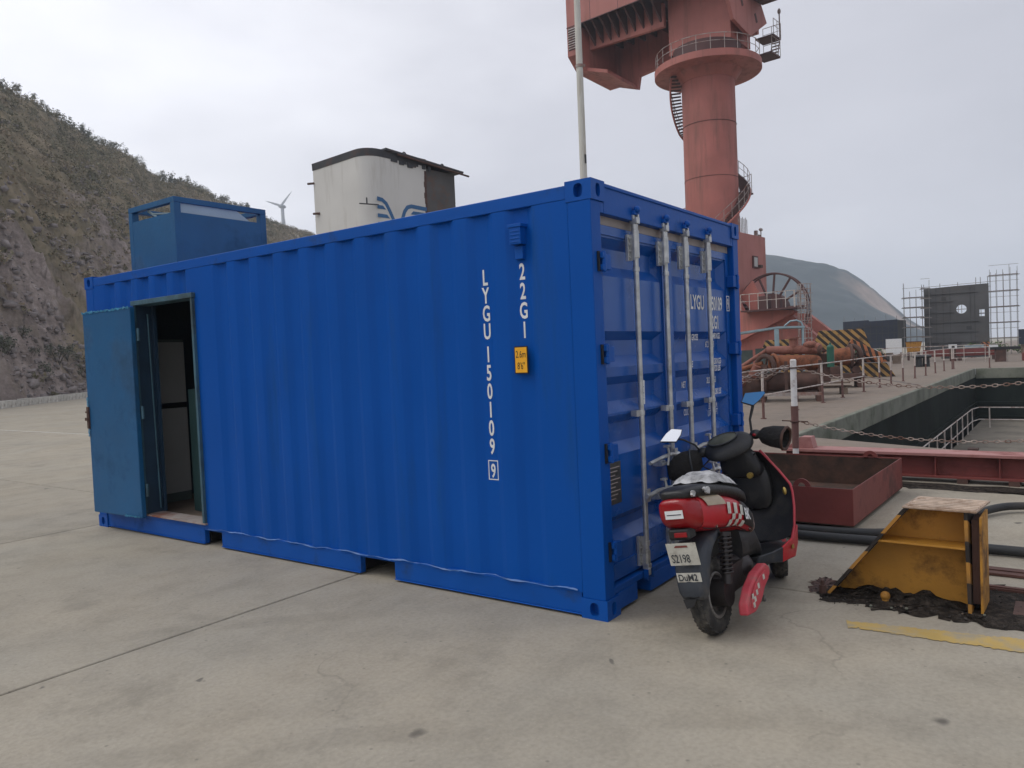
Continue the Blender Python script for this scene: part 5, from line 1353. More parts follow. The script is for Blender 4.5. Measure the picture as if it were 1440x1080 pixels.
mb = MB(); mb.tube([W(1.085, -0.515, 1.02), W(1.09, -0.505, 1.10), W(1.105, -0.515, 1.16), W(1.115, -0.525, 1.215)], [0.008, 0.008, 0.010, 0.010], 8); mb.build('mirror_stem', 'sc_black', SCO, smooth=60)
# front mudguard and cables
mb = MB(); rows = []
for k in range(9):
    a = R(20+k*18); rows.append([Vector((1.215, 0.02, 0.213))+Matrix.Rotation(steer, 3, 'Z') @ Vector((0.232*math.cos(a)*q, s_, 0.232*math.sin(a)*q)) for s_, q in ((-0.06, 0.93), (-0.045, 1.0), (0, 1.03), (0.045, 1.0), (0.06, 0.93))])
mb.loft(rows, cap=False, closed=False); mb.build('front_mudguard', 'sc_red', SCO, smooth=60)
mb = MB()
for sg in (-1, 1):
    o = Matrix.Rotation(steer, 3, 'Z') @ Vector((0, sg*0.075, 0)); mb.tube([Vector((1.215, 0.02, 0.213))+o, Vector((1.13, 0.02, 0.50))+o*0.9], 0.018, 10)
mb.build('fork', 'sc_rim', SCO, smooth=60)
mb = MB(); mb.tube([CL(-0.03, -0.10, -0.02), CL(-0.06, -0.20, -0.07), CL(-0.02, -0.12, -0.16), W(1.06, -0.42, 0.74)], 0.006, 6); mb.tube([CL(-0.02, 0.08, -0.03), CL(-0.05, 0.14, -0.10), W(1.06, -0.46, 0.76)], 0.006, 6); mb.build('cable', 'rubber', SCO, smooth=60)

# ================================================================== NEAR OBJECTS ON THE QUAY
# red open tray
TR = thing('steel_tray', 'open dark red steel tray with lifting eyes lying behind the scooter', 'tray', (3.95, 0.42, 0.035), R(-1.2))
tx, ty_, th = 1.02, 1.17, 0.315
for (a, b, nm) in (((-tx, -ty_, 0.0065), (-tx+0.008, ty_, th), 'side_wall'), ((tx-0.008, -ty_, 0.0065), (tx, ty_, th), 'side_wall'), ((-tx+0.0085, -ty_, 0.0065), (tx-0.0085, -ty_+0.008, th), 'side_wall'), ((-tx+0.0085, ty_-0.008, 0.0065), (tx-0.0085, ty_, th), 'side_wall')):
    mb = MB(); mb.bb(a, b); mb.build(nm, 'tray_red', TR, bevel=0.002)
mb = MB(); mb.bb((-tx, -ty_, 0), (tx, ty_, 0.006)); mb.build('bottom_plate', 'tray_inside', TR)
mb = MB(); e_ = 0.003
mb.bb((-tx+0.0085, -ty_+0.02, 0.008), (-tx+0.0105, ty_-0.02, th-0.012)); mb.bb((tx-0.0105, -ty_+0.02, 0.008), (tx-0.0085, ty_-0.02, th-0.012)); mb.bb((-tx+0.02, ty_-0.0105, 0.008), (tx-0.02, ty_-0.0085, th-0.012)); mb.bb((-tx+0.02, -ty_+0.0085, 0.008), (tx-0.02, -ty_+0.0105, th-0.012))
mb.build('rust_lining', 'tray_inside', TR)
def eye(x, y, rot):
    mb = MB(); n = 20; o, i = [], []
    for k in range(n+1):
        a = math.pi*k/n; o.append(Vector((0, 0.075*math.cos(a), 0.02+0.075*math.sin(a)))); i.append(Vector((0, 0.030*math.cos(a), 0.03+0.030*math.sin(a))))
    vs = []
    for off in (-0.008, 0.008): vs += [q+Vector((off, 0, 0)) for q in o]+[q+Vector((off, 0, 0)) for q in i]
    m_ = n+1; fs = []
    for k in range(n):
        fs += [(k, k+1, m_+k+1, m_+k), (2*m_+k, 3*m_+k, 3*m_+k+1, 2*m_+k+1), (k, 2*m_+k, 2*m_+k+1, k+1), (m_+k, m_+k+1, 3*m_+k+1, 3*m_+k)]
    mb.add(vs, fs); ob = mb.build('lifting_eye', 'tray_red', TR); ob.location = (x, y, th-0.03); ob.rotation_euler = (0, 0, rot)
eye(-tx+0.020, -ty_+0.42, 0); eye(-tx+0.020, ty_-0.42, 0); eye(tx-0.020, -ty_+0.30, 0); eye(tx-0.020, ty_-0.42, 0)
mb = MB()
for x in (-0.8, 0.8): mb.bb((x-0.05, -1.0, -0.035), (x+0.05, 1.1, -0.0005))
mb.build('skid', 'rust_dark', TR)

# dark red girder on the dock edge
GI = thing('steel_girder', 'long dark red steel girder with a faded top flange lying along the dock edge', 'girder', (5.75, 0, 0))
mb = MB(); mb.bb((-0.17, -9.0, 0.292), (0.17, 0.66, 0.325)); mb.build('top_flange', 'beam_top', GI, bevel=0.004)
mb = MB(); mb.bb((-0.045, -9.0, 0.076), (0.02, 0.62, 0.2915)); mb.build('web', 'beam_red', GI)
mb = MB(); mb.bb((-0.15, -9.0, 0.05), (0.15, 0.64, 0.0755)); mb.build('bottom_flange', 'beam_red', GI, bevel=0.003)
mb = MB(); mb.bb((-0.050, -9.0, 0.170), (-0.0455, 0.61, 0.178)); mb.build('weld_bead', 'beam_red', GI)
for y in (0.60, -1.0, -1.6, -2.6, -4.2):
    mb = MB(); mb.bb((-0.135, y, 0.0765), (-0.052, y+0.012, 0.288)); mb.build('stiffener', 'beam_red', GI)
for y in (0.2, -1.25, -1.72, -3.4, -6.0):
    mb = MB(); mb.bb((-0.16, y-0.05, 0.0), (0.16, y+0.05, 0.0495)); mb.build('packer', 'rust_dark', GI)
mb = MB(); mb.prism([(-0.10, 0.62, 0.326), (-0.10, 0.30, 0.326), (-0.10, 0.33, 0.46), (-0.10, 0.45, 0.46)], (0.18, 0, 0)); mb.build('gusset', 'beam_top', GI)

# chain posts and chains along the girder
def chain_post(y, lab):
    t = thing('chain_post', lab, 'post', (5.36, y, 0), 0, None)
    mb = MB(); mb.cyl((0, 0, 0.78), (0, 0, 1.395), 0.036, 0.036, n=16); mb.cyl((0, 0, 1.395), (0, 0, 1.41), 0.037, 0.026, n=16); mb.build('post_top', 'white_post', t, smooth=40)
    mb = MB(); mb.tube([(0, 0, 0.36), (0.004, 0, 0.6), (0, 0, 0.86)], [0.038, 0.041, 0.045], 12); mb.build('post_sleeve', 'sleeve', t, smooth=40); 
    mb = MB(); mb.cyl((0, 0, 0), (0, 0, 0.3595), 0.034, n=14); mb.build('post_base', 'white_post', t, smooth=40)
    mb = MB(); mb.torus((0, 0, 1.31), 0.042, 0.008, 'z', 16, 6); mb.torus((0, 0, 0.675), 0.048, 0.008, 'z', 16, 6); mb.tube([(0, -0.15, 0.675), (0, 0.15, 0.685)], 0.007, 6); mb.build('hook_ring', 'rust_dark', t, smooth=60)
    return t
chain_post(0.425, 'white topped rusty chain post standing by the left end of the red girder')
link = None
def chain(p0, p1, sag, mat, label, n=None, pitch=0.052):
    p0, p1 = Vector(p0), Vector(p1); ln = (p1-p0).length*1.06; n = int(ln/pitch)
    t = thing('chain', label, 'chain', p0)
    mb = MB(); prev = None
    for k in range(n):
        f_ = (k+0.5)/n
        q = (p1-p0)*f_; q.z -= sag*4*f_*(1-f_)
        d = (p1-p0); d.z -= sag*4*(1-2*f_); d.normalize()
        s_ = d.cross(Vector((0, 0, 1))).normalized(); u_ = s_.cross(d)
        if k % 2: s_, u_ = u_, -s_
        rt = Matrix((d, s_, u_)).transposed()
        pts = [rt @ Vector((0.030*math.cos(a), 0.015*math.sin(a), 0)) + q for a in [2*math.pi*j/8 for j in range(9)]]
        mb.tube(pts, 0.0055, 5, cap=False)
    o = mb.build('chain_links', mat, t); o['kind'] = 'stuff'
chain((5.36, 0.375, 1.30), (5.36, -2.95, 1.36), 0.27, 'chain', 'upper rusty white chain sagging right from the chain post across the dry dock')
chain((5.36, 0.365, 0.675), (5.36, -2.95, 0.70), 0.20, 'chain', 'lower rusty chain running right from the chain post just above the red girder')
chain((5.36, 0.475, 1.30), (5.36, 3.7, 1.30), 0.27, 'chain', 'rusty chain running left from the chain post behind the container')
chain((5.34, 0.475, 1.34), (5.38, 2.4, 1.16), 0.10, 'rail_grey', 'second slack chain hooked to the left of the chain post, above the other')
chain_post(-2.95, 'rusty chain post standing by the red girder outside the right edge')

# yellow buffer stop
BS = thing('buffer_stop', 'rusty ochre steel buffer stop with tread plate top in oily dirt', 'buffer stop', (1.115, -0.965, 0), R(-91.5))
# local: x along the front face to the right, y away from the camera
BW, BT, BH, BDp = 0.775, 0.445, 0.585, 0.33
sl = [(0.0, 0.0), (BT, BH)]
def slab_plate(x0, z0, x1, z1, t, y0, y1, name, mat, par=BS):
    d = Vector((x1-x0, 0, z1-z0)).normalized(); n_ = Vector((-d.z, 0, d.x))*t
    a, b = Vector((x0, 0, z0)), Vector((x1, 0, z1))
    mb = MB(); mb.prism([a+Vector((0, y0, 0)), b+Vector((0, y0, 0)), b+n_+Vector((0, y0, 0)), a+n_+Vector((0, y0, 0))], (0, y1-y0, 0)); return mb.build(name, mat, par)
slab_plate(0.0, 0.0, BT-0.002, BH-0.02, 0.018, 0.0, BDp, 'sloping_flange', 'hazard_stop')
slab_plate(BW, 0.0, BW-0.012, BH-0.002, 0.018, 0.0, BDp, 'rear_flange', 'hazard_stop')
slab_plate(BW+0.055, 0.0, BW+0.055, BH-0.03, 0.012, 0.02, BDp-0.02, 'backing_plate', 'stop_yellow')
mb = MB(); mb.bb((BW+0.001, 0.06, 0.05), (BW+0.042, BDp-0.06, BH-0.05)); mb.build('packing', 'rust_dark', BS)
mb = MB(); tp = [(BT-0.015, -0.012), (BW+0.035, -0.012), (BW+0.065, BDp+0.03), (BT+0.01, BDp+0.03)]
mb.prism([(x, y, BH) for x, y in tp], (0, 0, 0.012)); tpo = mb.build('top_plate', 'stop_top', BS, bevel=0.003)
mb = MB()
for k in range(7):
    y = 0.008+k*0.048; mb.bb((BT+0.01+k*0.0025, y, BH+0.0122), (BW+0.030+k*0.004, y+0.020, BH+0.0175))
mb.build('tread_rib', 'tread', tpo)
mb = MB(); mb.prism([(0.002, 0.17, 0.0), (BW-0.02, 0.17, 0.0), (BW-0.025, 0.17, BH-0.001), (BT-0.006, 0.17, BH-0.03)], (0, 0.016, 0)); mb.build('web', 'stop_yellow', BS)
mb = MB(); zs = 0.365; xl = BT*zs/BH+0.004; mb.bb((xl, 0.008, zs), (BW-0.02, 0.169, zs+0.012)); mb.build('shelf', 'stop_yellow', BS, bevel=0.002)
mb = MB(); mb.ell((0.32, 0.02, 0.035), (0.028, 0.028, 0.028)); mb.cyl((0.32, 0.02, 0.0), (0.32, 0.02, 0.03), 0.02, n=10); mb.build('anchor_bolt', 'stop_yellow', BS, smooth=60)
mb = MB(); mb.cyl((-0.04, 0.0, 0.0), (-0.04, 0.0, 0.055), 0.022, n=6); mb.cyl((-0.04, 0, 0.055), (-0.04, 0, 0.085), 0.011, n=10); mb.build('anchor_bolt', 'rust_dark', BS)
# oily dirt round the stop
def blob(name, pts, z, mat, seed, amp, jag=0.03, n=90, cat=None, lab=None):
    rg = np.random.default_rng(seed); P = np.array(pts, float); k = len(P); out = []
    for i in range(n):
        t = i/n*k; a = int(t) % k; q = t-int(t); c = P[a]*(1-q)+P[(a+1) % k]*q
        out.append(c+rg.normal(0, jag, 2))
    out = np.array(out); cen = out.mean(0); vs = []; rings = 9
    for r_ in range(rings):
        s_ = 1-r_/rings
        for i in range(n):
            c = cen+(out[i]-cen)*s_
            h = 0 if r_ == 0 else amp*min(1, r_/3)*(0.5+0.9*noise.fractal(Vector((c[0]*9, c[1]*9, seed)), 1, 2, 4)+0.3*rg.random())
            vs.append((c[0], c[1], z+max(0.0, h)))
    fs = [(r_*n+i, r_*n+(i+1) % n, (r_+1)*n+(i+1) % n, (r_+1)*n+i) for r_ in range(rings-1) for i in range(n)]
    fs.append(tuple((rings-1)*n+i for i in range(n)))
    mb = MB(); mb.add(vs, fs); o = mb.build(name, mat, smooth=180); o['kind'] = 'stuff'
    if lab: o['label'] = lab
    return o
blob('oily_dirt', [(1.10, -0.90), (1.02, -1.0), (0.955, -1.2), (0.935, -1.45), (0.955, -1.70), (0.93, -1.90), (0.98, -2.15), (1.3, -2.4), (1.62, -2.2), (1.75, -1.85), (1.70, -1.45), (1.62, -1.1), (1.35, -0.98)], 0.003, 'grime', 4, 0.008, 0.030, lab='black oily dirt around the foot of the yellow buffer stop')
blob('oily_dirt', [(1.15, -1.08), (1.14, -1.35), (1.15, -1.69), (1.275, -1.70), (1.28, -1.40), (1.28, -1.06), (1.2, -1.02)], 0.006, 'grime', 14, 0.045, 0.010, lab='heap of black dirt packed under the web of the buffer stop')
blob('rust_stain', [(1.12, -0.86), (1.30, -0.80), (1.50, -0.85), (1.40, -0.98), (1.10, -0.98)], 0.002, 'rust_dark', 6, 0.002, 0.015, lab='brown rust stain beside the foot of the buffer stop')
blob('dark_strip', [(5.2, 0.1), (5.15, -0.9), (5.12, -2.4), (5.5, -2.6), (5.55, 0.1)], 0.002, 'grime', 9, 0.006, 0.03, lab='dark strip along the foot of the red girder')  # plain dark strip along the girder foot, in the dirt material
rg = np.random.default_rng(41); gv, gf = [], []
tet = np.array([(1, 1, 1), (1, -1, -1), (-1, 1, -1), (-1, -1, 1)], float); tf = np.array([(0, 1, 2), (0, 3, 1), (0, 2, 3), (1, 3, 2)])
for k in range(1800):
    x, y = rg.uniform(0.93, 1.75), rg.uniform(-2.35, -0.93)
    if x < 0.93+0.06*math.sin(y*7)+0.04*rg.random(): continue
    w = 0.0015+0.005*rg.random()**3
    n_ = len(gv); gv.append(tet*w*(0.5+rg.random((4, 3)))+np.array((x, y, 0.006+w*0.5))); gf.append(tf+4*n_)
o = bpy.data.objects.new('grit', np_mesh('grit', np.concatenate(gv), np.concatenate(gf), M['grit'])); COL.objects.link(o); o['kind'] = 'stuff'; tag(o, 'loose dark grit in the oily dirt round the buffer stop')
# crumbs of debris
rg = np.random.default_rng(31)
for k in range(10):
    x, y = rg.uniform(0.96, 1.10), rg.uniform(-1.85, -1.12)
    mb = MB(); s_ = rg.uniform(0.005, 0.013); mb.ell((0, 0, s_*0.5), (s_, s_*0.8, s_*0.6), 6, 4)
    o = mb.build('pebble', ('coping', 'timber', 'grit')[k % 3]); o.location = (x, y, 0.008); tag(o, 'small crumb of rubble in the oily dirt before the buffer stop', 'rubble', 'crumbs of rubble in the oily dirt')
# sunken crane rails behind the stop
for x, w, lab in ((2.07, 0.17, 'farther of two brown crane rails in the concrete right of the buffer stop'), (1.66, 0.06, 'nearer of two brown crane rails, ending at the oily dirt')):
    mb = MB(); mb.bb((x-w/2, -9.0, 0.003), (x+w/2, -1.62, 0.022)); mb.bb((x-0.018, -9.0, 0.0222), (x+0.018, -1.64, 0.030))
    tag(mb.build('crane_rail', 'rust_brown', bevel=0.003), lab, 'rail')
mb = MB(); mb.bb((1.18, -4.0, 0.004), (1.45, -1.93, 0.012)); tag(mb.build('cover_plate', 'rust_dark', bevel=0.002), 'dark steel cover plate half buried in oily dirt right of the buffer stop', 'plate')
# hoses
def hose(pts, r, lab, name='hose'):
    P = [Vector(p) for p in pts]; out = []
    for i in range(len(P)-1):
        p0, p1, p2, p3 = P[max(i-1, 0)], P[i], P[i+1], P[min(i+2, len(P)-1)]
        for k in range(8):
            t = k/8; out.append(0.5*((2*p1)+(p2-p0)*t+(2*p0-5*p1+4*p2-p3)*t*t+(3*p1-p0-3*p2+p3)*t*t*t))
    out.append(P[-1]); mb = MB(); mb.tube(out, r, 10); tag(mb.build(name, 'hose', smooth=60), lab, 'hose')
hose([(2.62, 1.2, 0.042), (2.52, 0.3, 0.042), (2.44, -0.4, 0.042), (2.46, -0.9, 0.042), (2.52, -1.4, 0.042), (2.56, -1.9, 0.042), (2.5, -3.0, 0.042), (2.4, -5, 0.042)], 0.036, 'thick black hose running in front of the red tray and behind the buffer stop')
hose([(2.85, 1.0, 0.04), (2.72, 0.2, 0.036), (2.68, -0.45, 0.036), (2.80, -0.98, 0.036), (3.25, -1.32, 0.036), (3.75, -1.52, 0.05), (4.2, -1.80, 0.06), (4.25, -2.4, 0.05), (4.0, -4, 0.036)], 0.034, 'thick black hose curving from under the red tray out to the right')
# ================================================================== BACKGROUND
# pale lamp pole behind the container
PO = thing('lamp_pole', 'tall pale tapered lamp pole rising behind the near corner of the container', 'pole', (13.43, 7.85, 0), 0, None, (R(0.55), R(-0.75), 0))
mb = MB(); mb.tube([(0, 0, 0), (0, 0, 6), (0, 0, 13.0)], [0.098, 0.092, 0.072], 14); mb.build('shaft', 'pole', PO, smooth=60)
mb = MB(); mb.cyl((0, 0, 8.86), (0, 0, 8.93), 0.098, n=14); mb.box((0.05, -0.11, 8.90), (0.04, 0.05, 0.05)); mb.build('collar', 'rail_grey', PO, smooth=40)
mb = MB(); mb.box((-0.03, -0.092, 6.55), (0.06, 0.02, 0.22)); mb.build('hatch', 'black', PO)
mb = MB(); mb.tube([(0, 0, 12.9), (0.3, -0.3, 13.4), (1.1, -1.0, 13.6)], 0.04, 8); mb.box((1.3, -1.2, 13.6), (0.6, 0.25, 0.12), Matrix.Rotation(-0.8, 3, 'Z')); mb.build('lamp_arm', 'pole', PO, smooth=60)

# ship's funnel block standing behind the container
FN = thing('ship_funnel', 'cream ship funnel with black cap and blue winged emblem behind the container', 'ship funnel', (18.3, 20.8, 0), R(-5))
def frow(z, n_arc=7, r=0.75, y1=3.66, x1=3.30, inset=0.0):
    pts = [(inset, y1-inset, z)]
    for k in range(n_arc+1):
        a = math.pi+math.pi/2*k/n_arc
        pts.append((r+r*math.cos(a)+inset*0.7*(1-k/n_arc), r+r*math.sin(a)+inset*0.7*k/n_arc, z))
    pts += [(x1, inset, z), (x1, y1-inset, z)]
    return [Vector(p) for p in pts]
mb = MB()
tops = lambda p: 10.62-0.0*p.x
rows = [frow(0.0), frow(4.0), frow(10.1)]
mb.loft(rows); mb.build('casing', 'funnel_white', FN, smooth=30)
capr = [[p+Vector((0, 0, 0)) for p in frow(10.102, inset=-0.02)], [p for p in frow(10.40, inset=-0.03)], [p for p in frow(10.43, inset=0.05)]]
mb = MB(); mb.loft(capr); mb.build('cap', 'funnel_black', FN, smooth=30)
# the bare steel bay on the right and the sheet roof running over it
mb = MB(); mb.bb((3.302, 0.05, 0.0), (5.1, 3.4, 10.02)); mb.build('steel_bay', 'funnel_grey', FN)
mb = MB(); mb.prism([(1.0, -0.10, 10.40), (5.45, -0.22, 10.08), (5.45, -0.22, 10.16), (1.0, -0.10, 10.50)], (0, 3.6, 0)); mb.build('roof_sheet', 'funnel_black', FN, bevel=0.01)
mb = MB(); mb.tube([(1.6, -0.14, 10.31), (5.75, -0.24, 9.98)], 0.045, 8); mb.build('gutter_pipe', 'rust_dark', FN, smooth=60)
rg = np.random.default_rng(17)
for k in range(9):
    x = 1.25+k*0.26+rg.uniform(-0.09, 0.09); mb = MB(); mb.bb((x, -0.04, 10.03-rg.uniform(0, 0.14)), (x+rg.uniform(0.06, 0.34), -0.004-0.0007*k, 10.10+0.002*k)); mb.build('burnt_tab', 'funnel_black', FN)
mb = MB()
for k in range(16):
    z = 9.9-k*0.24; mb.bb((3.20-rg.uniform(0, 0.07), -0.004, z-0.2401), (3.30, -0.0015, z))
mb.build('rust_edge', 'rust_dark', FN)
for x in (2.35, 4.6):
    z = 10.42-0.068*(x-1.2)
    mb = MB(); mb.cyl((x, 0.3, z), (x, 0.3, z+0.10), 0.05, n=10); mb.torus((x, 0.3, z+0.19), 0.085, 0.03, 'y', 14, 6); mb.build('lifting_ring', 'funnel_black', FN, smooth=60)
for z, y in ((9.55, 3.85), (8.2, 3.55)):
    mb = MB(); mb.tube([(0.0, y-0.25, z), (-0.16, y+0.02, z)], 0.05, 6); mb.build('lug', 'rust_dark', FN)
mb = MB(); mb.tube([(-0.50, -0.08, 8.02), (0.5, -0.06, 8.09)], 0.025, 6); mb.tube([(-0.12, -0.08, 8.05), (-0.12, -0.08, 8.30)], 0.03, 6); mb.tube([(0.45, 0.02, 8.09), (-0.5, -0.1, 8.0)], 0.015, 6); mb.build('arm_bracket', 'funnel_black', FN)
# winged emblem: bands bent like wings, with bars under each
def band(pts, w, nm='emblem_wing'):
    P = [Vector((x, 0, z)) for x, z in pts]; a, b = [], []
    for i, p in enumerate(P):
        d = (P[min(i+1, len(P)-1)]-P[max(i-1, 0)]).normalized(); n_ = Vector((-d.z, 0, d.x))*w/2
        a.append(p+n_+Vector((0, -0.008, 0))); b.append(p-n_+Vector((0, -0.008, 0)))
    mb = MB(); mb.loft([a, b], cap=False, closed=False); mb.build(nm, 'emblem_blue', FN)
band([(0.48, 8.36), (0.75, 8.33), (0.95, 8.20), (1.15, 7.88), (1.42, 7.35), (1.55, 7.1)], 0.17)
band([(1.62, 7.1), (1.72, 7.45), (1.95, 7.98), (2.12, 8.18), (2.35, 8.25), (3.25, 8.22)], 0.17)
for z in (8.02, 7.67, 7.32, 6.97): 
    x1 = 0.86+(8.02-z)*0.55
    mb = MB(); mb.prism([(0.48, -0.009, z-0.075), (x1+0.07, -0.009, z-0.075), (x1-0.08, -0.009, z+0.075), (0.48, -0.009, z+0.075)], (0, 0.005, 0)); mb.build('emblem_bar', 'emblem_blue', FN)
    x0 = 2.36-(8.02-z)*0.5
    mb = MB(); mb.prism([(x0-0.07, -0.009, z-0.12), (3.25, -0.009, z-0.12), (3.25, -0.009, z+0.03), (x0+0.08, -0.009, z+0.03)], (0, 0.005, 0)); mb.build('emblem_bar', 'emblem_blue', FN)

# ------------------------------------------------------------------ harbour crane
CR = thing('harbour_crane', 'huge rust red harbour slewing crane towering behind the container', 'crane', (48.4, 17.9, 0), R(-5))
mb = MB(); mb.cyl((0, 0, 9.2), (0, 0, 20.0), 1.83, 1.80, n=48)
mb.build('column', 'crane', CR, smooth=30)
for z in (13.3, 17.0):
    mb = MB(); mb.tube([(1.825*math.cos(2*math.pi*k/48), 1.825*math.sin(2*math.pi*k/48), z) for k in range(49)], 0.018, 5, cap=False); mb.build('weld_ring', 'crane_dark', CR)
mb = MB(); mb.cyl((0, 0, 20.001), (0, 0, 20.60), 1.85, 2.3, n=48); mb.cyl((0, 0, 20.601), (0, 0, 21.05), 3.62, n=56); mb.build('slew_platform', 'crane', CR, smooth=30)
def railing(parent, pts, h, name='railing', post_mat='rail_grey', r=0.025, closed=False, every=1, mids=(0.55,)):
    P = [Vector(p) for p in pts]
    if closed: P.append(P[0])
    mb = MB(); up = Vector((0, 0, 1))
    mb.tube([p+up*h for p in P], r, 6, cap=True)
    for mfr in mids: mb.tube([p+up*h*mfr for p in P], r*0.8, 6)
    o = mb.build(name, post_mat, parent, smooth=60)
    pm = MB(); pm.cyl((0, 0, 0), (0, 0, h), r, n=6); me = pm.mesh('railing_post', post_mat)
    for k, p in enumerate(P[:-1] if closed else P):
        if k % every == 0: inst('railing_post', me, o, p)
    return o
railing(CR, [(3.5*math.cos(2*math.pi*k/24), 3.5*math.sin(2*math.pi*k/24), 21.05) for k in range(24)], 1.05, closed=True)
# upper works
mb = MB(); mb.cyl((0, 0, 21.051), (0, 0, 22.3), 2.3, n=40); mb.build('slew_ring', 'crane_dark', CR, smooth=30)
# tail wall, far girder and counterweight tray under the machine house
tw = [(-2.8, 26.04), (-2.8, 23.9), (-1.7, 22.95), (2.8, 22.72), (2.8, 26.04)]
mb = MB(); mb.prism([(x, 8.95, z) for x, z in tw], (0, 0.90, 0)); mb.build('tail_wall', 'crane', CR)
pro = [(8.945, 26.04), (8.945, 22.72), (7.1, 22.05), (6.9, 23.0), (4.9, 23.2), (2.6, 23.4), (-2.6, 23.4), (-2.6, 26.04)]
mb = MB(); mb.prism([(2.45, y, z) for y, z in pro], (0.35, 0, 0)); mb.build('deck_girder', 'crane', CR)
mb = MB(); mb.prism([(-1.2, y, z) for y, z in ((8.945, 26.04), (8.945, 24.6), (2.6, 24.4), (2.6, 26.04))], (0.30, 0, 0)); mb.build('deck_girder', 'crane', CR)
mb = MB(); mb.prism([(-1.65, 8.945, 22.93), (2.445, 8.945, 22.71), (2.445, 7.15, 22.10), (-1.65, 7.15, 22.30)], (0, 0, 0.25)); mb.build('counterweight_tray', 'crane', CR)
# overhanging machine house
mb = MB(); mb.bb((-2.8, -2.0, 26.05), (-2.72, 9.85, 32.0)); mb.bb((2.72, -2.0, 26.05), (2.8, 9.85, 32.0)); mb.bb((-2.719, 9.75, 26.05), (2.719, 9.85, 32.0)); mb.bb((-2.719, -2.0, 26.05), (2.719, -1.9, 32.0)); mb.bb((-2.8, -2.0, 32.001), (2.8, 9.85, 32.15)); hs_ = mb.build('machine_house', 'crane_pink', CR)
mb = MB()
for y in (0.5, 2.9, 5.3, 7.7): mb.bb((-2.806, y, 26.06), (-2.8005, y+0.04, 31.9))
mb.bb((-2.83, -2.0, 26.0), (-2.8005, 9.87, 26.06))
mb.build('house_seam', 'crane_dark', hs_)
mb = MB(); mb.bb((-2.718, -1.9, 26.35), (2.718, 9.74, 26.45)); mb.build('house_floor', 'crane_dark', CR)  # dark red here paints the shade under the house, brackets and beams included
for k in range(9):
    y = 2.75+k*0.7
    mb = MB(); mb.prism([(-2.70, y, 26.06), (-1.205, y, 24.75), (-1.205, y, 26.34), (-2.70, y, 26.34)], (0, 0.12, 0)); mb.build('bracket', 'crane_dark', CR)
for k in range(6):
    y = 3.2+k*1.0
    mb = MB(); mb.bb((-0.895, y, 25.5), (2.445, y+0.14, 26.345)); mb.build('floor_beam', 'crane_dark', CR)
mb = MB(); mb.bb((-2.815, 9.05, 24.3), (-2.801, 9.75, 25.95)); lv = mb.build('louvre_panel', 'crane_dark', CR)
for k in range(9):
    mb = MB(); mb.box((-2.84, 9.40, 24.42+k*0.18), (0.02, 0.66, 0.10), Matrix.Rotation(0.5, 3, 'Y')); mb.build('louvre_slat', 'rail_grey', lv)
# turret front: boom foot plates with holes
def plate_poly(x, poly, t, mat, name):
    mb = MB(); mb.prism([(x, y, z) for y, z in poly], (t, 0, 0)); return mb.build(name, mat, CR)
mb = MB(); mb.prism([(-3.2, -2.62, 25.2), (-1.8, -2.62, 23.0), (0.75, -2.62, 22.6), (3.6, -2.62, 24.3), (1.6, -2.62, 26.6), (-2.2, -2.62, 27.5)], (0, -0.25, 0)); fp = mb.build('boom_foot_plate', 'crane_pink', CR, bevel=0.02)
for x, z in ((-0.55, 24.55), (1.7, 24.1)):
    mb = MB(); mb.box((x, -2.88, z), (0.28, 0.02, 0.62), Matrix.Rotation(-0.5, 3, 'Y')); mb.build('plate_slot', 'crane_dark', fp)
mb = MB(); mb.bb((-0.9, -2.2, 22.32), (2.2, 2.4, 26.34)); mb.build('turret', 'crane', CR)
mb = MB(); mb.prism([(0.2, -3.0, 25.0), (2.6, -3.0, 25.2), (4.6, -3.0, 30.0), (2.2, -3.0, 31.0)], (0, -2.0, 0)); mb.build('boom_root', 'crane_dark', CR)
for k in range(4):
    mb = MB(); mb.ell((1.5+k*0.5, -5.03, 26.4+k*0.35+(k % 2)*0.5), (0.24, 0.06, 0.34)); mb.build('sheave', 'rail_grey', CR, smooth=180)
# balconies and ladders right of the turret
def balcony(x, y, z, w, d, name='balcony'):
    mb = MB(); mb.bb((x, y, z-0.12), (x+w, y+d, z)); o = mb.build(name, 'crane_dark', CR)
    railing(o, [(x, y, z), (x+w/2, y, z), (x+w, y, z), (x+w, y+d/2, z), (x+w, y+d, z)], 1.05, r=0.022)
    return o
balcony(3.4, -3.4, 23.4, 1.3, 1.3); balcony(2.5, -3.6, 21.9, 1.5, 1.2)
mb = MB()
mb.tube([(3.9, -3.45, 21.9), (4.4, -3.45, 23.4)], 0.035, 6); mb.tube([(3.9, -2.9, 21.9), (4.4, -2.9, 23.4)], 0.035, 6)
for k in range(6): mb.bb((3.95+k*0.085, -3.45, 22.05+k*0.25), (4.12+k*0.085, -2.9, 22.09+k*0.25))
mb.tube([(4.65, -3.35, 23.4), (4.65, -3.35, 25.5)], 0.05, 6); mb.ell((4.65, -3.35, 25.3), (0.12, 0.12, 0.2))
mb.build('access_ladder', 'rail_grey', CR)
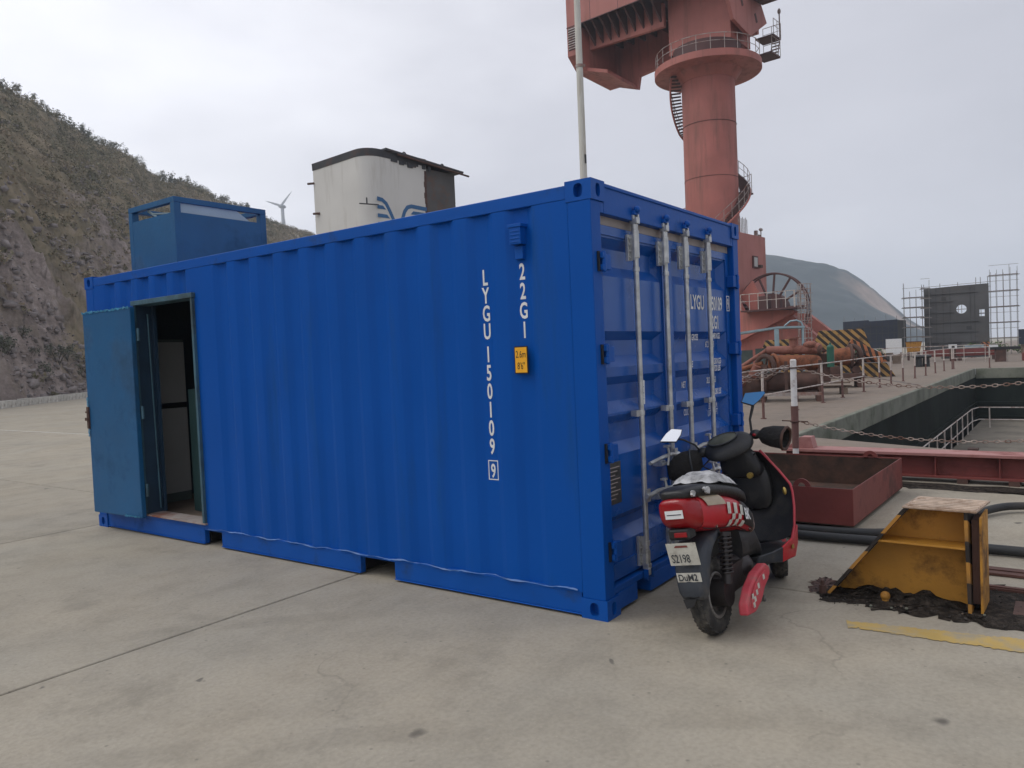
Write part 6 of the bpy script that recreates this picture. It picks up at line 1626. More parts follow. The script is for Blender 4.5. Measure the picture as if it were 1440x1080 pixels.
# spiral stair round the column
mb = MB(); rl = []; rl2 = []
N = 90
for k in range(N):
    f_ = k/(N-1); a = R(-150+285*f_); z = float(np.interp(-150+285*f_, (-150, -64, 80, 135), (9.3, 12.5, 17.2, 20.5)))
    c, s_ = math.cos(a), math.sin(a); t_ = Vector((-s_, c, 0)); r_ = Vector((c, s_, 0))
    mb.box(r_*2.22+Vector((0, 0, z)), (0.72, 0.26, 0.045), Matrix((r_, t_, Vector((0, 0, 1)))).transposed())
    rl.append(r_*2.58+Vector((0, 0, z))); rl2.append(r_*2.58+Vector((0, 0, z-0.10)))
ss_ = mb.build('spiral_stair', 'crane_dark', CR); ss_['kind'] = 'stuff'
mb = MB(); mb.tube(rl2, 0.07, 6); mb.build('stair_stringer', 'crane', CR, smooth=60)
railing(CR, rl[::4], 1.0, 'stair_railing', 'rail_grey', r=0.022)
a = R(-28)
mb = MB(); mb.box((2.35*math.cos(a), 2.35*math.sin(a), 12.35), (1.2, 1.5, 0.12), Matrix.Rotation(a, 3, 'Z')); ld = mb.build('landing', 'crane_dark', CR)
q = [Vector((2.9*math.cos(a+t_), 2.9*math.sin(a+t_), 12.41)) for t_ in (-0.28, -0.1, 0.08, 0.26)]
railing(ld, q, 1.3, r=0.024)
# base block, its window, cameras and rods on the roof
mb = MB(); mb.bb((-2.9, -2.6, 4.35), (2.75, 3.0, 9.25)); bb_ = mb.build('base_block', 'crane_pink', CR, bevel=0.03)
mb = MB(); mb.bb((-2.95, -2.65, 4.20), (2.80, 3.05, 4.349)); mb.build('block_flange', 'crane_dark', CR)
mb = MB(); mb.bb((0.40, -2.70, 6.98), (1.18, -2.601, 7.80)); fw_ = mb.build('window_frame', 'crane_dark', bb_)
mb = MB(); mb.bb((0.52, -2.715, 7.08), (1.06, -2.701, 7.70)); mb.build('pane', 'cabinet', fw_)
mb = MB(); mb.bb((1.25, -2.85, 7.02), (1.60, -2.601, 7.22)); mb.build('floodlight', 'rust_dark', bb_)
mb = MB(); mb.tube([(2.5, -2.4, 9.25), (2.5, -2.4, 9.85)], 0.04, 6); mb.ell((2.5, -2.4, 9.80), (0.22, 0.12, 0.12)); mb.bb((1.55, -2.5, 9.251), (1.75, -2.3, 9.65)); mb.bb((2.0, -2.45, 9.251), (2.3, -2.2, 9.42)); mb.build('roof_fitting', 'rail_grey', bb_)
mb = MB()
for k in range(7): mb.tube([(-0.9+k*0.22, -2.3, 9.25), (-0.9+k*0.22, -2.3, 10.3+0.1*(k % 2))], 0.028, 5)
mb.build('block_rail', 'rail_grey', bb_)
# portal leg and gantry frame below the block
mb = MB(); mb.prism([(-2.4, -2.2, 4.19), (-2.4, -3.3, 3.2), (-2.4, -5.2, 2.9), (-2.4, -5.9, 3.85), (-2.4, -8.6, 1.3), (-2.4, -8.6, 0.5), (-2.4, -2.0, 0.5), (-2.4, 3.0, 0.5), (-2.4, 3.0, 4.19)], (0.5, 0, 0)); mb.build('portal_frame', 'crane', CR)
mb = MB(); mb.prism([(1.6, -2.2, 4.19), (1.6, -5.9, 3.6), (1.6, -8.6, 1.3), (1.6, -8.6, 0.5), (1.6, 3.0, 0.5), (1.6, 3.0, 4.19)], (0.5, 0, 0)); mb.build('portal_frame', 'crane', CR)
for y in (-7.6, -3.0, 2.0):
    for x in (-2.15, 1.85):
        mb = MB(); mb.bb((x-0.3, y-0.9, 0.08), (x+0.3, y+0.9, 0.499)); bo = mb.build('bogie', 'crane_dark', CR, bevel=0.03)
        mb = MB()
        for dy in (-0.55, 0.55): mb.cyl((x-0.12, y+dy, 0.28), (x+0.12, y+dy, 0.28), 0.28, n=18)
        mb.build('wheel', 'rust_dark', bo)
# arm carrying the reel platform
mb = MB(); mb.prism([(-3.0, -2.6, 5.4), (-3.0, -3.3, 3.92), (-3.0, -6.6, 3.75), (-3.0, -6.7, 3.60), (-3.0, -4.2, 2.5), (-3.0, -2.6, 1.8)], (0.58, 0, 0)); mb.build('reel_arm', 'crane', CR)
mb = MB(); mb.bb((-3.9, -7.05, 3.80), (-1.9, -3.6, 3.90)); rp = mb.build('reel_platform', 'crane_dark', CR)
railing(rp, [(-3.85, -3.6-k*0.575, 3.9) for k in range(7)], 1.0, r=0.026, post_mat='rail_white')
railing(rp, [(-3.85, -7.0, 3.9), (-2.9, -7.0, 3.9), (-1.95, -7.0, 3.9)], 1.0, r=0.026, post_mat='rail_white')
# cable reel
reel = MB(); rc = Vector((-1.2, -4.55, 4.0))
reel.torus(rc, 2.30, 0.065, 'x', 56, 6); reel.torus(rc+Vector((0.45, 0, 0)), 2.30, 0.05, 'x', 56, 6)
ro = reel.build('cable_reel', 'crane_dark', CR, smooth=60)
mb = MB()
for k in range(13):
    a = 2*math.pi*k/13+0.22; d = Vector((0, math.cos(a), math.sin(a))); mb.tube([rc+d*0.8, rc+d*2.28], 0.075, 6)
mb.build('spoke', 'crane_dark', ro, smooth=60)
mb = MB(); mb.cyl(rc+Vector((-0.1, 0, 0)), rc+Vector((0.55, 0, 0)), 1.0, n=36); mb.cyl(rc+Vector((-0.35, 0, 0)), rc+Vector((-0.1, 0, 0)), 0.55, n=24); mb.build('drum', 'crane_dark', ro, smooth=40)
mb = MB(); mb.prism([rc+Vector((-0.7, 1.9, 1.0)), rc+Vector((-0.7, 1.0, 1.9)), rc+Vector((-0.7, -0.2, -0.4)), rc+Vector((-0.7, 0.9, -0.4))], (0.25, 0, 0)); mb.build('reel_bracket', 'crane', CR)
mb = MB(); mb.bb((-3.4, -5.1, 3.901), (-2.6, -4.5, 4.75)); mb.bb((-3.3, -5.9, 3.901), (-2.8, -5.4, 4.5)); mb.build('motor', 'crane_dark', rp, bevel=0.04)
# caged ladder beside the reel
mb = MB(); lx, ly = -2.9, -7.35
for dy in (-0.30, 0.30): mb.tube([(lx, ly+dy, 0.3), (lx, ly+dy, 5.3)], 0.035, 6)
for k in range(16): mb.tube([(lx, ly-0.30, 0.5+k*0.3), (lx, ly+0.30, 0.5+k*0.3)], 0.02, 5)
lo = mb.build('ladder', 'rail_grey', CR)
mb = MB()
for k in range(8):
    z = 1.4+k*0.55; mb.tube([(lx-0.75*math.sin(math.pi*j/8), ly-0.42*math.cos(math.pi*j/8), z) for j in range(9)], 0.022, 5)
for j in range(1, 8): mb.tube([(lx-0.75*math.sin(math.pi*j/8), ly-0.42*math.cos(math.pi*j/8), 1.4) , (lx-0.75*math.sin(math.pi*j/8), ly-0.42*math.cos(math.pi*j/8), 5.25)], 0.020, 5)
mb.build('ladder_cage', 'rail_grey', lo)
mb = MB(); mb.tube([(-0.9, 1.5, 11.55), (-1.6, 2.8, 11.2), (-2.9, 5.2, 10.6), (-2.9, 5.2, 9.9)], 0.035, 5); mb.tube([(-2.9, 5.2, 9.9), (-1.6, 2.6, 9.26)], 0.035, 5); mb.build('stay_rod', 'rail_grey', CR)

# ------------------------------------------------------------------ dock edge railing
DR = thing('dock_railing', 'long chipped white post and rail fence along the far side of the dry dock', 'railing', (0, 0, 0))
pm = MB(); pm.cyl((0, 0, 0.001), (0, 0, 0.52), 0.030, 0.029, n=10, m=1); pm.cyl((0, 0, 0.52), (0, 0, 1.07), 0.032, 0.030, n=10); pm.cyl((0, 0, 0), (0, 0, 0.02), 0.065, n=10, m=1); pme = pm.mesh('fence_post', ['rail_white', 'sleeve'])
xs = [8.0, 10.4, 12.8, 15.2, 17.56, 19.66, 22.3, 24.7, 26.6, 28.9, 31.3, 33.7, 36.1, 38.5, 41.0]
for k, x in enumerate(xs): inst('fence_post', pme, DR, (x, 3.22-0.012*(x-12) if x < 30 else 3.0-0.03*(x-30), 0), (random.uniform(-.02, .02), random.uniform(-.02, .02), 0))
yy = lambda x: 3.22-0.012*(x-12) if x < 30 else 3.0-0.03*(x-30)
for z, nm in ((1.06, 'top_rail'), (0.50, 'lower_rail')):
    mb = MB(); mb.tube([(x, yy(x)+0.005, z+random.uniform(-0.012, 0.012)) for x in xs if z > 0.6 or x < 23], 0.016, 8); mb.build(nm, 'rail_white', DR, smooth=60)
mb = MB(); mb.tube([(22.3, 3.08, 0.5), (25.5, 1.95, 0.02)], 0.014, 6); mb.build('brace', 'rail_grey', DR, smooth=60)
for k, y in enumerate((2.67, 1.09, -0.6, -2.4)): inst('fence_post', pme, DR, (41.6, y, 0))
mb = MB(); mb.tube([(41.0, 2.67, 1.06), (41.6, 2.4, 1.07), (41.6, 1.09, 1.07)], 0.017, 8); mb.tube([(41.0, 2.67, 0.55), (41.6, 1.09, 0.55)], 0.015, 8); mb.build('end_rail', 'rail_white', DR, smooth=60)

# guard rail down in the dock
GR = thing('dock_guard_rail', 'pale guard rail standing on the muddy platform down in the dry dock', 'railing', (0, 0, 0))
pm = MB(); pm.cyl((0, 0, 0), (0, 0, 0.92), 0.026, n=8); gme = pm.mesh('guard_post', 'rail_white')
gx = [20.7, 22.4, 24.2, 26.0, 27.8, 29.6, 31.4, 33.3, 35.2]
for x in gx: inst('guard_post', gme, GR, (x, 1.32, -2.5))
for y in (0.75, -0.6, -2.0, -3.4): inst('guard_post', gme, GR, (36.3, y, -2.5))
for z in (-1.58, -2.12):
    mb = MB(); mb.tube([(x, 1.32, z) for x in gx]+[(36.3, 1.15, z), (36.3, -4, z)], 0.022, 8); mb.build('guard_bar', 'rail_white', GR, smooth=60)
for k in range(4):
    mb = MB(); x = 21.6+k*0.7
    mb.bb((x, 0.55-k*0.12, -2.5), (x+0.16, 0.72-k*0.12, -1.95)); mb.bb((x-0.1, 0.5-k*0.12, -1.949), (x+0.26, 0.78-k*0.12, -1.88))
    tag(mb.build('mooring_stub', 'rust_dark'), 'short rusty stub on the dock platform in front of the guard rail', 'stub', 'stubs on the dock platform')

# ------------------------------------------------------------------ rusty machinery laid out on skids
PILE = {'near': ((18.52, 4.13), 1.08), 'mid': ((21.2, 4.95), 1.21), 'far': ((24.6, 5.90), 1.37)}   # three heaps along the fence
def pthing(name, label, cat, x, y, z, rotz=0.0, tilt=(0, 0), group=None, at='near'):
    t = thing(name, label, cat, (0, 0, 0), 0, group)
    (px_, py_), s_ = PILE[at]
    t.matrix_world = Matrix.Translation((px_, py_, 0)) @ Matrix.Rotation(R(-74.2), 4, 'Z') @ Matrix.Scale(s_, 4) @ Matrix.Translation((x, y, z)) @ Matrix.Rotation(rotz, 4, 'Z') @ Matrix.Rotation(tilt[0], 4, 'Y')
    return t
def pipe(t, L_, r, mat, fl=(1, 1), n=20, hollow=True, fmat='rust_dark', taper=1.0, fr=1.35):
    mb = MB(); ln = L_/2
    rings_ = [(-ln, r), (ln, r*taper)]
    mb.tube([(-ln, 0, 0), (ln, 0, 0)], [r, r*taper], n, cap=not hollow)
    if hollow: mb.tube([(-ln, 0, 0), (ln, 0, 0)], [r*0.86, r*taper*0.86], n, cap=False)
    mb.build('pipe_body', mat, t, smooth=40)
    for s_, f_ in ((-1, fl[0]), (1, fl[1])):
        if f_:
            rad = r*(1 if s_ < 0 else taper)
            m2 = MB(); m2.torus((s_*ln, 0, 0), rad*1.12, rad*0.24, 'x', 24, 8, sz=0.035); m2.build('flange', fmat, t, smooth=40)
            m3 = MB()
            for k in range(8):
                a = 2*math.pi*k/8; m3.cyl((s_*ln-0.045, rad*1.2*math.cos(a), rad*1.2*math.sin(a)), (s_*ln+0.045, rad*1.2*math.cos(a), rad*1.2*math.sin(a)), 0.016, n=6)
            m3.build('bolt', 'rust_dark', t)
# skid
SK = pthing('steel_skid', 'low dark steel skid carrying the rusty pipes by the railing', 'skid', 0.0, 0, 0)
mb = MB()
for y in (-0.55, 0.55): mb.bb((-1.05, y-0.05, 0.16), (0.66, y+0.05, 0.24))
mb.build('runner', 'rail_grey', SK)
mb = MB()
for x in (-0.8, 0.0, 0.55): mb.bb((x-0.06, -0.62, 0), (x+0.06, 0.62, 0.159))
mb.build('bearer', 'rust_dark', SK)
for x in (-0.22, 0.60):
    mb = MB(); mb.bb((x-0.04, -0.5, 0.241), (x+0.04, -0.42, 1.05)); mb.bb((x-0.04, 0.42, 0.241), (x+0.04, 0.5, 1.05)); mb.build('upright', 'rust_dark', SK)
t = pthing('rusty_pipe', 'long dark brown cylinder lying lowest on the skid', 'pipe', -0.08, 0.0, 0.50); pipe(t, 1.30, 0.245, 'rust_dark', (1, 1), hollow=False)
t = pthing('rusty_pipe', 'thick bright orange rusty pipe in the middle of the rusty pile', 'pipe', -0.02, 0.05, 1.00, 0.06, (0.03, 0)); pipe(t, 1.05, 0.20, 'rust', (1, 0))
mb = MB(); mb.ell((0.55, 0, 0), (0.14, 0.19, 0.19)); mb.build('pipe_end', 'rust', t, smooth=180)
t = pthing('rusty_pipe', 'long pinkish pipe lying topmost on the rusty pile', 'pipe', -0.05, 0.15, 1.33, -0.04, (0.02, 0)); pipe(t, 1.30, 0.115, 'rust_pink', (0, 1))
mb = MB(); mb.ell((0.45, 0, 0.12), (0.20, 0.13, 0.11)); mb.ell((0.62, 0, 0.06), (0.12, 0.13, 0.12)); mb.build('valve_body', 'rust_pink', t, smooth=180)
mb = MB(); mb.cyl((0.02, 0, 0.08), (0.02, 0, 0.30), 0.10, n=16); mb.cyl((0.02, 0, 0.30), (0.02, 0, 0.34), 0.15, n=16); mb.build('valve_neck', 'rust_pink', t, smooth=40)
t = pthing('rusty_pipe', 'slim pink pipe leaning steeply at the left end of the rusty pile', 'pipe', -1.10, 0.2, 1.10, 0.25, (-0.55, 0)); pipe(t, 1.0, 0.055, 'rust_pink', (1, 0), n=12)
t = pthing('rusty_pipe', 'short thin rusty pipe crossing below the leaning pink pipe', 'pipe', -1.15, -0.1, 0.92, -0.2, (-0.25, 0)); pipe(t, 0.75, 0.065, 'rust', (1, 0), n=12)
t = pthing('iron_ring', 'big dark iron ring standing against the left of the rusty pile', 'ring', -0.74, -0.28, 0.90, 0.9)
mb = MB(); mb.torus((0, 0, 0), 0.30, 0.06, 'x', 30, 10); mb.build('hoop', 'rust_dark', t, smooth=60)
mb = MB(); mb.cyl((-0.03, 0, 0), (0.03, 0, 0), 0.09, n=14); [mb.beam((0, 0, 0), (0, 0.29*math.cos(a), 0.29*math.sin(a)), 0.05, 0.03) for a in (0.3, 1.87, 3.44, 5.0)]; mb.build('hub', 'rust_dark', t)
t = pthing('iron_ring', 'brown iron ring lying slanted beside the orange pipe end', 'ring', -0.52, -0.1, 0.98, 0.5)
mb = MB(); mb.torus((0, 0, 0), 0.24, 0.045, 'x', 28, 10); mb.build('hoop', 'rust', t, smooth=60)
t = pthing('casting', 'rounded brown casting heaped at the left foot of the rusty pile', 'casting', -1.15, 0.1, 0.42, 0.4)
mb = MB(); mb.ell((0, 0, 0), (0.48, 0.36, 0.40)); mb.build('body', 'rust_dark', t, smooth=180); mb = MB(); mb.cyl((0.05, -0.2, 0.28), (0.10, -0.35, 0.55), 0.16, 0.12, n=14); mb.cyl((-0.3, -0.2, 0.1), (-0.45, -0.4, 0.2), 0.13, n=14); mb.build('boss', 'rust_pink', t, smooth=40)
t = pthing('buoy', 'round pale tan float at the right end of the rusty pile', 'buoy', 0.56, 0.1, 1.14, at='mid')
mb = MB(); mb.ell((0, 0, 0), (0.17, 0.17, 0.15)); mb.build('float_body', 'timber', t, smooth=180); mb = MB(); mb.torus((0, 0, 0.16), 0.05, 0.015, 'x', 14, 6); mb.build('eye', 'rust_dark', t)
t = pthing('machine_block', 'dark upright machine block behind the pale round float', 'machine', 0.62, 0.4, 0.30, at='mid')
mb = MB(); mb.bb((-0.25, -0.25, 0), (0.3, 0.3, 0.75)); mb.build('body', 'rust_dark', t, bevel=0.03); mb = MB(); mb.cyl((0, -0.3, 0.5), (0, -0.26, 0.5), 0.12, n=14); mb.build('cover', 'green_grey', t)
t = pthing('pipe_elbow', 'bright orange pipe elbow with a dark round flange at the right of the rusty pile', 'pipe', 0.98, 0.0, 0.70, 0.1, at='far')
mb = MB(); mb.tube([(-0.30, 0, -0.28), (-0.25, 0, -0.10), (-0.08, 0, 0.06), (0.15, 0, 0.10), (0.40, 0, 0.10)], [0.20, 0.20, 0.21, 0.22, 0.24], 18); mb.build('pipe_body', 'rust', t, smooth=60)
mb = MB(); mb.torus((0.42, 0, 0.10), 0.25, 0.06, 'x', 24, 8, sz=0.04); mb.build('flange', 'rust_dark', t, smooth=40)
t = pthing('flywheel', 'dark spoked iron wheel standing at the right end of the rusty pile', 'wheel', 1.45, 0.15, 0.80, 0.75, at='far')
mb = MB(); mb.torus((0, 0, 0), 0.26, 0.065, 'x', 28, 8); mb.build('hoop', 'rust_dark', t, smooth=60); mb = MB(); mb.cyl((-0.06, 0, 0), (0.06, 0, 0), 0.09, n=14); [mb.beam((0, 0, 0), (0, 0.25*math.cos(a), 0.25*math.sin(a)), 0.05, 0.04) for a in (0.2, 1.45, 2.7, 3.97, 5.2)]; mb.build('hub', 'timber', t)
t = pthing('lathe_bed', 'low rusty machine bed under the orange pipe elbow', 'machine', 0.95, 0.1, 0.0, 0.05, at='far')
mb = MB(); mb.bb((-0.45, -0.4, 0.25), (0.75, 0.4, 0.36)); mb.bb((-0.3, -0.3, 0.361), (0.2, 0.3, 0.55)); mb.build('bed', 'rust_dark', t, bevel=0.015); mb = MB(); mb.cyl((0.55, -0.25, 0.45), (0.55, 0.25, 0.45), 0.10, n=14); mb.build('roller', 'rust_dark', t, smooth=40)
mb = MB(); [mb.bb((x-0.05, -0.35, 0), (x+0.05, 0.35, 0.249)) for x in (-0.35, 0.6)]; mb.build('foot', 'rust_dark', t)
for k, (x, y, z, dz) in enumerate(((0.90, -0.30, 0.30, 0.05), (0.95, -0.10, 0.20, -0.06))):
    t = pthing('plank', ('weathered plank lying across the foot of the rusty pile, upper of two', 'weathered plank lying under the other plank before the rusty pile')[k], 'plank', x, y, z, dz, at='mid')
    mb = MB(); mb.bb((-0.60, -0.09, -0.02), (0.45, 0.09, 0.02)); mb.build('board', 'timber', t, bevel=0.004)
for k, x in enumerate((0.45, 1.20)):
    t = pthing('timber_block', ('timber block under the left ends of the two planks', 'timber block under the right ends of the two planks')[k], 'block', x, -0.15, 0.0, 0.1*k, at='mid')
    mb = MB(); mb.bb((-0.07, -0.2, 0), (0.07, 0.2, 0.175)); mb.build('block', 'timber', t, bevel=0.004)
t = pthing('gas_bottle', 'green gas bottle half hidden in the rusty pile', 'gas bottle', 0.92, -0.05, 0.70, at='mid')
mb = MB(); mb.cyl((0, 0, 0), (0, 0, 0.50), 0.09, n=16); mb.ell((0, 0, 0.50), (0.09, 0.09, 0.08)); mb.cyl((0, 0, 0.56), (0, 0, 0.63), 0.025, n=8); mb.build('bottle_body', pmat('bottle_green', (0.02, 0.11, 0.075), 0.5), t, smooth=50)

# ------------------------------------------------------------------ hazard striped barrier beams
HF = Matrix.Translation((33.0, 6.9, 0)) @ Matrix.Rotation(R(-76), 4, 'Z')
def hz_beam(label, x0, x1, z0, z1, y, mat='hazard', cut=(0, 0), rot=0.0, depth=0.7):
    mb = MB(); mb.prism([(0, 0, 0), (x1-x0, 0, 0), (x1-x0-cut[1], 0, z1-z0), (cut[0], 0, z1-z0)], (0, depth, 0))
    o = mb.build('barrier_beam', mat, bevel=0.02); o.matrix_world = HF @ Matrix.Translation((x0, y, z0)) @ Matrix.Rotation(rot, 4, 'Y')
    return tag(o, label, 'barrier beam')
hz_beam('yellow and black striped beam at the left, under the pale blue canopy', -2.7, -1.15, 1.50, 1.86, 0.0, cut=(0.15, 0.05))
hz_beam('yellow and black striped beam with a slanted end, topmost and widest of the stack', -0.55, 1.95, 1.30, 2.18, 0.0, cut=(0.35, 0.30))
hz_beam('orange and black striped beam sloping down at the right end of the stack', 0.95, 2.55, 1.42, 1.80, -0.75, 'hazard_orange', rot=0.52)
hz_beam('dark striped beam lying in the middle of the stack', -1.9, 0.9, 0.75, 1.18, 0.1, cut=(0.1, 0.1))
hz_beam('short striped beam on the ground at the right foot of the stack', 1.2, 2.9, 0.0, 0.62, -0.2, cut=(0.1, 0.35))
hz_beam('long striped beam at the bottom of the stack', -2.6, 1.1, 0.0, 0.70, 0.2)
hz_beam('orange striped beam standing behind the lower right of the stack', 1.25, 2.75, 0.65, 1.10, 0.3, 'hazard_orange', cut=(0.05, 0.45))
mb = MB(); mb.bb((-0.95, -0.3, 1.2), (-0.40, 0.2, 1.72)); o = mb.build('steel_box', 'rust_dark', bevel=0.02); o.matrix_world = HF; tag(o, 'small dark steel box between the striped beams', 'box')
mb = MB(); mb.bb((-3.0, 0.1, 1.19), (0.5, 0.5, 1.28)); mb.bb((-2.9, 0.15, 0.0), (-2.75, 0.45, 1.189)); o = mb.build('steel_rack', 'rust_dark'); o.matrix_world = HF; tag(o, 'dark steel rack under the striped beams', 'rack')

# pale blue canopy
CF = Matrix.Translation((26.72, 7.12, 0)) @ Matrix.Rotation(R(-73.6), 4, 'Z')
CN = thing('canopy_shelter', 'small pale blue canopy shelter by the foot of the crane', 'shelter'); CN.matrix_world = CF
mb = MB(); mb.prism([(-2.6, 0, 1.98), (0.05, 0, 2.26), (0.05, 0, 2.34), (-2.6, 0, 2.06)], (0, 1.6, 0)); mb.prism([(0.051, 0, 2.26), (1.05, 0, 2.24), (1.05, 0, 2.31), (0.051, 0, 2.34)], (0, 1.6, 0)); mb.build('roof', 'pale_blue', CN)
for x, y in ((0.0, 0.05), (0.98, 0.05), (0.0, 1.5), (0.98, 1.5), (-2.5, 0.05)):
    mb = MB(); w = 0.085 if x == 0 else 0.035; mb.bb((x-w, y-0.04, 0), (x+w, y+0.04, 2.24 if x > -1 else 1.97)); mb.build('post', 'pale_blue', CN)
mb = MB(); mb.tube([(0.30, 0.05, 2.34), (0.52, 0.05, 2.52), (0.76, 0.05, 2.54), (0.92, 0.05, 2.45), (0.98, 0.05, 2.30)], 0.04, 6); mb.build('truss', 'pale_blue', CN, smooth=60)
mb = MB(); mb.bb((-1.5, 0.9, 0), (-0.95, 0.95, 1.45)); mb.build('back_panel', 'green_grey', CN); mb = MB(); mb.bb((-0.85, 0.9, 0), (-0.2, 0.95, 1.5)); mb.build('back_panel', 'green_grey', CN)

# ------------------------------------------------------------------ hull blocks and scaffolding beyond the dock
BF = Matrix.Translation((74.2, 15.3, 0)) @ Matrix.Rotation(R(-78.6), 4, 'Z')
HBk = thing('hull_block', 'long dark navy ship hull block resting on blocks in the far yard', 'hull block'); HBk.matrix_world = BF
mb = MB(); mb.prism([(0, 0, 1.0), (4.65, 0, 0.75), (4.65, 0, 3.55), (2.3, 0, 3.50), (2.2, 0, 3.62), (0, 0, 3.58)], (0, 4, 0)); mb.build('hull_shell', 'navy', HBk)
mb = MB(); mb.prism([(4.651, -0.05, 0.85), (5.35, -0.05, 0.85), (5.35, -0.05, 3.42), (4.651, -0.05, 3.5)], (0, 3.5, 0)); mb.build('end_plate', 'hullgrey', HBk)
for z in (1.6, 2.3, 2.95):
    mb = MB(); mb.bb((0.02, -0.03, z), (4.6, -0.001, z+0.05)); mb.build('stringer', 'hullgrey', HBk)
for k, x in enumerate((0.2, 2.2, 4.1)):
    mb = MB(); mb.bb((x, 0.5, 0), (x+0.5, 1.2, 0.74)); mb.build('keel_block', 'timber', HBk)
for k in range(9):
    x = 0.35+k*0.5; mb = MB(); mb.bb((x, -0.022, 1.05), (x+0.035, -0.001, 3.42)); mb.build('frame_rib', 'hullgrey', HBk)
for k in range(6): 
    mb = MB(); mb.tube([(0.1+k*0.9, 0.2, 3.5), (0.1+k*0.9, 0.2, 4.1-0.2*(k % 2))], 0.02, 5); mb.build('stanchion', 'scaf', HBk)

SF = Matrix.Translation((75.4, 8.55, 0)) @ Matrix.Rotation(R(-83.7), 4, 'Z')
SB = thing('ship_bulkhead', 'tall dark ship bulkhead with a round hole standing inside scaffolding', 'ship section'); SB.matrix_world = SF
bw, bz0, bz1 = 5.05, 0.5, 6.15
hc = (2.95, 4.15); hr = 0.40
mb = MB()
N = 40
sq = 0.55
oo, ii = [], []
for k in range(N):
    a = 2*math.pi*k/N; ca, sa = math.cos(a), math.sin(a); s_ = sq/max(abs(ca), abs(sa))
    oo.append((hc[0]+ca*s_, hc[1]+sa*s_)); ii.append((hc[0]+ca*hr, hc[1]+sa*hr))
for y in (0.0, 0.25): mb.add([(x, y, z) for x, z in oo+ii], [(k, (k+1) % N, N+(k+1) % N, N+k) for k in range(N)])
mb.add([(x, 0, z) for x, z in ii]+[(x, 0.25, z) for x, z in ii], [(k, (k+1) % N, N+(k+1) % N, N+k) for k in range(N)])
x0, x1, za, zb = hc[0]-sq, hc[0]+sq, hc[1]-sq, hc[1]+sq
sqx0, sqx1, s1a, s1b, s2a, s2b = 4.32, 4.72, 3.42, 3.64, 3.72, 4.02
mb.bb((0, 0, bz0), (x0, 0.25, bz1)); mb.bb((x0, 0, zb), (x1, 0.25, bz1)); mb.bb((x0, 0, bz0), (x1, 0.25, za)); mb.bb((x1, 0, bz0), (sqx0, 0.25, bz1)); mb.bb((sqx1, 0, bz0), (bw, 0.25, bz1))
mb.bb((sqx0, 0, bz0), (sqx1, 0.25, s1a)); mb.bb((sqx0, 0, s1b), (sqx1, 0.25, s2a)); mb.bb((sqx0, 0, s2b), (sqx1, 0.25, bz1))
mb.build('bulkhead_plate', 'bulk', SB)
mb = MB(); mb.bb((hc[0]-hr, 0.1, hc[1]-0.04), (hc[0]+hr, 0.15, hc[1]+0.02)); mb.bb((hc[0]+0.0, 0.1, hc[1]-hr), (hc[0]+0.04, 0.15, hc[1]+hr)); mb.build('hole_bar', 'scaf', SB)
for z in (1.2, 2.1, 3.0, 3.9, 4.9, 5.6):
    mb = MB(); mb.bb((0.01, -0.10, z), (2.3 if 3 < z < 5 else 4.25, -0.001, z+0.07)); mb.build('stiffener', 'bulk', SB)
mb = MB(); mb.prism([(0, 0, bz1+0.001), (bw, 0, bz1+0.001), (bw, 0, bz1+0.14), (2.6, 0, bz1+0.10), (0, 0, bz1+0.02)], (0, 0.25, 0)); mb.build('top_edge', 'bulk', SB)
for x in (0.3, 2.2, 4.2):
    mb = MB(); mb.bb((x, -0.2, 0), (x+0.6, 0.8, 0.499)); mb.build('keel_block', 'timber', SB)
for k, x in enumerate((0.45, 0.95, 1.5, 2.05, 3.62, 3.95)):
    mb = MB(); mb.bb((x, -0.035, 0.55), (x+0.03, -0.001, 6.1)); mb.build('plate_seam', 'hullgrey', SB)
for k, (x, z, w) in enumerate(((0.6, 1.0, 0.5), (1.4, 5.0, 0.35), (3.3, 2.3, 0.4), (2.2, 0.9, 0.7))):
    mb = MB(); mb.bb((x, -0.028, z), (x+w, -0.001, z+0.3)); mb.build('doubler_plate', 'hullgrey', SB)
def scaffold(label, frame, w, h, nx, levels, d=1.0, extra=1.2, seed=0):
    rg = np.random.default_rng(seed); t = thing('scaffold', label, 'scaffolding'); t.matrix_world = frame
    mb = MB()
    for i in range(nx+1):
        for y in (0, d): mb.tube([(w*i/nx, y, 0), (w*i/nx+rg.normal(0, 0.02), y, h+rg.uniform(-0.3, extra))], 0.019, 5)
    mb.build('pole', 'scaf', t)
    for k in range(levels):
        z = h*(k+1)/(levels+0.3); m2 = MB()
        for y in (0, d): m2.tube([(-0.2, y, z), (w+0.2, y, z)], 0.018, 5)
        for i in range(nx+1): m2.tube([(w*i/nx, -0.1, z), (w*i/nx, d+0.1, z)], 0.016, 5)
        m2.tube([(-0.1, 0, z+0.9), (w+0.1, 0, z+0.9)], 0.015, 5)
        m2.build('ledger', 'scaf', t)
        m3 = MB(); m3.bb((-0.1, 0.2, z+0.03), (w+0.1, d-0.2, z+0.08)); m3.build('plank', 'timber', t)
    return t
scaffold('tangled scaffolding left of the tall dark bulkhead', SF @ Matrix.Translation((-1.65, -0.4, 0)), 1.5, 5.7, 3, 6, seed=1)
scaffold('narrow scaffolding close along the left edge of the bulkhead front', SF @ Matrix.Translation((-0.12, -1.1, 0)), 0.55, 6.4, 1, 7, d=0.7, seed=2, extra=0.8)
scaffold('tall thin scaffolding right of the tall dark bulkhead', SF @ Matrix.Translation((bw+0.1, -0.3, 0)), 2.0, 7.3, 4, 5, seed=3, extra=0.6)
mb = MB()
tS = thing('scaffold', 'light guard rails and poles standing over the top of the bulkhead', 'scaffolding'); tS.matrix_world = SF
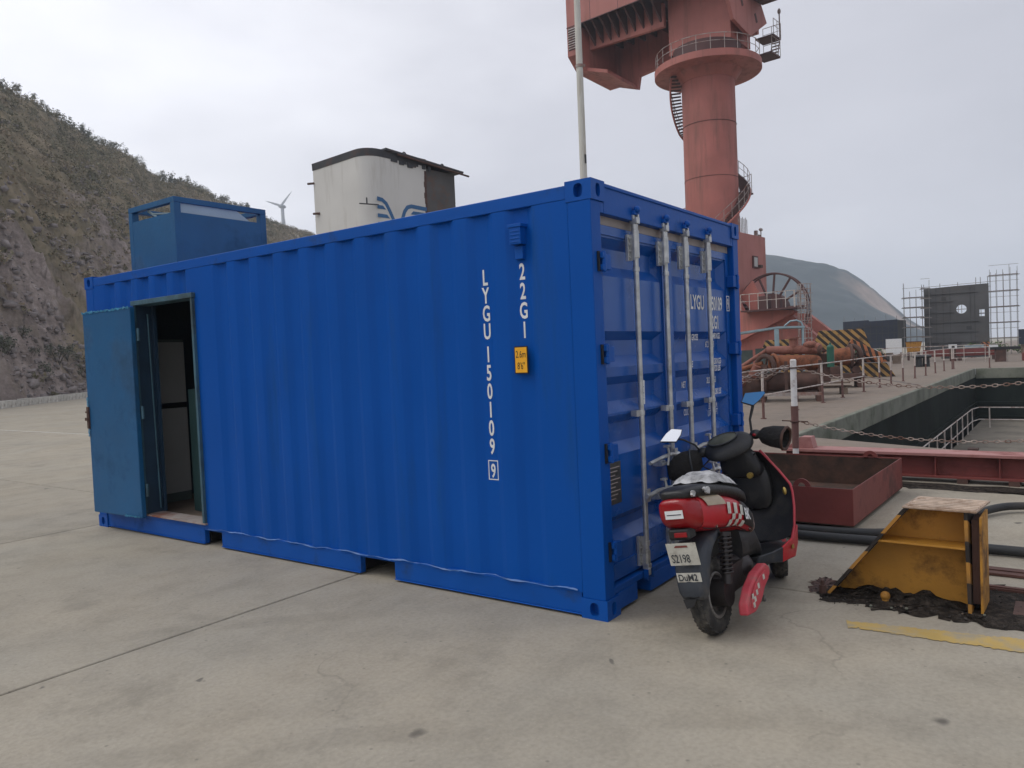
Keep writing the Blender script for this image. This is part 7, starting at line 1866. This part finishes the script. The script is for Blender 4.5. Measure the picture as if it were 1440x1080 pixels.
for x in (0.0, 1.3, 2.7, 4.1, 4.45, 5.0): mb.tube([(x, 0.4, 0), (x, 0.4, 6.6+0.3*(x > 4))], 0.026, 5)
mb.tube([(-0.2, 0.4, 6.35), (5.2, 0.4, 6.45)], 0.02, 5); mb.tube([(-0.2, 0.4, 6.0), (5.2, 0.4, 6.05)], 0.02, 5); mb.build('pole', 'scaf', tS)
# second hull block at the right edge
RF = Matrix.Translation((75.9, 1.15, 0)) @ Matrix.Rotation(R(-86), 4, 'Z')
RB = thing('hull_block', 'dark stepped hull block cut off by the right edge of the far yard', 'hull block'); RB.matrix_world = RF
mb = MB(); mb.bb((0.55, 0, 0.8), (4.5, 3, 4.0)); mb.build('hull_shell', 'navy', RB); mb = MB(); mb.bb((-0.2, 0.2, 0.8), (0.549, 2.5, 2.1)); mb.build('lower_step', 'navy', RB)
mb = MB(); mb.bb((0.6, -0.05, 3.35), (4.5, -0.001, 3.45)); mb.bb((0.50, -0.1, 4.001), (4.6, 3.1, 4.12)); mb.build('edge_band', 'hullgrey', RB)
mb = MB(); [mb.bb((x, 0.3, 0), (x+0.4, 1.2, 0.799)) for x in (-0.1, 1.2, 3.2)]; mb.build('keel_block', 'timber', RB)

# ------------------------------------------------------------------ clutter of the far yard
YF = Matrix.Translation((58.0, 8.0, 0)) @ Matrix.Rotation(R(-80), 4, 'Z')      # x to the right, y away
def yard(name, label, cat, parts, x, y, rotz=0.0, group=None):
    t = thing(name, label, cat, group=group); t.matrix_world = YF @ Matrix.Translation((x, y, 0)) @ Matrix.Rotation(rotz, 4, 'Z')
    for nm, mat, fn in parts:
        mb = MB(); fn(mb); mb.build(nm, mat, t)
    return t
bx = lambda *bs: (lambda mb: [mb.bb(a, b) for a, b in bs])
yard('skip', 'ochre yellow steel skip in the far yard left of the bulkhead foot', 'skip', [('bin', 'stop_yellow', lambda mb: mb.prism([(0.1, 0, 0.65), (0.95, 0, 0.65), (1.1, 0, 1.42), (0, 0, 1.42)], (0, 0.9, 0))), ('rim', 'rust_dark', bx(((-0.03, -0.03, 1.421), (1.13, 0.93, 1.46)))), ('stand', 'rust_dark', bx(((0.1, 0.1, 0), (0.25, 0.8, 0.649)), ((0.8, 0.1, 0), (0.95, 0.8, 0.649))))], 0.65, 4)
yard('tarpaulin_heap', 'pale heap under a dusty white sheet in the far yard', 'heap', [('sheet', 'cabinet', lambda mb: [mb.ell((0, 0, 0.35), (0.62, 0.5, 0.55)), mb.ell((0.3, 0.1, 0.6), (0.35, 0.3, 0.45))])], -1.75, -4)
yard('crate', 'small white crate in front of the far yard fence', 'crate', [('body', 'white_paint', bx(((0, 0, 0.65), (0.42, 0.3, 0.95)))), ('pallet', 'timber', bx(((-0.05, -0.05, 0), (0.47, 0.35, 0.649))))], -0.30, -4)
yard('workbench', 'low grey steel workbench between the pale heap and the white crate', 'bench', [('top', 'rail_grey', bx(((0, 0, 0.62), (1.1, 0.5, 0.68)))), ('leg', 'rail_grey', bx(((0.02, 0.02, 0), (0.08, 0.48, 0.619)))), ('leg', 'rail_grey', bx(((1.02, 0.02, 0), (1.08, 0.48, 0.619))))], -1.5, -9)
yard('steel_gantry', 'long low dark red steel gantry lying in the far yard', 'steel frame', [('bar', 'beam_red', bx(((0, 0, 0.55), (4.6, 0.2, 0.82)))), ('bar', 'beam_red', bx(((0, 0.9, 0.3), (4.6, 1.1, 0.5)))), ('post', 'rust_dark', bx(((0.1, 0, 0), (0.3, 1.1, 0.299)), ((2.2, 0, 0), (2.4, 1.1, 0.299)), ((4.3, 0, 0), (4.5, 1.1, 0.299))))], 1.6, -1)
yard('beam_stack', 'short stack of red steel beams at the right end of the far yard', 'steel frame', [('bar', 'beam_red', bx(((0, 0, 0.0), (2.2, 0.5, 0.5)))), ('bar', 'beam_top', bx(((0.1, 0.05, 0.501), (1.6, 0.4, 0.75))))], 6.9, -6)
yard('dark_stand', 'dark steel table stand with a lamp on top at the right of the far yard', 'stand', [('top', 'black', bx(((-0.2, 0, 0.75), (1.5, 0.6, 0.92)))), ('leg', 'rust_dark', bx(((0.2, 0.05, 0), (0.75, 0.55, 0.749)))), ('lamp_box', 'white_paint', bx(((-0.1, 0.1, 0.921), (0.35, 0.4, 1.05))))], 5.15, -7)
yard('white_cabinet', 'little white cabinet with a black square on the red frame', 'cabinet', [('body', 'white_paint', bx(((0, 0, 0.85), (0.48, 0.4, 1.15)))), ('opening', 'black', bx(((0.16, -0.012, 0.92), (0.34, -0.001, 1.08)))), ('foot', 'rust_dark', bx(((0.05, 0.05, 0), (0.43, 0.35, 0.849))))], 3.15, -2.2)
yard('red_barrier', 'bright orange red barrier at the foot of the right scaffolding', 'barrier', [('board', 'hazard_orange', bx(((0, 0, 0.55), (0.6, 0.1, 1.15)))), ('leg', 'rust', bx(((0.02, -0.2, 0), (0.1, 0.3, 0.549)), ((0.5, -0.2, 0), (0.58, 0.3, 0.549))))], 6.4, 12)
yard('steel_pile', 'grey pile of plates at the foot of the bulkhead', 'steel pile', [('plate', 'hullgrey', bx(((0, 0, 0), (3.2, 1.2, 0.35)))), ('plate', 'scaf', bx(((0.2, 0.1, 0.351), (2.9, 1.1, 0.75)))), ('plate', 'pale_blue', bx(((1.6, 0.0, 0.751), (2.8, 1.0, 0.98))))], 3.2, 6)
yard('steel_pile', 'low dark pile of plates beside the yellow skip', 'steel pile', [('plate', 'hullgrey', bx(((0, 0, 0), (2.4, 1.0, 0.5)))), ('plate', 'rail_grey', bx(((0.3, 0.1, 0.501), (1.2, 0.9, 0.8))))], -2.3, 6)
yard('notice_board', 'white board leaning left of the bulkhead behind the scaffolding', 'panel', [('board', 'white_paint', bx(((0, 0, 0.5), (1.3, 0.06, 1.75)))), ('prop', 'scaf', bx(((0.1, 0.07, 0), (0.16, 0.5, 1.6)), ((1.1, 0.07, 0), (1.16, 0.5, 1.6)))), ('foot_block', 'timber', bx(((0, -0.1, 0), (1.3, 0.3, 0.499))))], -0.75, 15)
yard('bollard', 'squat black mooring bollard left of the dark stand', 'bollard', [('shaft', 'black', lambda mb: mb.cyl((0, 0, 0), (0, 0, 0.55), 0.20, 0.17, n=16)), ('head', 'black', lambda mb: mb.ell((0, 0, 0.58), (0.30, 0.30, 0.12)))], 0.95, -12.5)
yard('bollard', 'squat black mooring bollard at the dock end under the chain', 'bollard', [('shaft', 'black', lambda mb: mb.cyl((0, 0, 0), (0, 0, 0.55), 0.20, 0.17, n=16)), ('head', 'black', lambda mb: mb.ell((0, 0, 0.58), (0.30, 0.30, 0.12)))], 1.35, -12.2)
for k, (x, y, w) in enumerate(((-2.9, 9, 1.3), (7.4, 13, 2.0), (-1.6, 11, 1.0), (5.9, 15, 1.6))):
    cs = rg.normal(size=(10, 3))*np.array([w*0.5, 0.4, 0.15])+np.array([0, 0, 0.5]); V, F = leaf_quads(cs, np.full((10, 3), 0.38), 60, 0.10, np.random.default_rng(50+k))
    t = thing('weed_clump', ('pale green weeds behind the left end of the far yard fence', 'green weeds below the right edge hull block', 'green weeds left of the white board', 'green weeds right of the orange barrier')[k], 'weeds'); t.matrix_world = YF @ Matrix.Translation((x, y, 0))
    inst('foliage', np_mesh('foliage', V, F, M['weed'] if 'weed' in M else M.setdefault('weed', leaf_mat('weed_green', [(0, (0.03, 0.05, 0.02, 1)), (0.5, (0.06, 0.10, 0.035, 1)), (1, (0.12, 0.16, 0.06, 1))]))), t)
# yard fence pieces between the dock end and the clutter
YR = thing('yard_railing', 'pale railing crossing the far yard in front of the bulkhead', 'railing'); YR.matrix_world = YF
railing(YR, [(-3.2+k*1.15, -6.5, 0) for k in range(9)], 1.1, r=0.022, post_mat='rail_white')
